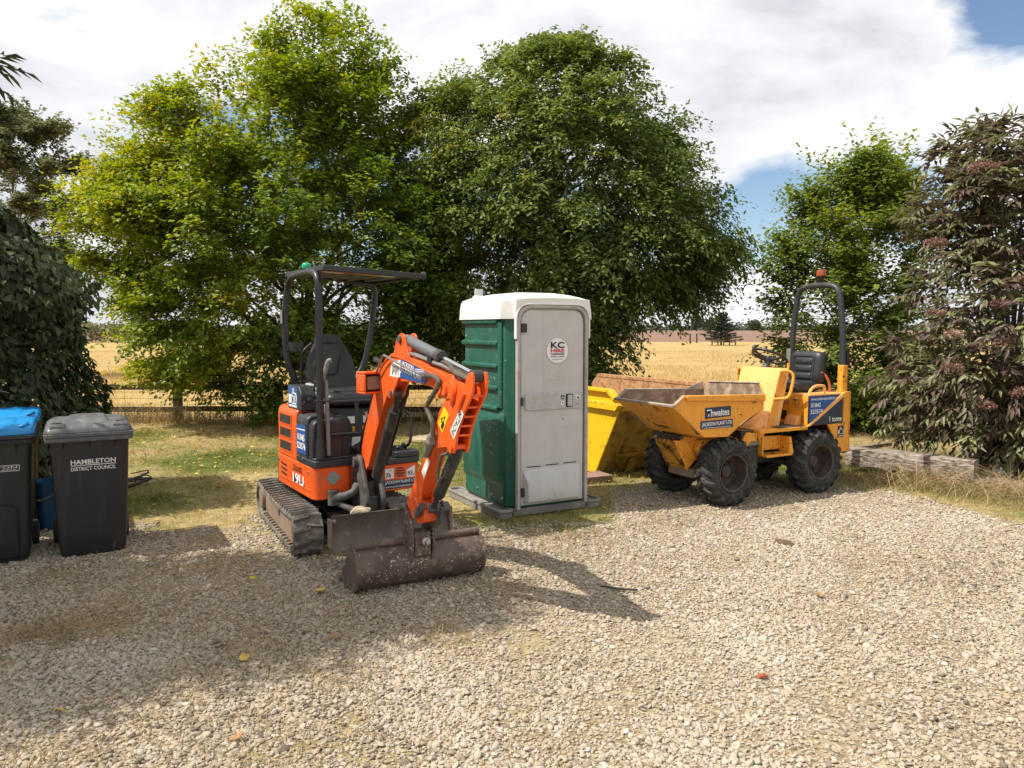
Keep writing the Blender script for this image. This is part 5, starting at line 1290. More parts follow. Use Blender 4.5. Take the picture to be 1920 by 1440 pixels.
    lp.prism([(0.63, 1.140), (0.63, 1.154), (-0.455, 1.120), (-0.455, 1.106)], 'y', -w - 0.022, -w + 0.012)
    lp.prism([(-0.33 + 0.17, 1.118), (-0.455, 1.205), (-0.455, 1.115)], 'y', -w, -w + 0.010)
    lp.build('tub_lip', 'tub_lip', tub, bevel=0.004)
    # decals and stencil on the tub
    yd = w + 0.0
    decal('sticker', [(-0.055, yd, 0.903), (0.395, yd, 0.895), (0.395, yd, 1.030), (-0.055, yd, 1.035)], 'dumper_yellow', tub, (0, 1, 0), 0.003)
    decal('sticker', [(0.005, yd, 0.915), (0.350, yd, 0.905), (0.350, yd, 1.015), (0.005, yd, 1.020)], 'navy_sticker', tub, (0, 1, 0), 0.006)
    rx = Vector((-1, 0, 0.02)); uz = Vector((0.02, 0, 1))
    text('Thwaites', tub, (0.178, yd + 0.006, 0.962), rx, uz, 0.072, 0.30, 'white_print', 0.018)
    decal('sticker', [(-0.025, yd, 0.805), (0.405, yd, 0.805), (0.405, yd, 0.885), (-0.025, yd, 0.887)], 'navy_sticker', tub, (0, 1, 0), 0.006)
    text('JACKSON PLANT LTD', tub, (0.190, yd + 0.006, 0.848), rx, uz, 0.050, 0.40, 'white_print', 0.02)
    decal('sticker_line', [(0.0, yd, 0.813), (0.365, yd, 0.813), (0.365, yd, 0.817), (0.0, yd, 0.817)], 'white_print', tub, (0, 1, 0), 0.008)
    cn = Vector((0.31, 0, -0.31)); r_ = Vector((0, -1, 0)); r_ = Vector((0, 1, 0)); u_ = Vector((0.31, 0, 0.31)).normalized()
    text('Thwaites', ch, (0.52, 0.0, 0.80), (0, 1, 0), u_, 0.06, 0.24, 'black_print', 0.02)
    # rust streak lines scraped down the front faces
    ss = MB()
    for k in range(10):
        y = -0.40 + 0.085 * k + 0.03 * RNG.random(); a = 0.1 + 0.3 * RNG.random(); l_ = 0.12 + 0.25 * RNG.random()
        fx = lambda u: (0.765 - 0.411 * u + 0.003, 1.045 - 0.323 * u - 0.004)
        if abs(y) < 0.2: continue
        p = []
        for q in range(5):
            u = a + l_ * q / 4; x_, z_ = fx(u); p.append((x_, y * (1 - 0.12 * q / 4) + 0.03 * math.sin(q * 1.7 + k), z_))
        ss.tube(p, 0.0035, 4)
    ss.build('rust_streak', 'rim_dark', tub)
    # ---- front frame under the tub
    ff = MB()
    ff.prism([(-0.20, 0.44), (0.30, 0.44), (0.44, 0.60), (0.40, 0.70), (-0.20, 0.70)], 'y', 0.155, 0.185)
    ff.prism([(-0.20, 0.44), (0.30, 0.44), (0.44, 0.60), (0.40, 0.70), (-0.20, 0.70)], 'y', -0.185, -0.155)
    ff.prism([(-0.30, 0.46), (0.18, 0.46), (0.26, 0.56), (0.22, 0.66), (-0.30, 0.66)], 'y', 0.19, 0.26)
    ffo = ff.build('front_frame', 'dumper_yellow', T, bevel=0.006)
    fp = MB(); fp.prism([(0.455, 0.66), (0.475, 0.655), (0.31, 0.345), (0.29, 0.35)], 'y', -0.155, 0.155); fp.build('front_plate', 'dumper_worn', ffo, bevel=0.004)
    gs = MB(); gs.add([(0.48, 0.155, 0.66), (0.30, 0.155, 0.345), (0.22, 0.20, 0.46), (0.36, 0.20, 0.66)], [(0, 1, 2, 3)]); gs.build('front_gusset', 'dumper_yellow', ffo); gs = MB(); gs.add([(0.48, -0.155, 0.66), (0.30, -0.155, 0.345), (0.22, -0.20, 0.46), (0.36, -0.20, 0.66)], [(3, 2, 1, 0)]); gs.build('front_gusset', 'dumper_yellow', ffo)
    pv = MB()
    for y in (-0.10, -0.03, 0.04, 0.11): pv.lathe([(0, 0), (0.024, 0), (0.024, 0.03), (0.012, 0.034), (0.012, 0.06), (0, 0.06)], (0.44, y, 0.69), (0.7, 0, -0.7), 10)
    pv.cyl((0.43, -0.22, 0.70), (0.43, 0.22, 0.70), 0.022, n=10)
    pv.build('tub_hinge', 'rim_dark', ffo)
    pn = MB(); pn.lathe([(0.0, 0), (0.055, 0), (0.055, 0.03), (0.035, 0.034), (0.035, 0.02), (0, 0.02)], (0.17, 0.26, 0.545), (0, 1, 0), 18); pn.build('pivot_boss', 'rim_dark', ffo)
    bl = MB(); bl.box(0.05, 0.30, -0.14, 0.24, 0.27, 0.36); bl.build('front_bumper', 'dirty_steel', ffo, bevel=0.01)
    # ---- rear chassis, step, floor
    cs = MB()
    cs.box(-1.75, -0.34, -0.20, 0.20, 0.34, 0.66)
    cs.box(-0.60, -0.22, -0.13, 0.13, 0.36, 0.72)
    cs.build('chassis', 'black_steel', T, bevel=0.01)
    rb = MB(); rb.prism(rpoly([(-0.28, 0.30), (-0.48, 0.28), (-0.50, 0.72), (-0.24, 0.74)], 0.03), 'y', 0.22, 0.36); rb.build('battery_box', 'charcoal_plastic', T, bevel=0.012)
    MB().box(-0.505, -0.235, 0.352, 0.366, 0.575, 0.625).build('battery_strap', 'grey_pipe', T)
    stp = MB()
    stp.prism([(-0.50, 0.655), (-0.86, 0.645), (-0.86, 0.50), (-0.50, 0.50)], 'y', 0.30, 0.325)
    stp.box(-0.90, -0.52, 0.325, 0.46, 0.445, 0.470)
    stp.prism([(-0.50, 0.655), (-0.52, 0.655), (-0.52, 0.46), (-0.50, 0.46)], 'y', 0.30, 0.41)
    stp.prism([(-0.86, 0.645), (-0.885, 0.645), (-0.93, 0.46), (-0.86, 0.46)], 'y', 0.30, 0.45)
    sto = stp.build('step', 'dumper_yellow', T, bevel=0.005)
    tr = MB()
    for k in range(12): tr.box(-0.88 + 0.03 * k, -0.868 + 0.03 * k, 0.33, 0.45, 0.4715, 0.478)
    tr.build('step_tread', 'dumper_worn', sto)
    fl = MB(); fl.prism(rpoly(rect(-1.14, -0.42, -0.45, 0.455), 0.02), 'z', 0.705, 0.742); flo = fl.build('floor_plate', 'dumper_yellow', T, bevel=0.005)
    MB().box(-1.10, -0.70, -0.44, 0.445, 0.743, 0.747).build('floor_mat', 'rim_dark', flo)
    lk_ = MB()
    lk_.prism([(-0.46, 0.70), (-0.30, 0.72), (-0.22, 0.62), (-0.28, 0.55), (-0.36, 0.62), (-0.44, 0.62)], 'y', 0.36, 0.385)
    lk_.prism([(-0.46, 0.70), (-0.56, 0.70), (-0.54, 0.60), (-0.50, 0.56)], 'y', 0.36, 0.385)
    lk_.build('link_arm', 'dumper_yellow', T, bevel=0.005)
    hs = MB()
    for k in range(4): hs.tube(spath([(-0.85 - 0.05 * k, 0.25 - 0.06 * k, 0.60), (-0.95 - 0.03 * k, 0.28, 0.67), (-1.10, 0.24 - 0.05 * k, 0.62), (-1.2, 0.2, 0.58)]), 0.014, 6)
    hs.build('hydraulic_hose', 'black_steel', T)
    # ---- console
    co = MB()
    yl, yr_ = -0.24, 0.32
    front = [(-0.70, 0.742), (-0.845, 1.325), (-0.875, 1.365), (-0.99, 1.365), (-0.985, 1.30), (-0.86, 0.742)]
    co.prism(front, 'y', yl + 0.02, yr_ - 0.012)
    coo = co.build('console', 'dumper_pale', T, bevel=0.012)
    pl = MB(); pl.prism([(-0.655, 0.735), (-0.83, 1.335), (-0.860, 1.372), (-0.868, 1.362), (-0.845, 1.33), (-0.690, 0.735)], 'y', yl, yr_); plo = pl.build('front_shield', 'dumper_pale', coo, bevel=0.006)
    sg = MB(); sg.prism([(-0.655, 0.735), (-0.835, 1.335), (-0.935, 1.295), (-0.735, 0.735)], 'y', yr_ - 0.010, yr_ + 0.002); sg.build('shield_side', 'dumper_yellow', plo, bevel=0.003)
    g2 = MB(); g2.add([(-0.655, yr_, 0.735), (-0.655, yl, 0.735), (-0.42, -0.30, 0.735), (-0.42, 0.30, 0.735), (-0.72, yr_ - .02, 0.93), (-0.72, yl, 0.93)], [(0, 3, 4), (3, 2, 5, 4), (2, 1, 5), (0, 1, 2, 3)]); g2.build('splash_plate', 'dumper_pale', coo)
    MB().box(-0.868, -0.862, -0.05, 0.22, 1.33, 1.36).build('console_edge', 'dumper_pale', coo)
    for (yy, sg_) in ((yr_ + 0.01, 1), (yl - 0.005, -1)):
        MB().tube(spath([(-0.845, yy - 0.02 * sg_, 1.335), (-0.87, yy + 0.05 * sg_, 1.345), (-0.91, yy + 0.10 * sg_, 1.30), (-0.89, yy + 0.105 * sg_, 1.18), (-0.85, yy + 0.095 * sg_, 1.07), (-0.79, yy + 0.03 * sg_, 1.045), (-0.76, yy - 0.02 * sg_, 1.045)], 5), 0.0165, 10).build('grab_handle', 'dumper_yellow', T, smooth=60)
    # steering wheel
    sw = bpy.data.objects.new('steering_wheel', None); COL.objects.link(sw); sw.parent = T
    SM = Matrix.Translation((-1.00, 0.02, 1.485)) @ Matrix.Rotation(R(-26), 4, 'Y')
    MB(SM).tube([(0.19 * math.cos(k * math.pi / 16), 0.19 * math.sin(k * math.pi / 16), 0) for k in range(32)], 0.0155, 10, closed=True).build('wheel_ring', 'black_steel', sw, smooth=60)
    for a in (R(90), R(210), R(330)):
        m_ = MB(SM); m_.tube([(0.02 * math.cos(a), 0.02 * math.sin(a), -0.035), (0.10 * math.cos(a), 0.10 * math.sin(a), -0.03), (0.185 * math.cos(a), 0.185 * math.sin(a), 0)], [0.024, 0.017, 0.013], 8); m_.build('wheel_spoke', 'black_steel', sw, smooth=60)
    MB(SM).lathe([(0, 0), (0.042, 0), (0.045, -0.03), (0.03, -0.06), (0, -0.06)], (0, 0, -0.01), (0, 0, 1), 16).build('wheel_hub', 'black_steel', sw)
    MB(SM).lathe([(0, 0), (0.02, 0), (0.024, 0.02), (0.018, 0.045), (0, 0.05)], (0.165, -0.10, 0.01), (0, 0, 1), 12).build('wheel_knob', 'black_steel', sw)
    cl = MB(SM); cl.lathe([(0, 0), (0.035, 0), (0.045, -0.06), (0.055, -0.10), (0, -0.10)], (0, 0, -0.07), (0, 0, 1), 14); cl.build('steering_column', 'cast_grey', T)
    MB(SM).tube(spath([(0.02, 0.04, -0.13), (-0.03, 0.12, -0.12), (-0.05, 0.17, -0.09)]), 0.009, 6).build('column_lever', 'black_steel', T)
    # ---- engine cover
    eng = MB(); eng.prism(rpoly([(-1.135, 0.743), (-1.135, 1.07), (-1.775, 1.07), (-1.775, 0.743)], [0, .03, 0, 0]), 'y', -0.44, 0.44)
    engo = eng.build('engine_cover', 'dumper_yellow', T, bevel=0.008)
    tp = MB(); tp.prism(rpoly(rect(-1.775, -1.14, -0.455, 0.455), 0.01), 'z', 1.066, 1.082); tp.build('cover_top', 'dumper_pale', engo, bevel=0.003)
    rp = MB()
    rp.prism([(-1.56, 0.42), (-1.80, 0.42), (-1.80, 1.09), (-1.70, 1.09), (-1.70, 0.745), (-1.44, 0.742), (-1.50, 0.66)], 'y', 0.435, 0.462)
    rp.prism([(-1.56, 0.42), (-1.80, 0.42), (-1.80, 1.09), (-1.70, 1.09), (-1.70, 0.745), (-1.44, 0.742), (-1.50, 0.66)], 'y', -0.462, -0.435)
    rp.box(-1.81, -1.778, -0.462, 0.462, 0.42, 1.09)
    rp.build('rear_plate', 'dumper_yellow', T, bevel=0.005)
    pn = MB(); pn.prism([(-1.145, 0.748), (-1.690, 0.748), (-1.690, 1.062), (-1.145, 1.062)], 'y', 0.440, 0.452); pno = pn.build('side_panel', 'navy_panel', engo)
    decal('sticker', [(-1.150, 0.452, 0.756), (-1.150, 0.452, 1.058), (-1.680, 0.452, 1.058)], 'blue_sticker', pno, (0, 1, 0), 0.003)
    bm_ = MB(); bm_.prism([(-1.10, 0.738), (-1.15, 0.738), (-1.715, 1.055), (-1.70, 1.085), (-1.66, 1.075)], 'y', 0.453, 0.470); bm_.build('diagonal_strut', 'dumper_pale', pno, bevel=0.004)
    rx = Vector((-1, 0, 0.0)); uz = Vector((0, 0, 1))
    text('www.jacksonplantltd.co.uk', pno, (-1.385, 0.4555, 1.028), rx, uz, 0.040, 0.44, 'white_print', 0.012)
    text('01845', pno, (-1.245, 0.4555, 0.965), rx, uz, 0.048, 0.155, 'white_print', 0.015)
    text('523574', pno, (-1.262, 0.4555, 0.895), rx, uz, 0.048, 0.19, 'white_print', 0.015)
    text('1 tonne', pno, (-1.575, 0.4535, 0.800), rx, uz, 0.060, 0.20, 'white_print', 0.012)
    decal('sticker', [(-1.605, 0.462, 0.590), (-1.700, 0.462, 0.590), (-1.700, 0.462, 0.715), (-1.605, 0.462, 0.715)], 'navy_sticker', T, (0, 1, 0), 0.003)
    th = [(-1.635, 0.625), (-1.685, 0.625), (-1.69, 0.655), (-1.675, 0.675), (-1.655, 0.678), (-1.652, 0.700), (-1.642, 0.700), (-1.640, 0.675), (-1.630, 0.665)]
    MB().tube([(a, 0.466, b_) for a, b_ in th], 0.0035, 5, closed=True).build('emblem', 'white_print', T)
    MB().box(-1.628, -1.612, 0.465, 0.4665, 0.625, 0.665).build('emblem', 'white_print', T)
    MB().box(-1.690, -1.615, 0.465, 0.4665, 0.600, 0.606).build('emblem', 'white_print', T)
    # front of the engine cover: instrument recess, filler cap, panels
    fcx = -1.134
    rc = MB(); rc.box(fcx - 0.004, fcx + 0.012, 0.02, 0.20, 0.965, 1.02); rc.build('nameplate', 'skip_rust', engo)
    MB().box(fcx, fcx + 0.004, 0.27, 0.38, 0.925, 0.955).build('nameplate', 'dumper_worn', engo)
    MB().box(fcx, fcx + 0.006, -0.02, 0.16, 0.79, 0.89).build('vent_panel', 'black_print', engo)
    MB().lathe([(0, 0), (0.04, 0), (0.045, 0.02), (0.03, 0.035), (0, 0.036)], (fcx, 0.30, 1.005), (1, 0, 0), 16).build('filler_cap', 'dumper_worn', engo)
    MB().prism([(fcx, 0.745), (fcx + 0.09, 0.745), (fcx + 0.06, 0.83), (fcx, 0.85)], 'y', 0.20, 0.36).build('pedal_box', 'dumper_pale', engo, bevel=0.006)
    ps = MB(); ps.box(fcx, fcx + 0.014, 0.405, 0.452, 0.745, 1.06); ps.build('cover_edge', 'dumper_yellow', engo, bevel=0.004)
    MB().tube(spath([(-1.20, 0.40, 1.075), (-1.225, 0.40, 1.125), (-1.30, 0.40, 1.165), (-1.42, 0.40, 1.165), (-1.445, 0.40, 1.14), (-1.445, 0.40, 1.075)], 5), 0.0155, 10).build('grab_handle', 'dumper_pale', T, smooth=60)
    # ---- seat
    cu = MB()
    for k, (i, z) in enumerate(()): pass
    cu.loft([[(x, y, z + 0.02 * max(0, (x + 1.45) * 0.6)) for x, y in rpoly(rect(-1.60 + i, -1.17 - i, -0.22 + i, 0.24 - i), 0.07, 5)] for i, z in ((0.02, 1.095), (0.0, 1.12), (0.0, 1.165), (0.025, 1.195), (0.07, 1.205))])
    cuo = cu.build('seat', 'seat_vinyl', T, smooth=60)
    sb = MB(); sb.box(-1.55, -1.22, -0.17, 0.19, 1.082, 1.10); sb.build('seat_mount', 'black_steel', cuo)
    BM = Matrix.Translation((-1.585, 0.01, 1.175)) @ Matrix.Rotation(R(-9), 4, 'Y')
    bk = MB(BM)
    bk.loft([[(x, y, z) for y, z in rpoly(rect(-0.225 + i, 0.225 - i, 0.0 + i, 0.36 - i), 0.075, 5)] for i, x in ((0.03, -0.075), (0.0, -0.055), (0.0, 0.025), (0.02, 0.048), (0.055, 0.055))])
    bko = bk.build('backrest', 'seat_vinyl', T, smooth=60)
    pd = MB(BM)
    for k in range(3):
        z0 = 0.03 + 0.088 * k
        pd.loft([[(x, y, z) for y, z in rpoly(rect(-0.125 + i, 0.125 - i, z0 + i, z0 + 0.078 - i), 0.02, 4)] for i, x in ((0.0, 0.050), (0.006, 0.064), (0.018, 0.070))])
    pd.build('back_pad', 'seat_vinyl', bko, smooth=60)
    sm = MB(BM); sm.tube([(0.056, -0.145, 0.0), (0.058, -0.145, 0.28), (0.058, -0.115, 0.300), (0.058, 0.115, 0.300), (0.058, 0.145, 0.28), (0.056, 0.145, 0.0)], 0.007, 6); sm.build('seam', 'seat_vinyl', bko)
    sbt = MB(); sbt.tube(spath([(-1.58, 0.24, 1.30), (-1.60, 0.29, 1.26), (-1.62, 0.32, 1.18), (-1.62, 0.33, 1.09)]), 0.014, 7); sbt.build('seat_belt', 'red_beacon', T)
    MB().box(-1.58, -1.53, 0.24, 0.285, 1.235, 1.30).build('belt_buckle', 'black_steel', T, bevel=0.004)
    # ---- roll bar
    y_ = 0.345; xb = -1.79
    rl = MB(); rl.tube(spath([(xb, 0.36, 1.36), (xb, 0.352, 1.55), (xb, 0.345, 1.77), (xb, 0.315, 2.02), (xb, 0.285, 2.19), (xb, 0.225, 2.265), (xb, 0.12, 2.287), (xb, 0.0, 2.29), (xb, -0.12, 2.287), (xb, -0.225, 2.265), (xb, -0.285, 2.19), (xb, -0.315, 2.02), (xb, -0.345, 1.77), (xb, -0.352, 1.55), (xb, -0.36, 1.36)], 4), 0.034, 12)
    ro = rl.build('roll_bar', 'charcoal_plastic', T, smooth=60)
    lg = MB()
    for s in (-1, 1):
        lg.box(xb - 0.04, xb + 0.04, s * 0.36 - 0.036, s * 0.36 + 0.036, 1.08, 1.385)
    lg.build('roll_bar_socket', 'dumper_yellow', T, bevel=0.006)
    MB().box(xb + 0.0, xb + 0.05, -0.40, -0.34, 1.385, 1.55).build('roll_bar_plate', 'grey_pipe', ro, bevel=0.004)
    MB().box(xb - 0.075, xb - 0.03, 0.33, 0.39, 1.36, 1.56).build('pivot_plate', 'black_steel', ro, bevel=0.004)
    bc = MB(); bc.cyl((xb, 0.03, 2.32), (xb, 0.03, 2.345), 0.018, n=10); bc.lathe([(0, 0), (0.022, 0), (0.045, 0.045), (0.05, 0.06), (0, 0.06)], (xb, 0.03, 2.34), (0, 0, 1), 16); bco = bc.build('beacon_base', 'black_steel', ro)
    b2 = MB(); b2.lathe([(0, 0), (0.05, 0), (0.053, 0.03), (0.05, 0.062), (0.03, 0.068), (0, 0.068)], (xb, 0.03, 2.40), (0, 0, 1), 18); b2.build('beacon', 'red_beacon', ro, smooth=50)
build_dumper()

# ------------------------------------------------------------------ wheelie bins
def build_bin(name, label, loc, deg, lid_mat, group, style):
    T = thing(name, label, 'wheelie bin', (*loc, 0), heading(deg), group)
    # origin under the middle of the front face; +x towards the viewer
    def ring(x0, x1, hw, z, r): return [(x, y, z) for x, y in rpoly(rect(x0, x1, -hw, hw), r, 4)]
    b = MB()
    b.loft([ring(-0.53, -0.02, 0.222, 0.012, 0.06), ring(-0.545, -0.005, 0.235, 0.06, 0.06), ring(-0.56, 0.0, 0.243, 0.20, 0.055), ring(-0.61, 0.022, 0.262, 0.60, 0.055), ring(-0.66, 0.040, 0.276, 0.93, 0.055), ring(-0.66, 0.042, 0.277, 0.95, 0.055)])
    body = b.build('body', 'bin_grey', T, smooth=45, bevel=0.004)
    r = MB(); r.loft([ring(-0.70, 0.078, 0.300, 0.925, 0.05), ring(-0.70, 0.082, 0.303, 0.93, 0.05), ring(-0.705, 0.085, 0.306, 0.955, 0.05), ring(-0.705, 0.078, 0.300, 0.958, 0.05), ring(-0.705, 0.078, 0.300, 0.962, 0.05), ring(-0.71, 0.088, 0.309, 0.966, 0.05), ring(-0.71, 0.088, 0.309, 0.99, 0.05)])
    r.build('rim', 'bin_lid_grey' if style == 'grey' else 'bin_grey', T, smooth=30, bevel=0.003)
    gs = MB()
    for y in (-0.18, 0.0, 0.18):
        gs.prism([(0.030, 0.925), (0.068, 0.925), (0.034, 0.865)], 'y', y - 0.004, y + 0.004)
    for y in (-0.24, 0.24): gs.prism([(-0.66, 0.925), (0.03, 0.925), (0.02, 0.90), (-0.64, 0.90)], 'y', y - 0.03, y + 0.03)
    gs.build('rim_gusset', 'bin_grey', body)
    l = MB()
    if style == 'grey':
        l.loft([ring(-0.715, 0.070, 0.300, 0.991, 0.06), ring(-0.715, 0.060, 0.296, 1.02, 0.06), ring(-0.70, 0.03, 0.265, 1.045, 0.06), ring(-0.69, 0.0, 0.24, 1.053, 0.06)])
        lo = l.build('lid', lid_mat, T, smooth=40, bevel=0.006)
        c = MB(); c.loft([ring(-0.66, -0.10, 0.15, 1.050, 0.05), ring(-0.63, -0.16, 0.125, 1.072, 0.04), ring(-0.62, -0.18, 0.11, 1.076, 0.04)]); c.build('lid_crown', lid_mat, lo, smooth=40, bevel=0.004)
        for y in (-0.215, 0.215):
            h = MB(); h.prism(rpoly([(-0.06, 1.03), (0.045, 1.022), (0.045, 1.045), (0.02, 1.068), (-0.04, 1.062)], 0.008), 'y', y - 0.05, y + 0.05); h.build('lid_handle', lid_mat, lo, bevel=0.004)
            MB().box(-0.03, 0.02, y - 0.03, y + 0.03, 1.0655, 1.0705).build('handle_slot', 'black_print', lo)
    else:
        l.loft([ring(-0.715, 0.060, 0.298, 0.991, 0.08), ring(-0.715, 0.055, 0.297, 1.030, 0.08), ring(-0.705, 0.035, 0.285, 1.052, 0.08), ring(-0.69, 0.0, 0.25, 1.060, 0.07)])
        lo = l.build('lid', lid_mat, T, smooth=40, bevel=0.006)
        c = MB(); c.loft([ring(-0.60, -0.16, 0.17, 1.058, 0.06), ring(-0.58, -0.19, 0.15, 1.072, 0.05)]); c.build('lid_crown', lid_mat, lo, smooth=40, bevel=0.003)
        for y in (-0.235, 0.235):
            s = MB(); s.lathe([(0.0, 0), (0.026, 0), (0.024, 0.004), (0, 0.005)], (-0.04, y, 1.058), (0.2, 0, 1), 14); s.build('handle_slot', 'black_print', lo)
            h = MB(); h.tube(spath([(0.03, y - 0.03, 1.052), (0.025, y, 1.062), (-0.06, y + 0.02, 1.066), (-0.12, y, 1.062)]), 0.013, 8); h.build('lid_handle', lid_mat, lo, smooth=60)
    hd = MB(); hd.cyl((-0.745, -0.24, 0.975), (-0.745, 0.24, 0.975), 0.016, n=10)
    for y in (-0.20, 0.0, 0.20): hd.box(-0.745, -0.69, y - 0.012, y + 0.012, 0.962, 0.988)
    hd.build('handle', 'bin_grey', T)
    for y in (-0.255, 0.255):
        w = MB(); w.lathe([(0.0, -0.024), (0.06, -0.024), (0.085, -0.026), (0.10, -0.02), (0.10, 0.02), (0.085, 0.026), (0.06, 0.024), (0.0, 0.024)], (-0.565, y, 0.10), (0, 1, 0), 24); w.build('wheel', 'rubber', T, smooth=50)
    MB().cyl((-0.565, -0.24, 0.10), (-0.565, 0.24, 0.10), 0.012, n=8).build('axle', 'black_steel', T)
    ft = MB(); ft.box(-0.08, -0.02, -0.20, 0.20, 0.0, 0.02); ft.build('front_foot', 'bin_grey', T)
    sl = Vector((0.045, 0, 1)).normalized()
    if style == 'grey':
        text('HAMBLETON', body, (0.034, 0.02, 0.762), (0, 1, 0), sl, 0.038, 0.31, 'white_print', 0.02, depth=0.003)
        MB().box(0.0325, 0.0360, -0.135, 0.175, 0.732, 0.737).build('print_line', 'white_print', body)
        text('DISTRICT COUNCIL', body, (0.032, 0.02, 0.708), (0, 1, 0), sl, 0.030, 0.31, 'white_print', 0.015, depth=0.003)
        e = MB(); e.prism(rpoly([(-0.245, 0.90), (-0.262, 0.90), (-0.232, 0.10), (-0.225, 0.10)], 0), 'x', -0.3, -0.05)
    else:
        p = MB(); n_ = rpoly([(-0.15, 0.05), (0.17, 0.05), (0.17, 0.46), (-0.15, 0.46)], [0, 0, 0.08, 0.08], 6)
        f = lambda z: 0.001 + 0.045 * (z - 0.2)
        path = [(0.006 + 0.0450 * (z - 0.2) * 1.0, y, z) for y, z in n_]
        p.tube(path, 0.008, 6, closed=True); p.build('embossed_arch', 'bin_grey', body, smooth=60)
        fr = MB()
        for (a0, a1, z0, z1) in ((-0.20, 0.195, 0.762, 0.765), (-0.20, 0.195, 0.718, 0.721), (0.192, 0.195, 0.721, 0.762), (-0.20, -0.197, 0.721, 0.762)): fr.box(0.030, 0.0345, a0, a1, z0, z1)
        fr.build('print_line', 'white_print', body)
        text('HAMBLETON', body, (0.0335, 0.0, 0.750), (0, 1, 0), sl, 0.016, 0.36, 'white_print', 0.01, depth=0.003)
        text('DISTRICT COUNCIL', body, (0.032, 0.0, 0.731), (0, 1, 0), sl, 0.012, 0.36, 'white_print', 0.006, depth=0.003)
    return T
BG = 'wheelie bins at the edge of the drive'
build_bin('wheelie_bin', 'dark grey wheelie bin with grey lid and white council lettering', (-3.31, 5.97), 30, 'bin_lid_grey', BG, 'grey')
BL = (-3.93, 5.71)
build_bin('wheelie_bin', 'dark bin with bright blue lid in front, cut by the left edge', BL, 30, 'bin_blue', BG, 'blue')
build_bin('wheelie_bin', 'blue lidded bin standing directly behind the other blue lidded bin', (BL[0] - 0.45, BL[1] + 0.80), 30, 'bin_blue', BG, 'blue')

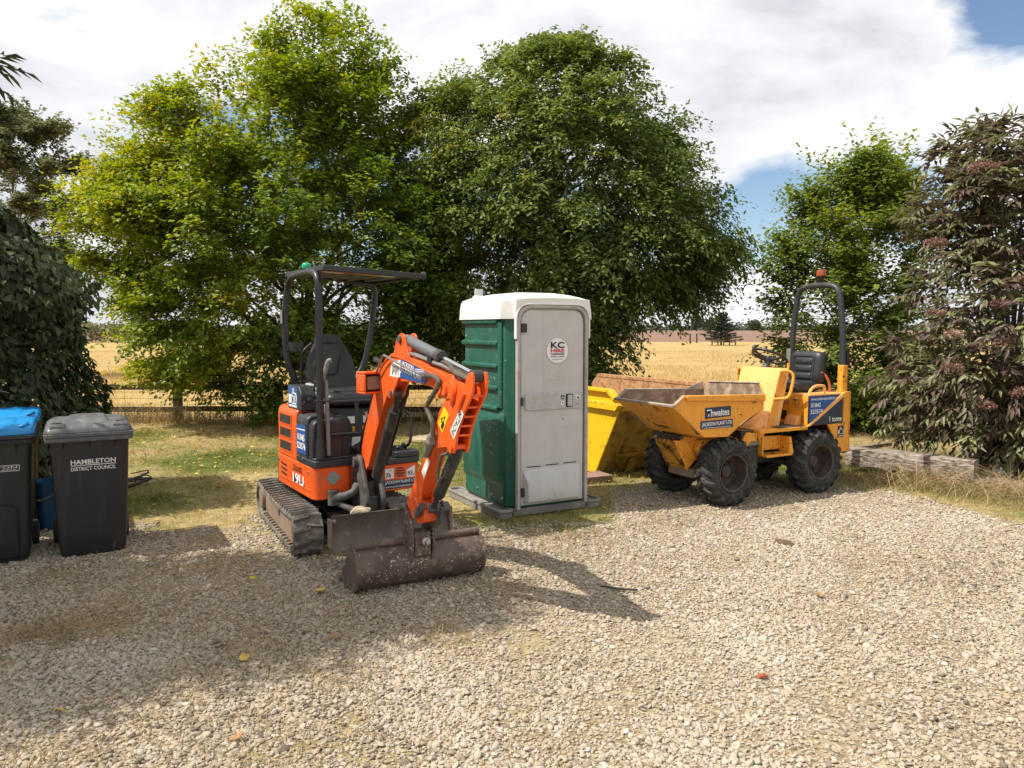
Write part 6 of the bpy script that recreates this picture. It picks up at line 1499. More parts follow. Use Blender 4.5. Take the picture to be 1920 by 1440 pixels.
def small_things():
    # blue bucket between the bins
    T = thing('bucket', 'tall blue plastic bucket standing between the bins', 'bucket', (-4.16, 6.80, 0))
    b = MB(); b.lathe([(0, 0.0), (0.075, 0.0), (0.115, 0.40), (0.125, 0.42), (0.125, 0.44), (0.112, 0.44), (0.072, 0.02), (0, 0.02)], (0, 0, 0), (0.03, 0, 1), 24); b.build('pail', 'bucket_blue', T, smooth=50)
    MB().tube(spath([(-0.12, 0, 0.42), (-0.10, -0.10, 0.33), (0.0, -0.15, 0.29), (0.10, -0.10, 0.33), (0.125, 0, 0.42)]), 0.005, 6).build('bail', 'bare_metal', T)
    # hose end and coiled wire behind the grey bin
    h = MB(); h.tube(spath([(-4.75, 7.95, 0.05), (-4.45, 8.15, 0.05), (-4.25, 8.4, 0.05), (-4.13, 8.68, 0.09)]), 0.022, 8)
    tag(h.build('hose_end', 'rubber', None, smooth=60), 'stiff black hose lying on the lawn behind the grey bin', 'hose')
    w = MB()
    for k in range(9):
        a = k * 0.7; w.tube(spath([(-4.30 + 0.15 * math.cos(a), 8.65 + 0.15 * math.sin(a), 0.03 + 0.012 * k), (-4.25 + 0.12 * math.cos(a + 1.5), 8.62 + 0.13 * math.sin(a + 1.5), 0.06 + 0.014 * k), (-4.28 + 0.16 * math.cos(a + 3), 8.66 + 0.12 * math.sin(a + 3), 0.03 + 0.012 * k)]), 0.007, 5)
    tag(w.build('wire_coil', 'charcoal_plastic', None, smooth=60), 'tangled heap of grey wire on the grass beside the grey bin', 'wire')
    # rubble on the blade
    def stone(name, label, cat, loc, size, mat, seed, group=None, flat=1.0):
        bm = bmesh.new(); bmesh.ops.create_icosphere(bm, subdivisions=3, radius=1)
        for v in bm.verts:
            q = v.co * 1.3 + Vector((seed, seed * 2, 0)); d = 1 + 0.45 * mnoise.noise(q) + 0.18 * mnoise.noise(q * 3)
            v.co = Vector((v.co.x * d * size[0], v.co.y * d * size[1], v.co.z * d * size[2]))
        me = bpy.data.meshes.new(name); bm.to_mesh(me); bm.free(); me.materials.append(MATS[mat])
        o = bpy.data.objects.new(name, me); COL.objects.link(o); o.location = loc; o.rotation_euler = (0, 0, seed)
        return tag(o, label, cat, group)
    FE = frame(-1.68, 6.91, 27.5)
    p = FE @ Vector((1.16, -0.03, 0.37))
    stone('rubble_lump', 'pale sandstone lump resting behind the excavator blade', 'stone', p, (0.085, 0.07, 0.05), 'pale_rubble', 1.3)
    stone('earth_clod', 'brown clod of dry earth lying on the open gravel', 'clod', (2.27, 6.30, 0.012), (0.09, 0.05, 0.022), 'clod', 2.1)
    stone('brick_fragment', 'red brick fragment in the gravel at the lower right', 'brick', (1.29, 3.84, 0.014), (0.030, 0.018, 0.010), 'brick_red', 3.3)
    stone('rubble_stone', 'whitish stone lying in the shade under the dark elder bush', 'stone', (5.75, 8.95, 0.10), (0.20, 0.16, 0.11), 'white_stone', 4.2)
    stone('rubble_stone', 'pale broken stone in the gap between the dumper wheels', 'stone', (3.10, 9.15, 0.06), (0.14, 0.10, 0.07), 'pale_rubble', 5.2)
    s = MB(); s.prism([(0.61, 5.20), (0.70, 5.165), (0.86, 5.125), (0.845, 5.105), (0.72, 5.13)], 'z', 0.016, 0.024)
    tag(s.build('slate_shard', 'slate', None, smooth=0), 'thin black slate shard at the tip of the excavator shadow', 'slate')
    pl = MB(); pl.box(-0.28, 0.28, -0.16, 0.16, 0.05, 0.085, Matrix.Translation((0.86, 8.90, 0)) @ Matrix.Rotation(R(25), 4, 'Z'))
    for k in (-0.12, 0.12): pl.box(-0.28, 0.28, k - 0.03, k + 0.03, 0.0, 0.05, Matrix.Translation((0.86, 8.90, 0)) @ Matrix.Rotation(R(25), 4, 'Z'))
    tag(pl.build('timber_board', 'plank_wood', None, bevel=0.004), 'reddish timber board on the ground between toilet and skip', 'board')
    d = MB(); d.lathe([(0, 0), (0.32, 0), (0.32, 0.035), (0, 0.035)], (-1.33, 12.2, 0.02), (0, 0, 1), 28)
    tag(d.build('wooden_disc', 'pale_plank', None, smooth=30), 'pale round wooden board lying on the lawn behind the arm', 'board')
    # railway sleeper
    a = math.atan2(8.72 - 9.68, 5.30 - 4.30); L_ = 1.42
    T = MB(); n = 26; rings = []
    for k in range(n + 1):
        x = L_ * k / n; r_ = []
        for (y, z) in rpoly(rect(-0.12, 0.12, 0.0, 0.225), 0.018, 3):
            q = Vector((x * 3, y * 9, z * 9)); d_ = 0.012 * mnoise.noise(q) + 0.006 * mnoise.noise(q * 3.3)
            if x < 0.25: d_ += -0.03 * (1 - x / 0.25) * max(0, mnoise.noise(q * 1.7) + 0.3)
            r_.append((x, y + d_, z + d_))
        rings.append(r_)
    T.loft(rings)
    o = T.build('railway_sleeper', 'sleeper_wood', None, smooth=40); o.location = (4.28, 9.66, 0.075); o.rotation_euler = (0, R(-0.0), a)
    tag(o, 'weathered grey timber sleeper between the dumper and the dark bush', 'sleeper')
    o2 = o.copy(); COL.objects.link(o2); o2.location = (5.05, 8.88, -0.13); o2.rotation_euler = (0, 0, a + 0.12)
    tag(o2, 'lower timber sleeper sunk in dry grass under the upper one', 'sleeper')
    pk = MB(); pk.box(-0.03, 0.03, -0.5, 0.5, 0.0, 0.05); k_ = pk.build('grey_plank', 'post_wood', None, bevel=0.004); k_.location = (4.75, 10.3, 0.16); k_.rotation_euler = (0.05, 0.0, R(-68))
    tag(k_, 'grey weathered plank lying behind the sleeper', 'plank')
small_things()

# ------------------------------------------------------------------ fence, gate, far posts
def rail(mb, p0, p1, h, th):
    a, b = Vector(p0), Vector(p1); d = (b - a); n = Vector((-d.y, d.x, 0)).normalized() * th / 2; u = Vector((0, 0, h / 2))
    v = [a - n - u, a + n - u, a + n + u, a - n + u, b - n - u, b + n - u, b + n + u, b - n + u]
    mb.add(v, [(0, 1, 2, 3), (4, 7, 6, 5), (0, 4, 5, 1), (1, 5, 6, 2), (2, 6, 7, 3), (3, 7, 4, 0)])
def build_fence():
    T = thing('post_and_rail_fence', 'dark stained post and rail fence behind the left tree', 'fence', (-6.45, 14.75, 0))
    xs = [-6.0, -4.1, -2.2, -0.3, 0.0 + 1.6, 3.5, 5.4, 7.3, 9.2, 11.0, 12.9]
    xs = [-4.3, -2.35, 0.0, 1.95, 3.9, 5.85, 7.8, 9.75, 11.7]
    for i, x in enumerate(xs):
        m = MB(); m.prism(rpoly(rect(x - 0.075, x + 0.075, -0.05, 0.07), 0.01), 'z', -0.2, 0.76 + 0.02 * (i % 3)); m.build('post', 'fence_wood', T, bevel=0.006)
        if i + 1 < len(xs):
            for k, z in enumerate((0.665, 0.245)):
                m = MB(); rail(m, (x - 0.01, -0.07 - 0.0, z + 0.008 * ((i * 7 + k * 3) % 3 - 1)), (xs[i + 1] - 0.014, -0.07, z + 0.008 * ((i * 5 + k) % 3 - 1)), 0.10, 0.038); m.build('rail', 'fence_wood', T, bevel=0.004)
    kb = MB(); rail(kb, (3.2, -0.09, 0.05), (6.6, -0.09, 0.05), 0.09, 0.03); kb.build('foot_strip', 'fence_wood', T)  # thin dark strip following a dark line at the fence foot
    # stock wire
    w = MB()
    for z in (0.08, 0.15, 0.33, 0.45, 0.57): w.cyl((-4.3, -0.045, z), (11.7, -0.045, z), 0.0025, n=4)
    for k in range(54): w.cyl((-4.3 + 0.3 * k, -0.045, 0.03), (-4.3 + 0.3 * k, -0.045, 0.66), 0.0018, n=4)
    w.build('stock_wire', 'cast_grey', T, smooth=0)
build_fence()
def build_gate():
    T = thing('field_gate', 'weathered wooden field gate with diagonal brace behind the sleeper', 'gate', (6.05, 13.3, 0), math.atan2(0.75, 2.0))
    Lg = 2.5
    for x in (0.0, 1.25): pass
    for (x, h, w_) in ((-0.08, 0.52, 0.16), (Lg + 0.1, 0.8, 0.16)):
        m = MB(); m.prism(rpoly(rect(x - w_ / 2, x + w_ / 2, -0.08, 0.08), 0.015), 'z', -0.2, h); m.build('gate_post', 'fence_wood', T, bevel=0.008)
    for z in (0.12, 0.27, 0.42, 0.64):
        m = MB(); rail(m, (0.02, 0, z), (Lg, 0, z), 0.075, 0.03); m.build('gate_rail', 'post_wood', T, bevel=0.004)
    for x in (0.06, Lg - 0.05):
        m = MB(); m.prism(rect(x - 0.035, x + 0.035, -0.055, -0.016), 'z', 0.07, 0.69); m.build('gate_stile', 'post_wood', T, bevel=0.004)
    m = MB(); rail(m, (0.06, -0.034, 0.14), (1.6, -0.034, 0.62), 0.07, 0.03); m.build('gate_brace', 'post_wood', T, bevel=0.004)
    o = MB(); o.prism(rpoly(rect(-0.06, 0.06, -0.05, 0.05), 0.01), 'z', -0.1, 0.46); q = o.build('cut_post', 'post_wood', None, bevel=0.008); q.location = (7.12, 13.45, 0)
    tag(q, 'short pale grey timber post standing in front of the gate', 'post')
build_gate()
def far_posts():
    for k, x in enumerate((21.3, 22.1)):
        m = MB(); m.box(-0.07, 0.07, -0.07, 0.07, -0.2, 1.15); o = m.build('fence_post', 'fence_wood', None); o.location = (x, 92, 0)
        tag(o, ('thin brown fence post beyond the straw field, farther from the conifer', 'thin brown fence post beyond the straw field, nearer the conifer')[k], 'post', 'far fence posts along the heath')
far_posts()

# ------------------------------------------------------------------ vegetation
def leaf_mesh(name, P, D, Nn, Ln, Wd, tint, mat, parent=None, curl=0.0, kind=None):
    """one mesh of leaves: base points P, directions D, normals N, length, width"""
    n = len(P)
    D = D / np.linalg.norm(D, axis=1, keepdims=True)
    S = np.cross(Nn, D); S /= np.maximum(np.linalg.norm(S, axis=1, keepdims=True), 1e-6)
    U = np.cross(D, S)
    Ln = Ln[:, None]; Wd = Wd[:, None]
    v = np.empty((n, 4, 3))
    v[:, 0] = P
    mid = P + D * Ln * 0.45 
    v[:, 1] = mid + S * Wd * 0.5 + U * Wd * 0.14
    v[:, 2] = P + D * Ln - U * Ln * curl
    v[:, 3] = mid - S * Wd * 0.5 + U * Wd * 0.14
    me = bpy.data.meshes.new(name)
    me.vertices.add(n * 4); me.vertices.foreach_set('co', v.astype(np.float32).ravel())
    base = np.arange(n)[:, None] * 4
    tri = np.concatenate([base + np.array([0, 1, 2]), base + np.array([0, 2, 3])], 1).reshape(-1)
    me.loops.add(n * 6); me.loops.foreach_set('vertex_index', tri)
    me.polygons.add(n * 2); me.polygons.foreach_set('loop_start', np.arange(n * 2) * 3); me.polygons.foreach_set('loop_total', np.full(n * 2, 3))
    at = me.attributes.new('tint', 'FLOAT', 'POINT'); at.data.foreach_set('value', np.repeat(np.clip(tint, 0, 1), 4).astype(np.float32))
    me.update(); me.validate()
    me.materials.append(MATS[mat])
    o = bpy.data.objects.new(name, me); COL.objects.link(o)
    if parent is not None: o.parent = parent
    if kind: o['kind'] = kind
    return o
def unit(v): return v / np.maximum(np.linalg.norm(v, axis=-1, keepdims=True), 1e-9)
def n3(p, s, seed):
    return np.array([mnoise.noise(Vector((q[0] * s + seed, q[1] * s + seed * 1.7, q[2] * s - seed))) for q in p])
class Branches:
    def __init__(s): s.mb = MB(); s.pts = []
    def limb(s, path, r0, r1, n=6):
        P = spath(path, 4); m = len(P)
        s.mb.tube(P, [r0 + (r1 - r0) * (i / (m - 1)) ** 0.8 for i in range(m)], n)
        s.pts += [(p, r0 + (r1 - r0) * (i / (m - 1))) for i, p in enumerate(P)]
def tree(name, label, cat, loc, outline, depth, n_spray, per, leaf, mat, bark, seed, trunk_r, n_limb=34, n_twig=120, droop=0.25, clump=130, tint_fn=None, core=0.5, group=None, twig=(0.45, 0.85), stems=1, gap=0.0, outer=0.55, topup=0.5, hang=0.0, low=0.3, slope=(-0.25, 0.9), plate=1.0, shoots=0, shrink=1.0, inset=0.0):
    """outline: rows of (z, reach to -x, reach to +x); crown filled with leafy sprays biased to its outside"""
    r = np.random.default_rng(seed)
    T = thing(name, label, cat, (*loc, 0), 0, group)
    O_ = np.array(outline)
    O_[:, 0] = np.where(O_[:, 0] > 1.8, 1.8 + (O_[:, 0] - 1.8) * shrink, O_[:, 0]); O_[:, 1:] = O_[:, 1:] * shrink - np.clip(inset, 0, 0.3 * (O_[:, 1:2] + O_[:, 2:3]))
    z0, z1 = O_[0, 0], O_[-1, 0]
    Lf = lambda z: np.interp(z, O_[:, 0], O_[:, 1]); Rt = lambda z: np.interp(z, O_[:, 0], O_[:, 2])
    zz = np.linspace(z0, z1, 200); wgt = np.maximum(Lf(zz) + Rt(zz), 0.05) ** 1.25; cdf = np.cumsum(wgt) / wgt.sum()
    zmax_w = zz[np.argmax(wgt)]
    def pick(n, lo, hi):
        z = np.interp(r.random(n), cdf, zz); a = r.uniform(0, 2 * np.pi, n)
        l, t = Lf(z), Rt(z); cx = (t - l) / 2; hw = np.maximum((t + l) / 2, 0.03)
        k = lo + (hi - lo) * r.random(n) ** 0.6
        return np.stack([cx + hw * k * np.cos(a), hw * depth * k * np.sin(a), z], -1), k
    # branch plates: leafy side branches, each a flattened fan of sprays reaching outwards
    C, ck = pick(clump, 0.50, 1.0)
    relz = np.clip((C[:, 2] - z0) / (z1 - z0), 0, 1)
    A = np.stack([C[:, 0] - (Rt(C[:, 2]) - Lf(C[:, 2])) / 2, C[:, 1], np.zeros(clump)], -1); A = unit(A + r.normal(0, 0.25, A.shape) * np.array([1, 1, 0]))
    A[:, 2] = slope[0] + (slope[1] - slope[0]) * relz ** 1.5 + r.normal(0, 0.16, clump); A = unit(A)
    Sd = unit(np.cross(A, np.array([0, 0, 1.0]))); Up = np.cross(Sd, A)
    CL = r.uniform(0.45, 1.05, clump) * plate
    C = C - A * (CL * 0.55)[:, None]
    m1 = int(n_spray * 0.76); ci = r.choice(clump, m1, p=CL / CL.sum())
    t = r.random(m1) ** 0.75
    wd = 0.34 * CL[ci] * (1.08 - t) + 0.03
    P1 = C[ci] + A[ci] * (CL[ci] * 1.35 * t)[:, None] + Sd[ci] * (r.normal(0, 1, m1) * wd)[:, None] + Up[ci] * (r.normal(0, 0.11, m1) * plate)[:, None]
    P1[:, 2] -= droop * 0.45 * CL[ci] * t * t
    P2, _ = pick(n_spray - m1, 0.15, 0.90)
    P = np.concatenate([P1, P2]); n = len(P)
    P[:, 2] = np.clip(P[:, 2], z0, z1 + 0.1)
    z = np.clip(P[:, 2], z0, z1); l, tR = Lf(z), Rt(z); cx = (tR - l) / 2; hw = np.maximum((tR + l) / 2, 0.05)
    q = np.sqrt(((P[:, 0] - cx) / hw) ** 2 + (P[:, 1] / (hw * depth)) ** 2); lim = np.concatenate([r.uniform(0.82, 1.30, clump)[ci], np.full(n - m1, 1.0)])
    sc = np.minimum(1, lim / np.maximum(q, 1e-6)); P[:, 0] = cx + (P[:, 0] - cx) * sc; P[:, 1] *= sc
    tips = np.concatenate([t, np.full(n - m1, 0.3)])
    out = np.stack([P[:, 0] - cx, P[:, 1], (P[:, 2] - (z0 + (z1 - z0) * low)) * topup], -1)
    D = np.concatenate([A[ci] + Sd[ci] * r.normal(0, 0.55, m1)[:, None] + Up[ci] * r.normal(0.05, 0.22, m1)[:, None], unit(out[m1:]) + r.normal(0, 0.4, (n - m1, 3))])
    D[:, 2] -= hang * 0.6
    D = unit(D)
    if gap > 0:
        g = n3(P, 0.62, seed * 1.3); k_ = (g > -gap) | (r.random(n) < 0.10)
        P, D, out, tips, cx = P[k_], D[k_], out[k_], tips[k_], cx[k_]; n = len(P)
    ln = r.uniform(*twig, n) * (0.75 + 0.35 * tips)
    if shoots:                                 # young shoots standing out of the crown's edge
        z = z0 + (z1 - z0) * r.uniform(0.12, 1.0, shoots) ** 0.75; a = r.uniform(0, 2 * np.pi, shoots); l, tR = Lf(z), Rt(z); c2 = (tR - l) / 2; h2 = np.maximum((tR + l) / 2, 0.05); rel = (z - z0) / (z1 - z0)
        Q = np.stack([c2 + h2 * 0.97 * np.cos(a), h2 * 0.97 * depth * np.sin(a), z], -1)
        E_ = unit(np.stack([np.cos(a), np.sin(a), -0.25 + 1.7 * rel ** 1.3], -1) + r.normal(0, 0.25, (shoots, 3)))
        P = np.concatenate([P, Q]); D = np.concatenate([D, E_]); out = np.concatenate([out, E_ * 2]); cx = np.concatenate([cx, c2]); ln = np.concatenate([ln, r.uniform(0.9, 1.45, shoots) * twig[1]]); n = len(P)
    # leaves along the sprays
    tt = (np.arange(per) + 0.7) / per; tt = np.tile(tt, (n, 1)) + r.normal(0, 0.03, (n, per))
    up = np.array([0, 0, 1.0])
    sd = unit(np.cross(D, up) + 1e-6)
    base = P[:, None, :] + D[:, None, :] * (ln[:, None] * (tt - 0.35))[..., None]
    base[..., 2] -= droop * ln[:, None] * np.clip(tt, 0, 1) ** 2
    base += r.normal(0, 0.055 * twig[1], base.shape)
    sg = np.where(np.arange(per) % 2 == 0, 1, -1)[None, :, None]
    ld = D[:, None, :] * 0.55 + sd[:, None, :] * sg * 0.75 + r.normal(0, 0.30, base.shape); ld[..., 2] -= 0.22 + hang
    nm = np.array([0, 0, 0.95]) + 0.30 * unit(out)[:, None, :] + r.normal(0, 0.42, base.shape)
    Lr = leaf[0] * r.uniform(0.7, 1.2, (n, per)); Wr = leaf[1] * r.uniform(0.75, 1.15, (n, per))
    f = base.reshape(-1, 3)
    tn = np.repeat(r.normal(0, 0.13, n), per) + r.normal(0, 0.10, n * per) + 0.42
    if tint_fn is not None: tn += np.repeat(tint_fn(P, r), per)
    crown = leaf_mesh('crown', f, ld.reshape(-1, 3), nm.reshape(-1, 3), Lr.ravel(), Wr.ravel(), tn, mat, T, curl=0.10)
    # trunk and limbs
    B = Branches(); ends = r.choice(n - shoots, min(n - shoots, n_limb + n_twig), replace=False)
    for s_ in range(stems):
        bx, by = (r.normal(0, 0.22, 2) if stems > 1 else (0, 0)); lean = r.normal(0, 0.25, 2)
        top = z0 + (z1 - z0) * 0.80
        B.limb([(bx, by, -0.1), (bx * 1.2 + lean[0] * 0.2, by * 1.2 + lean[1] * .2, top * 0.25), (bx * 1.8 + lean[0] * 0.6, by * 1.8 + lean[1] * .6, top * 0.6), (bx * 2 + lean[0] * 1.2 + (Rt(top) - Lf(top)) / 2, by * 2 + lean[1], top)], trunk_r, trunk_r * 0.12, 9)
    trunk_pts = [p for p in B.pts]
    for i in ends[:n_limb]:
        e = Vector(P[i]); hz = math.hypot(e.x, e.y)
        zt = max(0.12 * z1, e.z - hz * r.uniform(0.55, 1.0))
        a = min(trunk_pts, key=lambda p: abs(p[0].z - zt) + 0.05 * r.random())
        s0 = a[0]; md = s0.lerp(e, 0.5) + Vector((0, 0, 0.10 * hz + 0.1))
        B.limb([s0, s0.lerp(md, 0.5) + Vector(r.normal(0, 0.05, 3)), md + Vector(r.normal(0, 0.08, 3)), md.lerp(e, 0.6) + Vector(r.normal(0, 0.08, 3)), e], min(a[1] * 0.5, trunk_r * 0.38), 0.007, 5)
    lp = np.array([tuple(p[0]) for p in B.pts])
    for i in ends[n_limb:]:
        e = P[i]; d2 = ((lp - e) ** 2).sum(1); j = int(np.argmin(d2 + 0.6 * (lp[:, 2] > e[2])))
        s0 = Vector(lp[j]); ev = Vector(e); md = s0.lerp(ev, 0.5) + Vector(r.normal(0, 0.06, 3)) + Vector((0, 0, 0.06))
        B.limb([s0, md, ev + Vector(D[i]) * ln[i] * 0.6], 0.014, 0.004, 4)
    B.mb.build('trunk', bark, T, smooth=60)
    return T
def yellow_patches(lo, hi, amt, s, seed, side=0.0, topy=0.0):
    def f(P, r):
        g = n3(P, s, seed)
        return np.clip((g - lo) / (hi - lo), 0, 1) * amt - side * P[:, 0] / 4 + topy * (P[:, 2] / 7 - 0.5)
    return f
LEFT = [(0.16, 0.4, 0.9), (0.50, 2.0, 1.5), (0.97, 2.75, 1.9), (1.45, 3.25, 2.1), (1.75, 3.45, 2.2), (2.33, 3.60, 2.64), (2.91, 3.80, 2.83), (3.38, 3.95, 2.93), (3.86, 4.45, 2.93), (4.33, 4.35, 2.65), (4.8, 3.75, 2.17), (5.27, 3.5, 2.1), (5.82, 2.9, 2.0), (6.47, 1.65, 1.75), (7.02, 0.72, 1.35), (7.55, -0.05, 0.8)]
RIGHT = [(0.8, 1.2, 1.2), (1.25, 2.2, 1.9), (1.45, 2.29, 1.95), (1.95, 2.38, 1.6), (2.34, 2.58, 2.2), (2.93, 2.67, 3.1), (3.51, 2.86, 3.86), (3.9, 2.86, 3.45), (4.38, 2.85, 3.50), (4.96, 2.75, 2.91), (5.53, 2.64, 2.75), (6.0, 2.54, 2.21), (6.48, 2.25, 1.77), (6.85, 1.47, 1.33), (7.25, 0.3, 0.65)]
SMALL = [(0.1, 0.7, 0.8), (0.84, 1.10, 1.3), (1.48, 1.20, 1.4), (2.12, 1.30, 1.4), (2.66, 1.4, 1.3), (3.2, 1.25, 1.25), (3.74, 1.2, 1.05), (4.18, 0.85, 0.88), (4.63, 0.4, 0.80), (5.0, -0.55, 0.80)]
ELDER = [(0.16, 0.4, 1.36), (0.42, 0.85, 1.34), (0.81, 1.15, 1.32), (1.26, 1.28, 1.3), (1.9, 1.22, 1.3), (2.27, 1.10, 1.3), (2.78, 0.75, 1.25), (3.15, 1.05, 1.2), (3.59, 0.95, 1.1), (3.89, 0.85, 1.0), (4.15, 0.6, 0.8), (4.3, 0.3, 0.5)]
BACK = [(1.6, 1.6, 1.5), (3.63, 1.9, 1.59), (4.97, 1.9, 1.84), (5.91, 1.9, 2.27), (7.05, 1.9, 2.51), (7.98, 1.5, 2.16), (8.92, 1.0, 2.01), (9.57, 0.4, 1.56)]
tree('broadleaf_tree', 'tall yellow green broadleaf tree behind the excavator, lower branches over the fence', 'tree', (-3.7, 14.0), LEFT, 0.52, 5600, 40, (0.094, 0.058), 'leaves_lime', 'bark', 3, 0.15, 44, 190, 0.24, 180, yellow_patches(0.18, 0.55, 0.26, 0.55, 5, 0.28, 0.36), gap=0.28, plate=1.2, slope=(-0.22, 1.1), shoots=420, shrink=0.95, inset=0.16)
tree('broadleaf_tree', 'darker green spreading tree behind the portable toilet', 'tree', (0.7, 14.3), RIGHT, 0.52, 5600, 40, (0.104, 0.048), 'leaves_dark', 'bark', 8, 0.17, 44, 170, 0.50, 175, yellow_patches(0.34, 0.6, 0.26, 0.5, 2, 0.10, 0.26), gap=0.27, plate=1.2, shoots=420, hang=0.22, shrink=0.95, inset=0.16, slope=(-0.40, 1.0))
tree('young_tree', 'small bright green tree behind the dumper seat', 'tree', (5.75, 13.2), SMALL, 0.8, 3100, 28, (0.090, 0.058), 'leaves_small_tree', 'bark', 12, 0.06, 26, 110, 0.12, 70, yellow_patches(0.2, 0.6, 0.35, 0.8, 4, 0.05, 0.25), gap=0.24, shoots=200, topup=1.1, shrink=0.93, inset=0.06, slope=(0.2, 1.4), plate=0.75)
tree('background_tree', 'thin grey brown tree standing beyond the fence behind the left hedge', 'tree', (-18, 28), BACK, 0.9, 2300, 26, (0.16, 0.10), 'leaves_far', 'bark_grey', 15, 0.16, 30, 90, 0.1, 36, None, twig=(0.5, 0.9), gap=0.20, slope=(0.1, 0.8), plate=1.1)
OVER = [(1.7, 0.8, 0.6), (2.2, 1.3, 0.95), (2.9, 1.6, 1.15), (3.5, 1.6, 1.25), (4.1, 1.5, 1.35), (4.8, 1.3, 1.45), (5.5, 0.8, 0.9)]
tree('overhanging_tree', 'tree with long pointed leaves whose tips enter at the upper left corner', 'tree', (-4.95, 4.18), OVER, 0.62, 1500, 24, (0.15, 0.044), 'leaves_overhang', 'bark', 21, 0.08, 22, 40, 0.2, 70, None, hang=0.35, plate=0.7)

def low_branch():
    # the limb of the overhanging tree that reaches towards the drive
    r = np.random.default_rng(23); T = bpy.data.objects['overhanging_tree']
    B = Branches(); B.limb([(0.4, 0.3, 3.75), (0.9, 0.62, 3.72), (1.3, 0.82, 3.62), (1.55, 0.92, 3.47)], 0.016, 0.005, 5)
    B.mb.build('low_branch', 'bark', T, smooth=60)
    BP, BD = [], []
    for k in range(16):
        u = r.uniform(0.2, 1.0); c = np.array([0.45 + 1.10 * u, 0.3 + 0.62 * u, 3.80 - 0.33 * u]); d = unit(np.array([r.normal(0.7, 0.4), r.normal(0.1, 0.5), r.normal(0.0, 0.4)]))
        for j in range(9):
            t = (j + 1) / 9; BP.append(c + d * 0.30 * t - np.array([0, 0, 0.09 * t * t])); s = unit(np.cross(d, (0, 0, 1)))
            BD.append(d * 0.7 + s * (0.6 if j % 2 else -0.6) + np.array([0, 0, -0.35]))
    n = len(BP); leaf_mesh('low_foliage', np.array(BP), np.array(BD), r.normal(0, 0.3, (n, 3)) + np.array([0, 0, 1.0]), r.uniform(0.10, 0.15, n), r.uniform(0.028, 0.04, n), r.random(n), 'leaves_overhang', T, curl=0.2)
low_branch()
def hedge():
    r = np.random.default_rng(31)
    T = thing('hedge_shrub', 'dense dark shrub with large drooping leaves behind the bins', 'shrub', (-5.3, 7.8, 0))
    O_ = np.array([(0.0, 1.6, 0.55), (0.24, 1.61, 0.74), (0.79, 1.57, 0.96), (1.07, 1.55, 0.96), (1.34, 1.54, 0.88), (1.61, 1.52, 0.78), (1.88, 1.5, 0.78), (2.1, 1.49, 1.0), (2.31, 1.47, 0.92), (2.62, 1.45, 0.70), (2.9, 1.43, 0.46), (3.12, 1.35, 0.18), (3.4, 0.9, -0.3)])
    n = 30000
    z = r.uniform(0.0, 3.4, n); a = r.uniform(0, 2 * np.pi, n)
    l = np.interp(z, O_[:, 0], O_[:, 1]); t = np.interp(z, O_[:, 0], O_[:, 2]); cx = (t - l) / 2; hw = (t + l) / 2
    k = 0.66 + 0.34 * r.random(n) ** 0.7
    P = np.stack([cx + hw * k * np.cos(a), hw * 0.85 * k * np.sin(a), z], -1)
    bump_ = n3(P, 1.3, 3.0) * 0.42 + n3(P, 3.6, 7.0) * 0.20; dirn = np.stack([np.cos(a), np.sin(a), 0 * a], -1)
    P += dirn * bump_[:, None]
    D = dirn * 0.55 + np.array([0, 0, -0.75]) + r.normal(0, 0.34, (n, 3))
    Nn = dirn * 0.9 + np.array([0, 0, 0.6]) + r.normal(0, 0.35, (n, 3))
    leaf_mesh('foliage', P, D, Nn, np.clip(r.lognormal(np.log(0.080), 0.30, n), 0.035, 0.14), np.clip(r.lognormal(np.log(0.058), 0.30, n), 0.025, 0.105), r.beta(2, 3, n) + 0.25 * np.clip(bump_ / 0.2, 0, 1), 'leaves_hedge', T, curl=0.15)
    B = Branches()
    for k_ in range(26):
        i = r.integers(0, n); e = Vector(P[i]); B.limb([(r.normal(0, 0.25), r.normal(0, 0.2), -0.05), (e.x * 0.3, e.y * 0.3, e.z * 0.5), (e.x * 0.75, e.y * 0.75, e.z * 0.95), tuple(e)], 0.028, 0.006, 5)
    for k_ in range(12):
        x = r.uniform(-0.2, 0.8); z_ = r.uniform(0.75, 1.4)
        B.limb([(x - 0.5, -1.0, z_ - 0.1), (x, -1.12, z_ + 0.05), (x + 0.3, -1.05, z_ - 0.02)], 0.007, 0.003, 4)
    B.mb.build('stems', 'bark', T, smooth=60)
hedge()
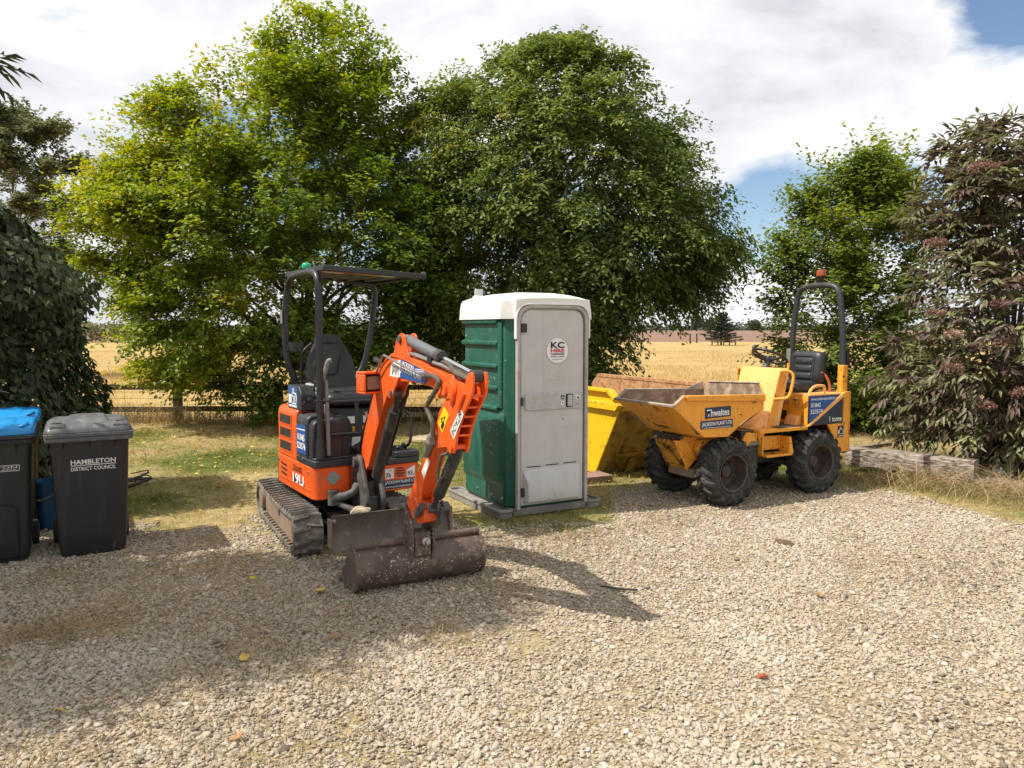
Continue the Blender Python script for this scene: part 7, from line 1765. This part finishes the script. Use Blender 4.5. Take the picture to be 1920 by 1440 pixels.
def elder():
    r = np.random.default_rng(41)
    T = thing('elder_bush', 'dark purple leaved elder bush with pinkish flower heads beside the sleeper', 'bush', (6.05, 9.3, 0))
    O_ = np.array(ELDER); n = 1150
    z = r.uniform(0.2, 4.15, n); a = r.uniform(0, 2 * np.pi, n)
    l = np.interp(z, O_[:, 0], O_[:, 1]); t = np.interp(z, O_[:, 0], O_[:, 2]); cx = (t - l) / 2; hw = np.maximum((t + l) / 2, 0.1)
    k = 0.45 + 0.55 * r.random(n) ** 0.6
    P = np.stack([cx + hw * k * np.cos(a), hw * 0.85 * k * np.sin(a), z], -1)
    P[:, :2] *= (1 + 0.48 * n3(P, 0.9, 4.0))[:, None]
    g = n3(P, 1.1, 9.0); keep = (g > -0.16) | ((z < 1.6) & (g > -0.35)); P = P[keep]; n = len(P); a = a[keep]
    out = unit(np.stack([P[:, 0], P[:, 1], (P[:, 2] - 1.6) * 0.35], -1))
    BP, BD, BN, BL, BW, BT = [], [], [], [], [], []
    for i in range(n):
        for q in range(4):                     # a rosette of pinnate leaves at every shoot
            d = unit(out[i] * 0.7 + r.normal(0, 0.55, 3) + np.array([0, 0, 0.15])); L_ = r.uniform(0.20, 0.33)
            s = unit(np.cross(d, (0, 0, 1)) + 1e-6); nrm = unit(np.array([0, 0, 1.0]) + 0.4 * out[i] + r.normal(0, 0.25, 3)); tone = r.beta(2, 2.4)
            for j, (u, sg) in enumerate(((0.35, 1), (0.35, -1), (0.62, 1), (0.62, -1), (0.85, 1), (0.85, -1), (0.95, 0))):
                p = P[i] + d * L_ * u + np.array([0, 0, -0.32 * L_ * u * u])
                ld = d * (0.6 if sg else 1.0) + s * sg * 0.72 + np.array([0, 0, -0.42]) + r.normal(0, 0.12, 3)
                BP.append(p); BD.append(ld); BN.append(nrm); BL.append(r.uniform(0.11, 0.175)); BW.append(r.uniform(0.032, 0.050)); BT.append(tone + r.normal(0, 0.08))
    leaf_mesh('foliage', np.array(BP), np.array(BD), np.array(BN), np.array(BL), np.array(BW), np.array(BT), 'leaves_elder', T, curl=0.22)
    B = Branches()
    for q in range(60):
        e = Vector(P[r.integers(0, n)]); B.limb([(r.normal(0, 0.25), r.normal(0, 0.2), -0.05), (e.x * 0.25, e.y * 0.25, e.z * 0.45), (e.x * 0.7, e.y * 0.7, e.z * 0.9), tuple(e)], 0.022, 0.005, 5)
    B.mb.build('stems', 'bark', T, smooth=60)
    # flower and berry heads
    heads = []
    spots = [(-0.95, -0.85, 3.52, 0.16, 0.45), (-0.05, -0.35, 4.12, 0.17, 0.97), (-0.45, -1.05, 2.30, 0.17, 0.28), (0.25, -1.1, 1.98, 0.14, 0.32), (0.1, -1.2, 1.62, 0.15, 0.18), (-1.35, -0.75, 1.95, 0.10, 0.55), (-1.20, -0.85, 1.72, 0.10, 0.75), (-0.75, -1.0, 1.62, 0.09, 0.60), (-1.25, -0.95, 1.35, 0.13, 0.42), (0.28, -1.2, 1.40, 0.13, 0.25), (-0.05, -1.25, 1.02, 0.17, 0.15), (0.35, -1.25, 1.15, 0.15, 0.2), (-0.6, -1.15, 1.1, 0.11, 0.4), (-1.25, -0.5, 2.75, 0.13, 0.5), (-0.75, -0.9, 2.05, 0.10, 0.35), (-0.9, -1.0, 0.95, 0.09, 0.4), (0.5, -1.0, 2.6, 0.14, 0.3), (0.4, -0.8, 3.1, 0.13, 0.35)]
    for (x, y, z, R_, tone) in spots:
        m = 330; aa = r.uniform(0, 2 * np.pi, m); rr = R_ * np.sqrt(r.random(m))
        p = np.stack([x + rr * np.cos(aa), y + rr * np.sin(aa), z + 0.35 * R_ * (1 - (rr / R_) ** 2) + r.normal(0, 0.016, m)], -1)
        o = leaf_mesh('flower_head', p, r.normal(0, 1, (m, 3)), r.normal(0, 0.6, (m, 3)) + np.array([0, 0, 1.0]), np.full(m, 0.027), np.full(m, 0.022), np.full(m, tone) + r.normal(0, 0.12, m), 'umbel_bits', T)
elder()
def cedar():
    r = np.random.default_rng(51)
    T = thing('cedar_tree', 'small dark conifer with tiered branches alone in the straw field', 'tree', (21.75, 80, 0))
    BP, BD, BN = [], [], []
    B = Branches(); B.limb([(0, 0, -0.1), (0, 0, 1.5), (0.05, 0, 3.0), (0.15, 0, 3.75)], 0.10, 0.02, 6)
    for k in range(60):
        u = k / 60; z = 0.35 + 2.95 * u; a = k * 2.4; L_ = (1.75 * (1 - u) ** 0.75 + 0.22) * r.uniform(0.75, 1.12)
        d = np.array([math.cos(a), math.sin(a), 0.12 + 0.35 * u]); 
        B.limb([(0, 0, z), tuple(d * L_ * 0.5 + np.array([0, 0, z])), tuple(d * L_ + np.array([0, 0, z - 0.06]))], 0.03, 0.008, 4)
        m = int(95 * L_) + 20; t = r.uniform(0.15, 1.03, m); s = np.array([-math.sin(a), math.cos(a), 0])
        w = r.normal(0, 1, m) * 0.17 * L_ * (1.15 - t)
        BP.append(d * (L_ * t)[:, None] + s * w[:, None] + np.array([0, 0, z]) + r.normal(0, 0.035, (m, 3))); BD.append(np.tile(d, (m, 1)) + s * np.sign(w)[:, None] * 0.6 + r.normal(0, 0.3, (m, 3))); BN.append(np.tile([0, 0, 1.0], (m, 1)) + r.normal(0, 0.4, (m, 3)))
    P = np.concatenate(BP); n = len(P)
    leaf_mesh('crown', P, np.concatenate(BD), np.concatenate(BN), np.full(n, 0.22), np.full(n, 0.08), r.random(n), 'leaves_cedar', T)
    B.mb.build('trunk', 'bark', T)
    G = thing('tree_guard', 'low brown timber guard rail around the foot of the conifer', 'fence', (21.75, 79, 0))
    for x in (-1.2, -0.6, 0.0, 0.6, 1.2):
        MB().box(x - 0.05, x + 0.05, -0.05, 0.05, -0.1, 0.62).build('post', 'fence_wood', G)
    for z in (0.35, 0.55): MB().box(-1.2, 1.2, -0.07, -0.051, z - 0.04, z + 0.04).build('rail', 'post_wood', G)
cedar()
def distant():
    r = np.random.default_rng(61)
    rows = [(1305, 592, 616, 0.028), (1330, 600, 616, 0.024), (1412, 600, 616, 0.03)]
    labels = ['round dark tree on the horizon between the big tree and the conifer', 'lower round tree on the horizon partly behind the conifer', 'broad dark tree on the horizon beside the small green tree']
    for i, (px, yt, yb, w) in enumerate(rows):
        Yd = 420 + 25 * (i % 4); X = (px - 960) / 1440 * Yd; h = (615 - yt) / 1440 * Yd + 1.8; hw = w * Yd / 3.2 * r.uniform(0.8, 1.1)
        T = thing('distant_tree', labels[i], 'tree', (X, Yd, 0), 0, 'trees on the horizon')
        m = 1500; d = unit(r.normal(0, 1, (m, 3))); k = r.random(m) ** 0.35
        P = d * k[:, None] * np.array([hw, hw, h * 0.42]) + np.array([0, 0, h * 0.57]); P += n3(P, 0.35, i)[:, None] * d * 1.6
        leaf_mesh('crown', P, r.normal(0, 1, (m, 3)), r.normal(0, 0.5, (m, 3)) + np.array([0, 0, 1.0]), np.full(m, 1.0), np.full(m, 0.8), r.random(m) * 0.7 + 0.3 * (P[:, 2] / h), 'leaves_distant', T)
        B = MB(); B.cyl((0, 0, -0.3), (0, 0, h * 0.45), 0.35, 0.15, 6); B.build('trunk', 'bark', T)
    # the low unbroken hedgerow between them
    m = 16000; x = r.uniform(-420, 420, m); y = 560 + r.normal(0, 6, m)
    P = np.stack([x, y, np.abs(r.normal(0, 1, m)) * (1.3 + 1.2 * (fbm(x, y * 0, 40, 8, 3)))], -1)
    leaf_mesh('horizon_woods', P, r.normal(0, 1, (m, 3)), r.normal(0, 0.6, (m, 3)) + np.array([0, -0.5, 0.6]), np.full(m, 2.2), np.full(m, 1.8), r.random(m), 'leaves_distant', None, kind='stuff')
distant()
def far_hedge():
    r = np.random.default_rng(63); m = 9000; x = r.uniform(-75, -6, m); y = 96 + r.normal(0, 0.7, m)
    hgt = 1.3 + 1.6 * fbm(x, x * 0, 6, 18, 3); P = np.stack([x, y, hgt * r.random(m) ** 0.7], -1)
    leaf_mesh('far_hedge', P, r.normal(0, 1, (m, 3)), r.normal(0, 0.6, (m, 3)) + np.array([0, -0.4, 0.7]), np.full(m, 0.42), np.full(m, 0.34), r.random(m), 'leaves_far', None, kind='stuff')
far_hedge()
# ------------------------------------------------------------------ grass
def blades(name, x, y, h, w, lean, tint, mat, seed, z=None, seg=1):
    r = np.random.default_rng(seed); n = len(x)
    a = r.uniform(0, 2 * np.pi, n); d = np.stack([np.cos(a), np.sin(a), np.zeros(n)], -1)
    b = r.uniform(0, 2 * np.pi, n); s = np.stack([np.cos(b), np.sin(b), np.zeros(n)], -1)
    base = np.stack([x, y, (gheight(x, y) if z is None else z) - 0.004], -1)
    up = np.array([0, 0, 1.0])
    if seg == 1:
        v = np.stack([base - s * w[:, None] / 2, base + s * w[:, None] / 2, base + up * h[:, None] + d * (lean * h)[:, None]], 1)
        nv = 3; tri = np.array([[0, 1, 2]])
    else:
        p1 = base + up * (h * 0.55)[:, None] + d * (lean * h * 0.25)[:, None]; p2 = base + up * (h * 0.86)[:, None] + d * (lean * h * 0.75)[:, None]; p3 = base + up * (h * 0.88)[:, None] + d * (lean * h * 1.35)[:, None] - up * (h * 0.12 * lean)[:, None]
        hw = s * w[:, None] / 2
        v = np.stack([base - hw, base + hw, p1 - hw * .9, p1 + hw * .9, p2 - hw * .6, p2 + hw * .6, p3], 1)
        nv = 7; tri = np.array([[0, 1, 3], [0, 3, 2], [2, 3, 5], [2, 5, 4], [4, 5, 6]])
    me = bpy.data.meshes.new(name); me.vertices.add(n * nv); me.vertices.foreach_set('co', v.astype(np.float32).ravel())
    f = (np.arange(n)[:, None, None] * nv + tri[None]).reshape(-1); m = len(f) // 3
    me.loops.add(m * 3); me.loops.foreach_set('vertex_index', f); me.polygons.add(m)
    me.polygons.foreach_set('loop_start', np.arange(m) * 3); me.polygons.foreach_set('loop_total', np.full(m, 3))
    at = me.attributes.new('tint', 'FLOAT', 'POINT'); at.data.foreach_set('value', np.repeat(np.clip(tint, 0, 1), nv).astype(np.float32))
    me.update(); me.materials.append(MATS[mat])
    o = bpy.data.objects.new(name, me); COL.objects.link(o); o['kind'] = 'stuff'
    return o
def grasses():
    r = np.random.default_rng(71)
    # lawn turf and the turfy patches in the gravel
    n = 520000; x = r.uniform(-9, 8, n); y = 2.8 + 12.1 * r.random(n) ** 0.9
    vis = (np.abs(x) < 0.70 * y + 1.2)
    ga = gravel_amount(x, y); gn = green_amount(x, y)
    dens = np.where(y > np.interp(x, EDGE[:, 0], EDGE[:, 1]) - 0.3, (1 - ga) * 0.85, (1 - ga) * 0.35)
    dens *= 0.35 + 0.65 * np.clip((fbm(x, y, 0.35, 77, 3) - 0.3) * 3, 0, 1)
    k = vis & (r.random(n) < dens); x, y, gn = x[k], y[k], gn[k]; n = len(x)
    h = r.uniform(0.015, 0.060, n) * (0.5 + 0.6 * gn + 1.3 * np.clip((fbm(x, y, 0.28, 66, 3) - 0.45) * 3, 0, 1)); tint = np.clip(0.92 - 0.75 * gn + r.normal(0, 0.24, n) + (fbm(x, y, 0.22, 55, 2) - 0.5) * 0.7, 0, 1)
    blades('lawn_grass', x, y, h, r.uniform(0.003, 0.007, n), r.uniform(0.2, 1.3, n), tint, 'grass_lawn', 72)
    # straw standing in the field
    n = 150000; y = 14.95 + 45 * r.random(n) ** 1.9; x = r.uniform(-1, 1, n) * 0.72 * y
    d = fbm(x, y, 3.0, 81, 4); tall = np.exp(-((y - 27) / 6) ** 2); k = r.random(n) < np.clip((d - 0.36) * 4 + tall * 0.5, 0.05, 1); x, y, d = x[k], y[k], d[k]; n = len(x)
    h = r.uniform(0.05, 0.16, n) * (0.6 + 1.5 * np.clip(d - 0.35, 0, 1) + 1.3 * np.exp(-((y - 27) / 6) ** 2)); h[y < 16] *= 0.8
    blades('field_grass', x, y, h, r.uniform(0.006, 0.014, n) * (1 + (y - 15) / 25), r.uniform(0.2, 1.0, n), np.clip(r.normal(0.55, 0.25, n), 0, 1), 'grass_straw', 82)
    # rough growth along the fence foot
    n = 9000; x = r.uniform(-9, 9, n); y = 14.6 + r.normal(0, 0.22, n); k = r.random(n) < np.clip((fbm(x, y, 0.7, 91, 3) - 0.35) * 4, 0.05, 1); x, y = x[k], y[k]; n = len(x)
    blades('fence_grass', x, y, r.uniform(0.08, 0.42, n), r.uniform(0.005, 0.011, n), r.uniform(0.2, 0.9, n), np.clip(r.normal(0.45, 0.25, n), 0, 1), 'grass_dry', 92, seg=2)
    # long dry grass round the sleeper, the bush and the dumper wheel
    X, Yv = [], []
    for (cx, cy, sx, sy, m) in ((4.35, 9.1, 0.30, 0.22, 420), (4.9, 8.55, 0.35, 0.25, 560), (5.35, 8.0, 0.35, 0.35, 800), (5.6, 7.3, 0.4, 0.35, 900), (4.4, 10.4, 0.7, 0.35, 900), (5.2, 10.1, 0.6, 0.5, 900), (4.05, 8.95, 0.2, 0.3, 500), (5.9, 6.7, 0.5, 0.35, 900), (5.8, 8.6, 0.5, 0.4, 700), (3.9, 10.9, 1.2, 0.4, 500)):
        X.append(r.normal(cx, sx, m)); Yv.append(r.normal(cy, sy, m))
    x = np.concatenate(X); y = np.concatenate(Yv); n = len(x)
    clump = fbm(x, y, 0.3, 95, 3); h = r.uniform(0.05, 0.30, n) * (0.25 + 1.2 * np.clip((clump - 0.3) * 2.2, 0, 1))
    blades('long_grass', x, y, h, r.uniform(0.004, 0.008, n), r.uniform(0.8, 2.6, n), np.clip(r.normal(0.68, 0.3, n) - 0.25 * (clump < 0.45), 0, 1), 'grass_dry', 96, seg=2)
    # straggling weeds in the shaded gravel on the left
    X, Yv = [], []
    for (cx, cy, s, m) in ((-2.75, 4.35, 0.16, 420), (-2.45, 4.7, 0.2, 260), (-1.45, 4.05, 0.22, 300), (-0.85, 3.8, 0.12, 120), (-1.9, 3.05, 0.15, 120), (-1.05, 3.1, 0.25, 200), (-2.2, 5.6, 0.3, 200), (-1.6, 5.0, 0.25, 220), (-0.1, 5.1, 0.25, 120), (-2.9, 3.75, 0.2, 200), (-2.0, 4.55, 0.3, 260), (-3.0, 5.2, 0.3, 260), (-2.6, 5.9, 0.25, 200), (-1.1, 4.6, 0.3, 200), (-0.4, 4.3, 0.2, 110), (0.3, 5.9, 0.3, 160), (0.5, 6.5, 0.3, 320), (1.3, 6.9, 0.3, 260), (-0.4, 6.3, 0.25, 260), (-1.6, 3.5, 0.3, 160), (0.2, 3.2, 0.3, 90), (2.9, 5.6, 0.3, 70), (1.9, 4.4, 0.25, 50)):
        X.append(r.normal(cx, s, m)); Yv.append(r.normal(cy, s * 0.7, m))
    x = np.concatenate(X); y = np.concatenate(Yv); n = len(x)
    blades('weeds', x, y, r.uniform(0.03, 0.12, n), r.uniform(0.002, 0.0045, n), r.uniform(0.8, 2.6, n), np.clip(r.normal(0.5, 0.3, n), 0, 1), 'grass_dry', 98, seg=2)
    # leaf litter on the lawn
    m = 5200; x = r.uniform(-7, 3.5, m); y = r.uniform(7.0, 14.5, m); k = (r.random(m) < 0.25 + 0.75 * np.clip((y - 8) / 5, 0, 1)) & (gravel_amount(x, y) < 0.5); x, y = x[k], y[k]; m = len(x)
    leaf_mesh('leaf_litter', np.stack([x, y, gheight(x, y) + r.uniform(0.01, 0.035, m)], -1), np.stack([r.normal(0, 1, m), r.normal(0, 1, m), r.normal(0, 0.2, m)], -1), r.normal(0, 0.35, (m, 3)) + np.array([0, 0, 1.0]), r.uniform(0.04, 0.08, m), r.uniform(0.025, 0.05, m), r.random(m), 'litter', None, kind='stuff')
grasses()
def fallen_leaves():
    spots = [(-2.11, 3.45, 'leaf_yellow', 'broad bright yellow leaf lying on gravel at the lower left', 0.065), (-1.30, 5.10, 'leaf_yellow', 'pair-sized curled yellow leaf on the gravel in front of the bucket', 0.07), (-1.44, 4.02, 'leaf_yellow', 'narrow yellow green leaf among dry weeds in the tree shadow', 0.07), (-2.33, 3.80, 'leaf_brown', 'curled orange brown leaf in the shaded gravel, leftmost of the brown ones', 0.06), (-1.02, 4.32, 'leaf_brown', 'small brown leaf on shaded gravel nearer the bucket', 0.05), (-1.19, 3.22, 'leaf_brown', 'upright rusty leaf on the gravel near the bottom edge', 0.055), (-1.85, 5.35, 'leaf_yellow', 'pale yellow leaf where the shadow meets sunlit gravel', 0.05), (2.05, 5.0, 'leaf_brown', 'small dull brown leaf out on the bright gravel', 0.06)]
    r = np.random.default_rng(101)
    for (x, y, m, lab, s) in spots:
        b = MB(); n = 7; a = r.uniform(0, 6.28)
        pts = []
        L_ = s; rows = []
        for k in range(n):
            u = k / (n - 1); w = 0.36 * L_ * math.sin(math.pi * min(1, u * 0.9 + 0.05)) ** 0.8 + 0.001
            zc = 0.012 + 0.30 * L_ * (u - 0.4) ** 2
            rows.append([(L_ * (u - 0.5), -w, zc + 0.25 * w), (L_ * (u - 0.5), 0, zc), (L_ * (u - 0.5), w, zc + 0.25 * w)])
        v = [p for q in rows for p in q]; f = []
        for k in range(n - 1):
            for j in range(2): f.append((k * 3 + j, k * 3 + j + 1, (k + 1) * 3 + j + 1, (k + 1) * 3 + j))
        b.add(v, f); b.tube([(L_ * 0.48, 0, 0.012 + 0.1 * L_), (L_ * 0.75, 0.01, 0.02)], 0.0015, 4)
        o = b.build('fallen_leaf', m, None, smooth=80); o.location = (x, y, float(gheight(x, y)) + 0.014); o.rotation_euler = (r.normal(0, 0.25), r.normal(0, 0.25), a)
        tag(o, lab, 'leaf', 'fallen leaves on the gravel')
fallen_leaves()
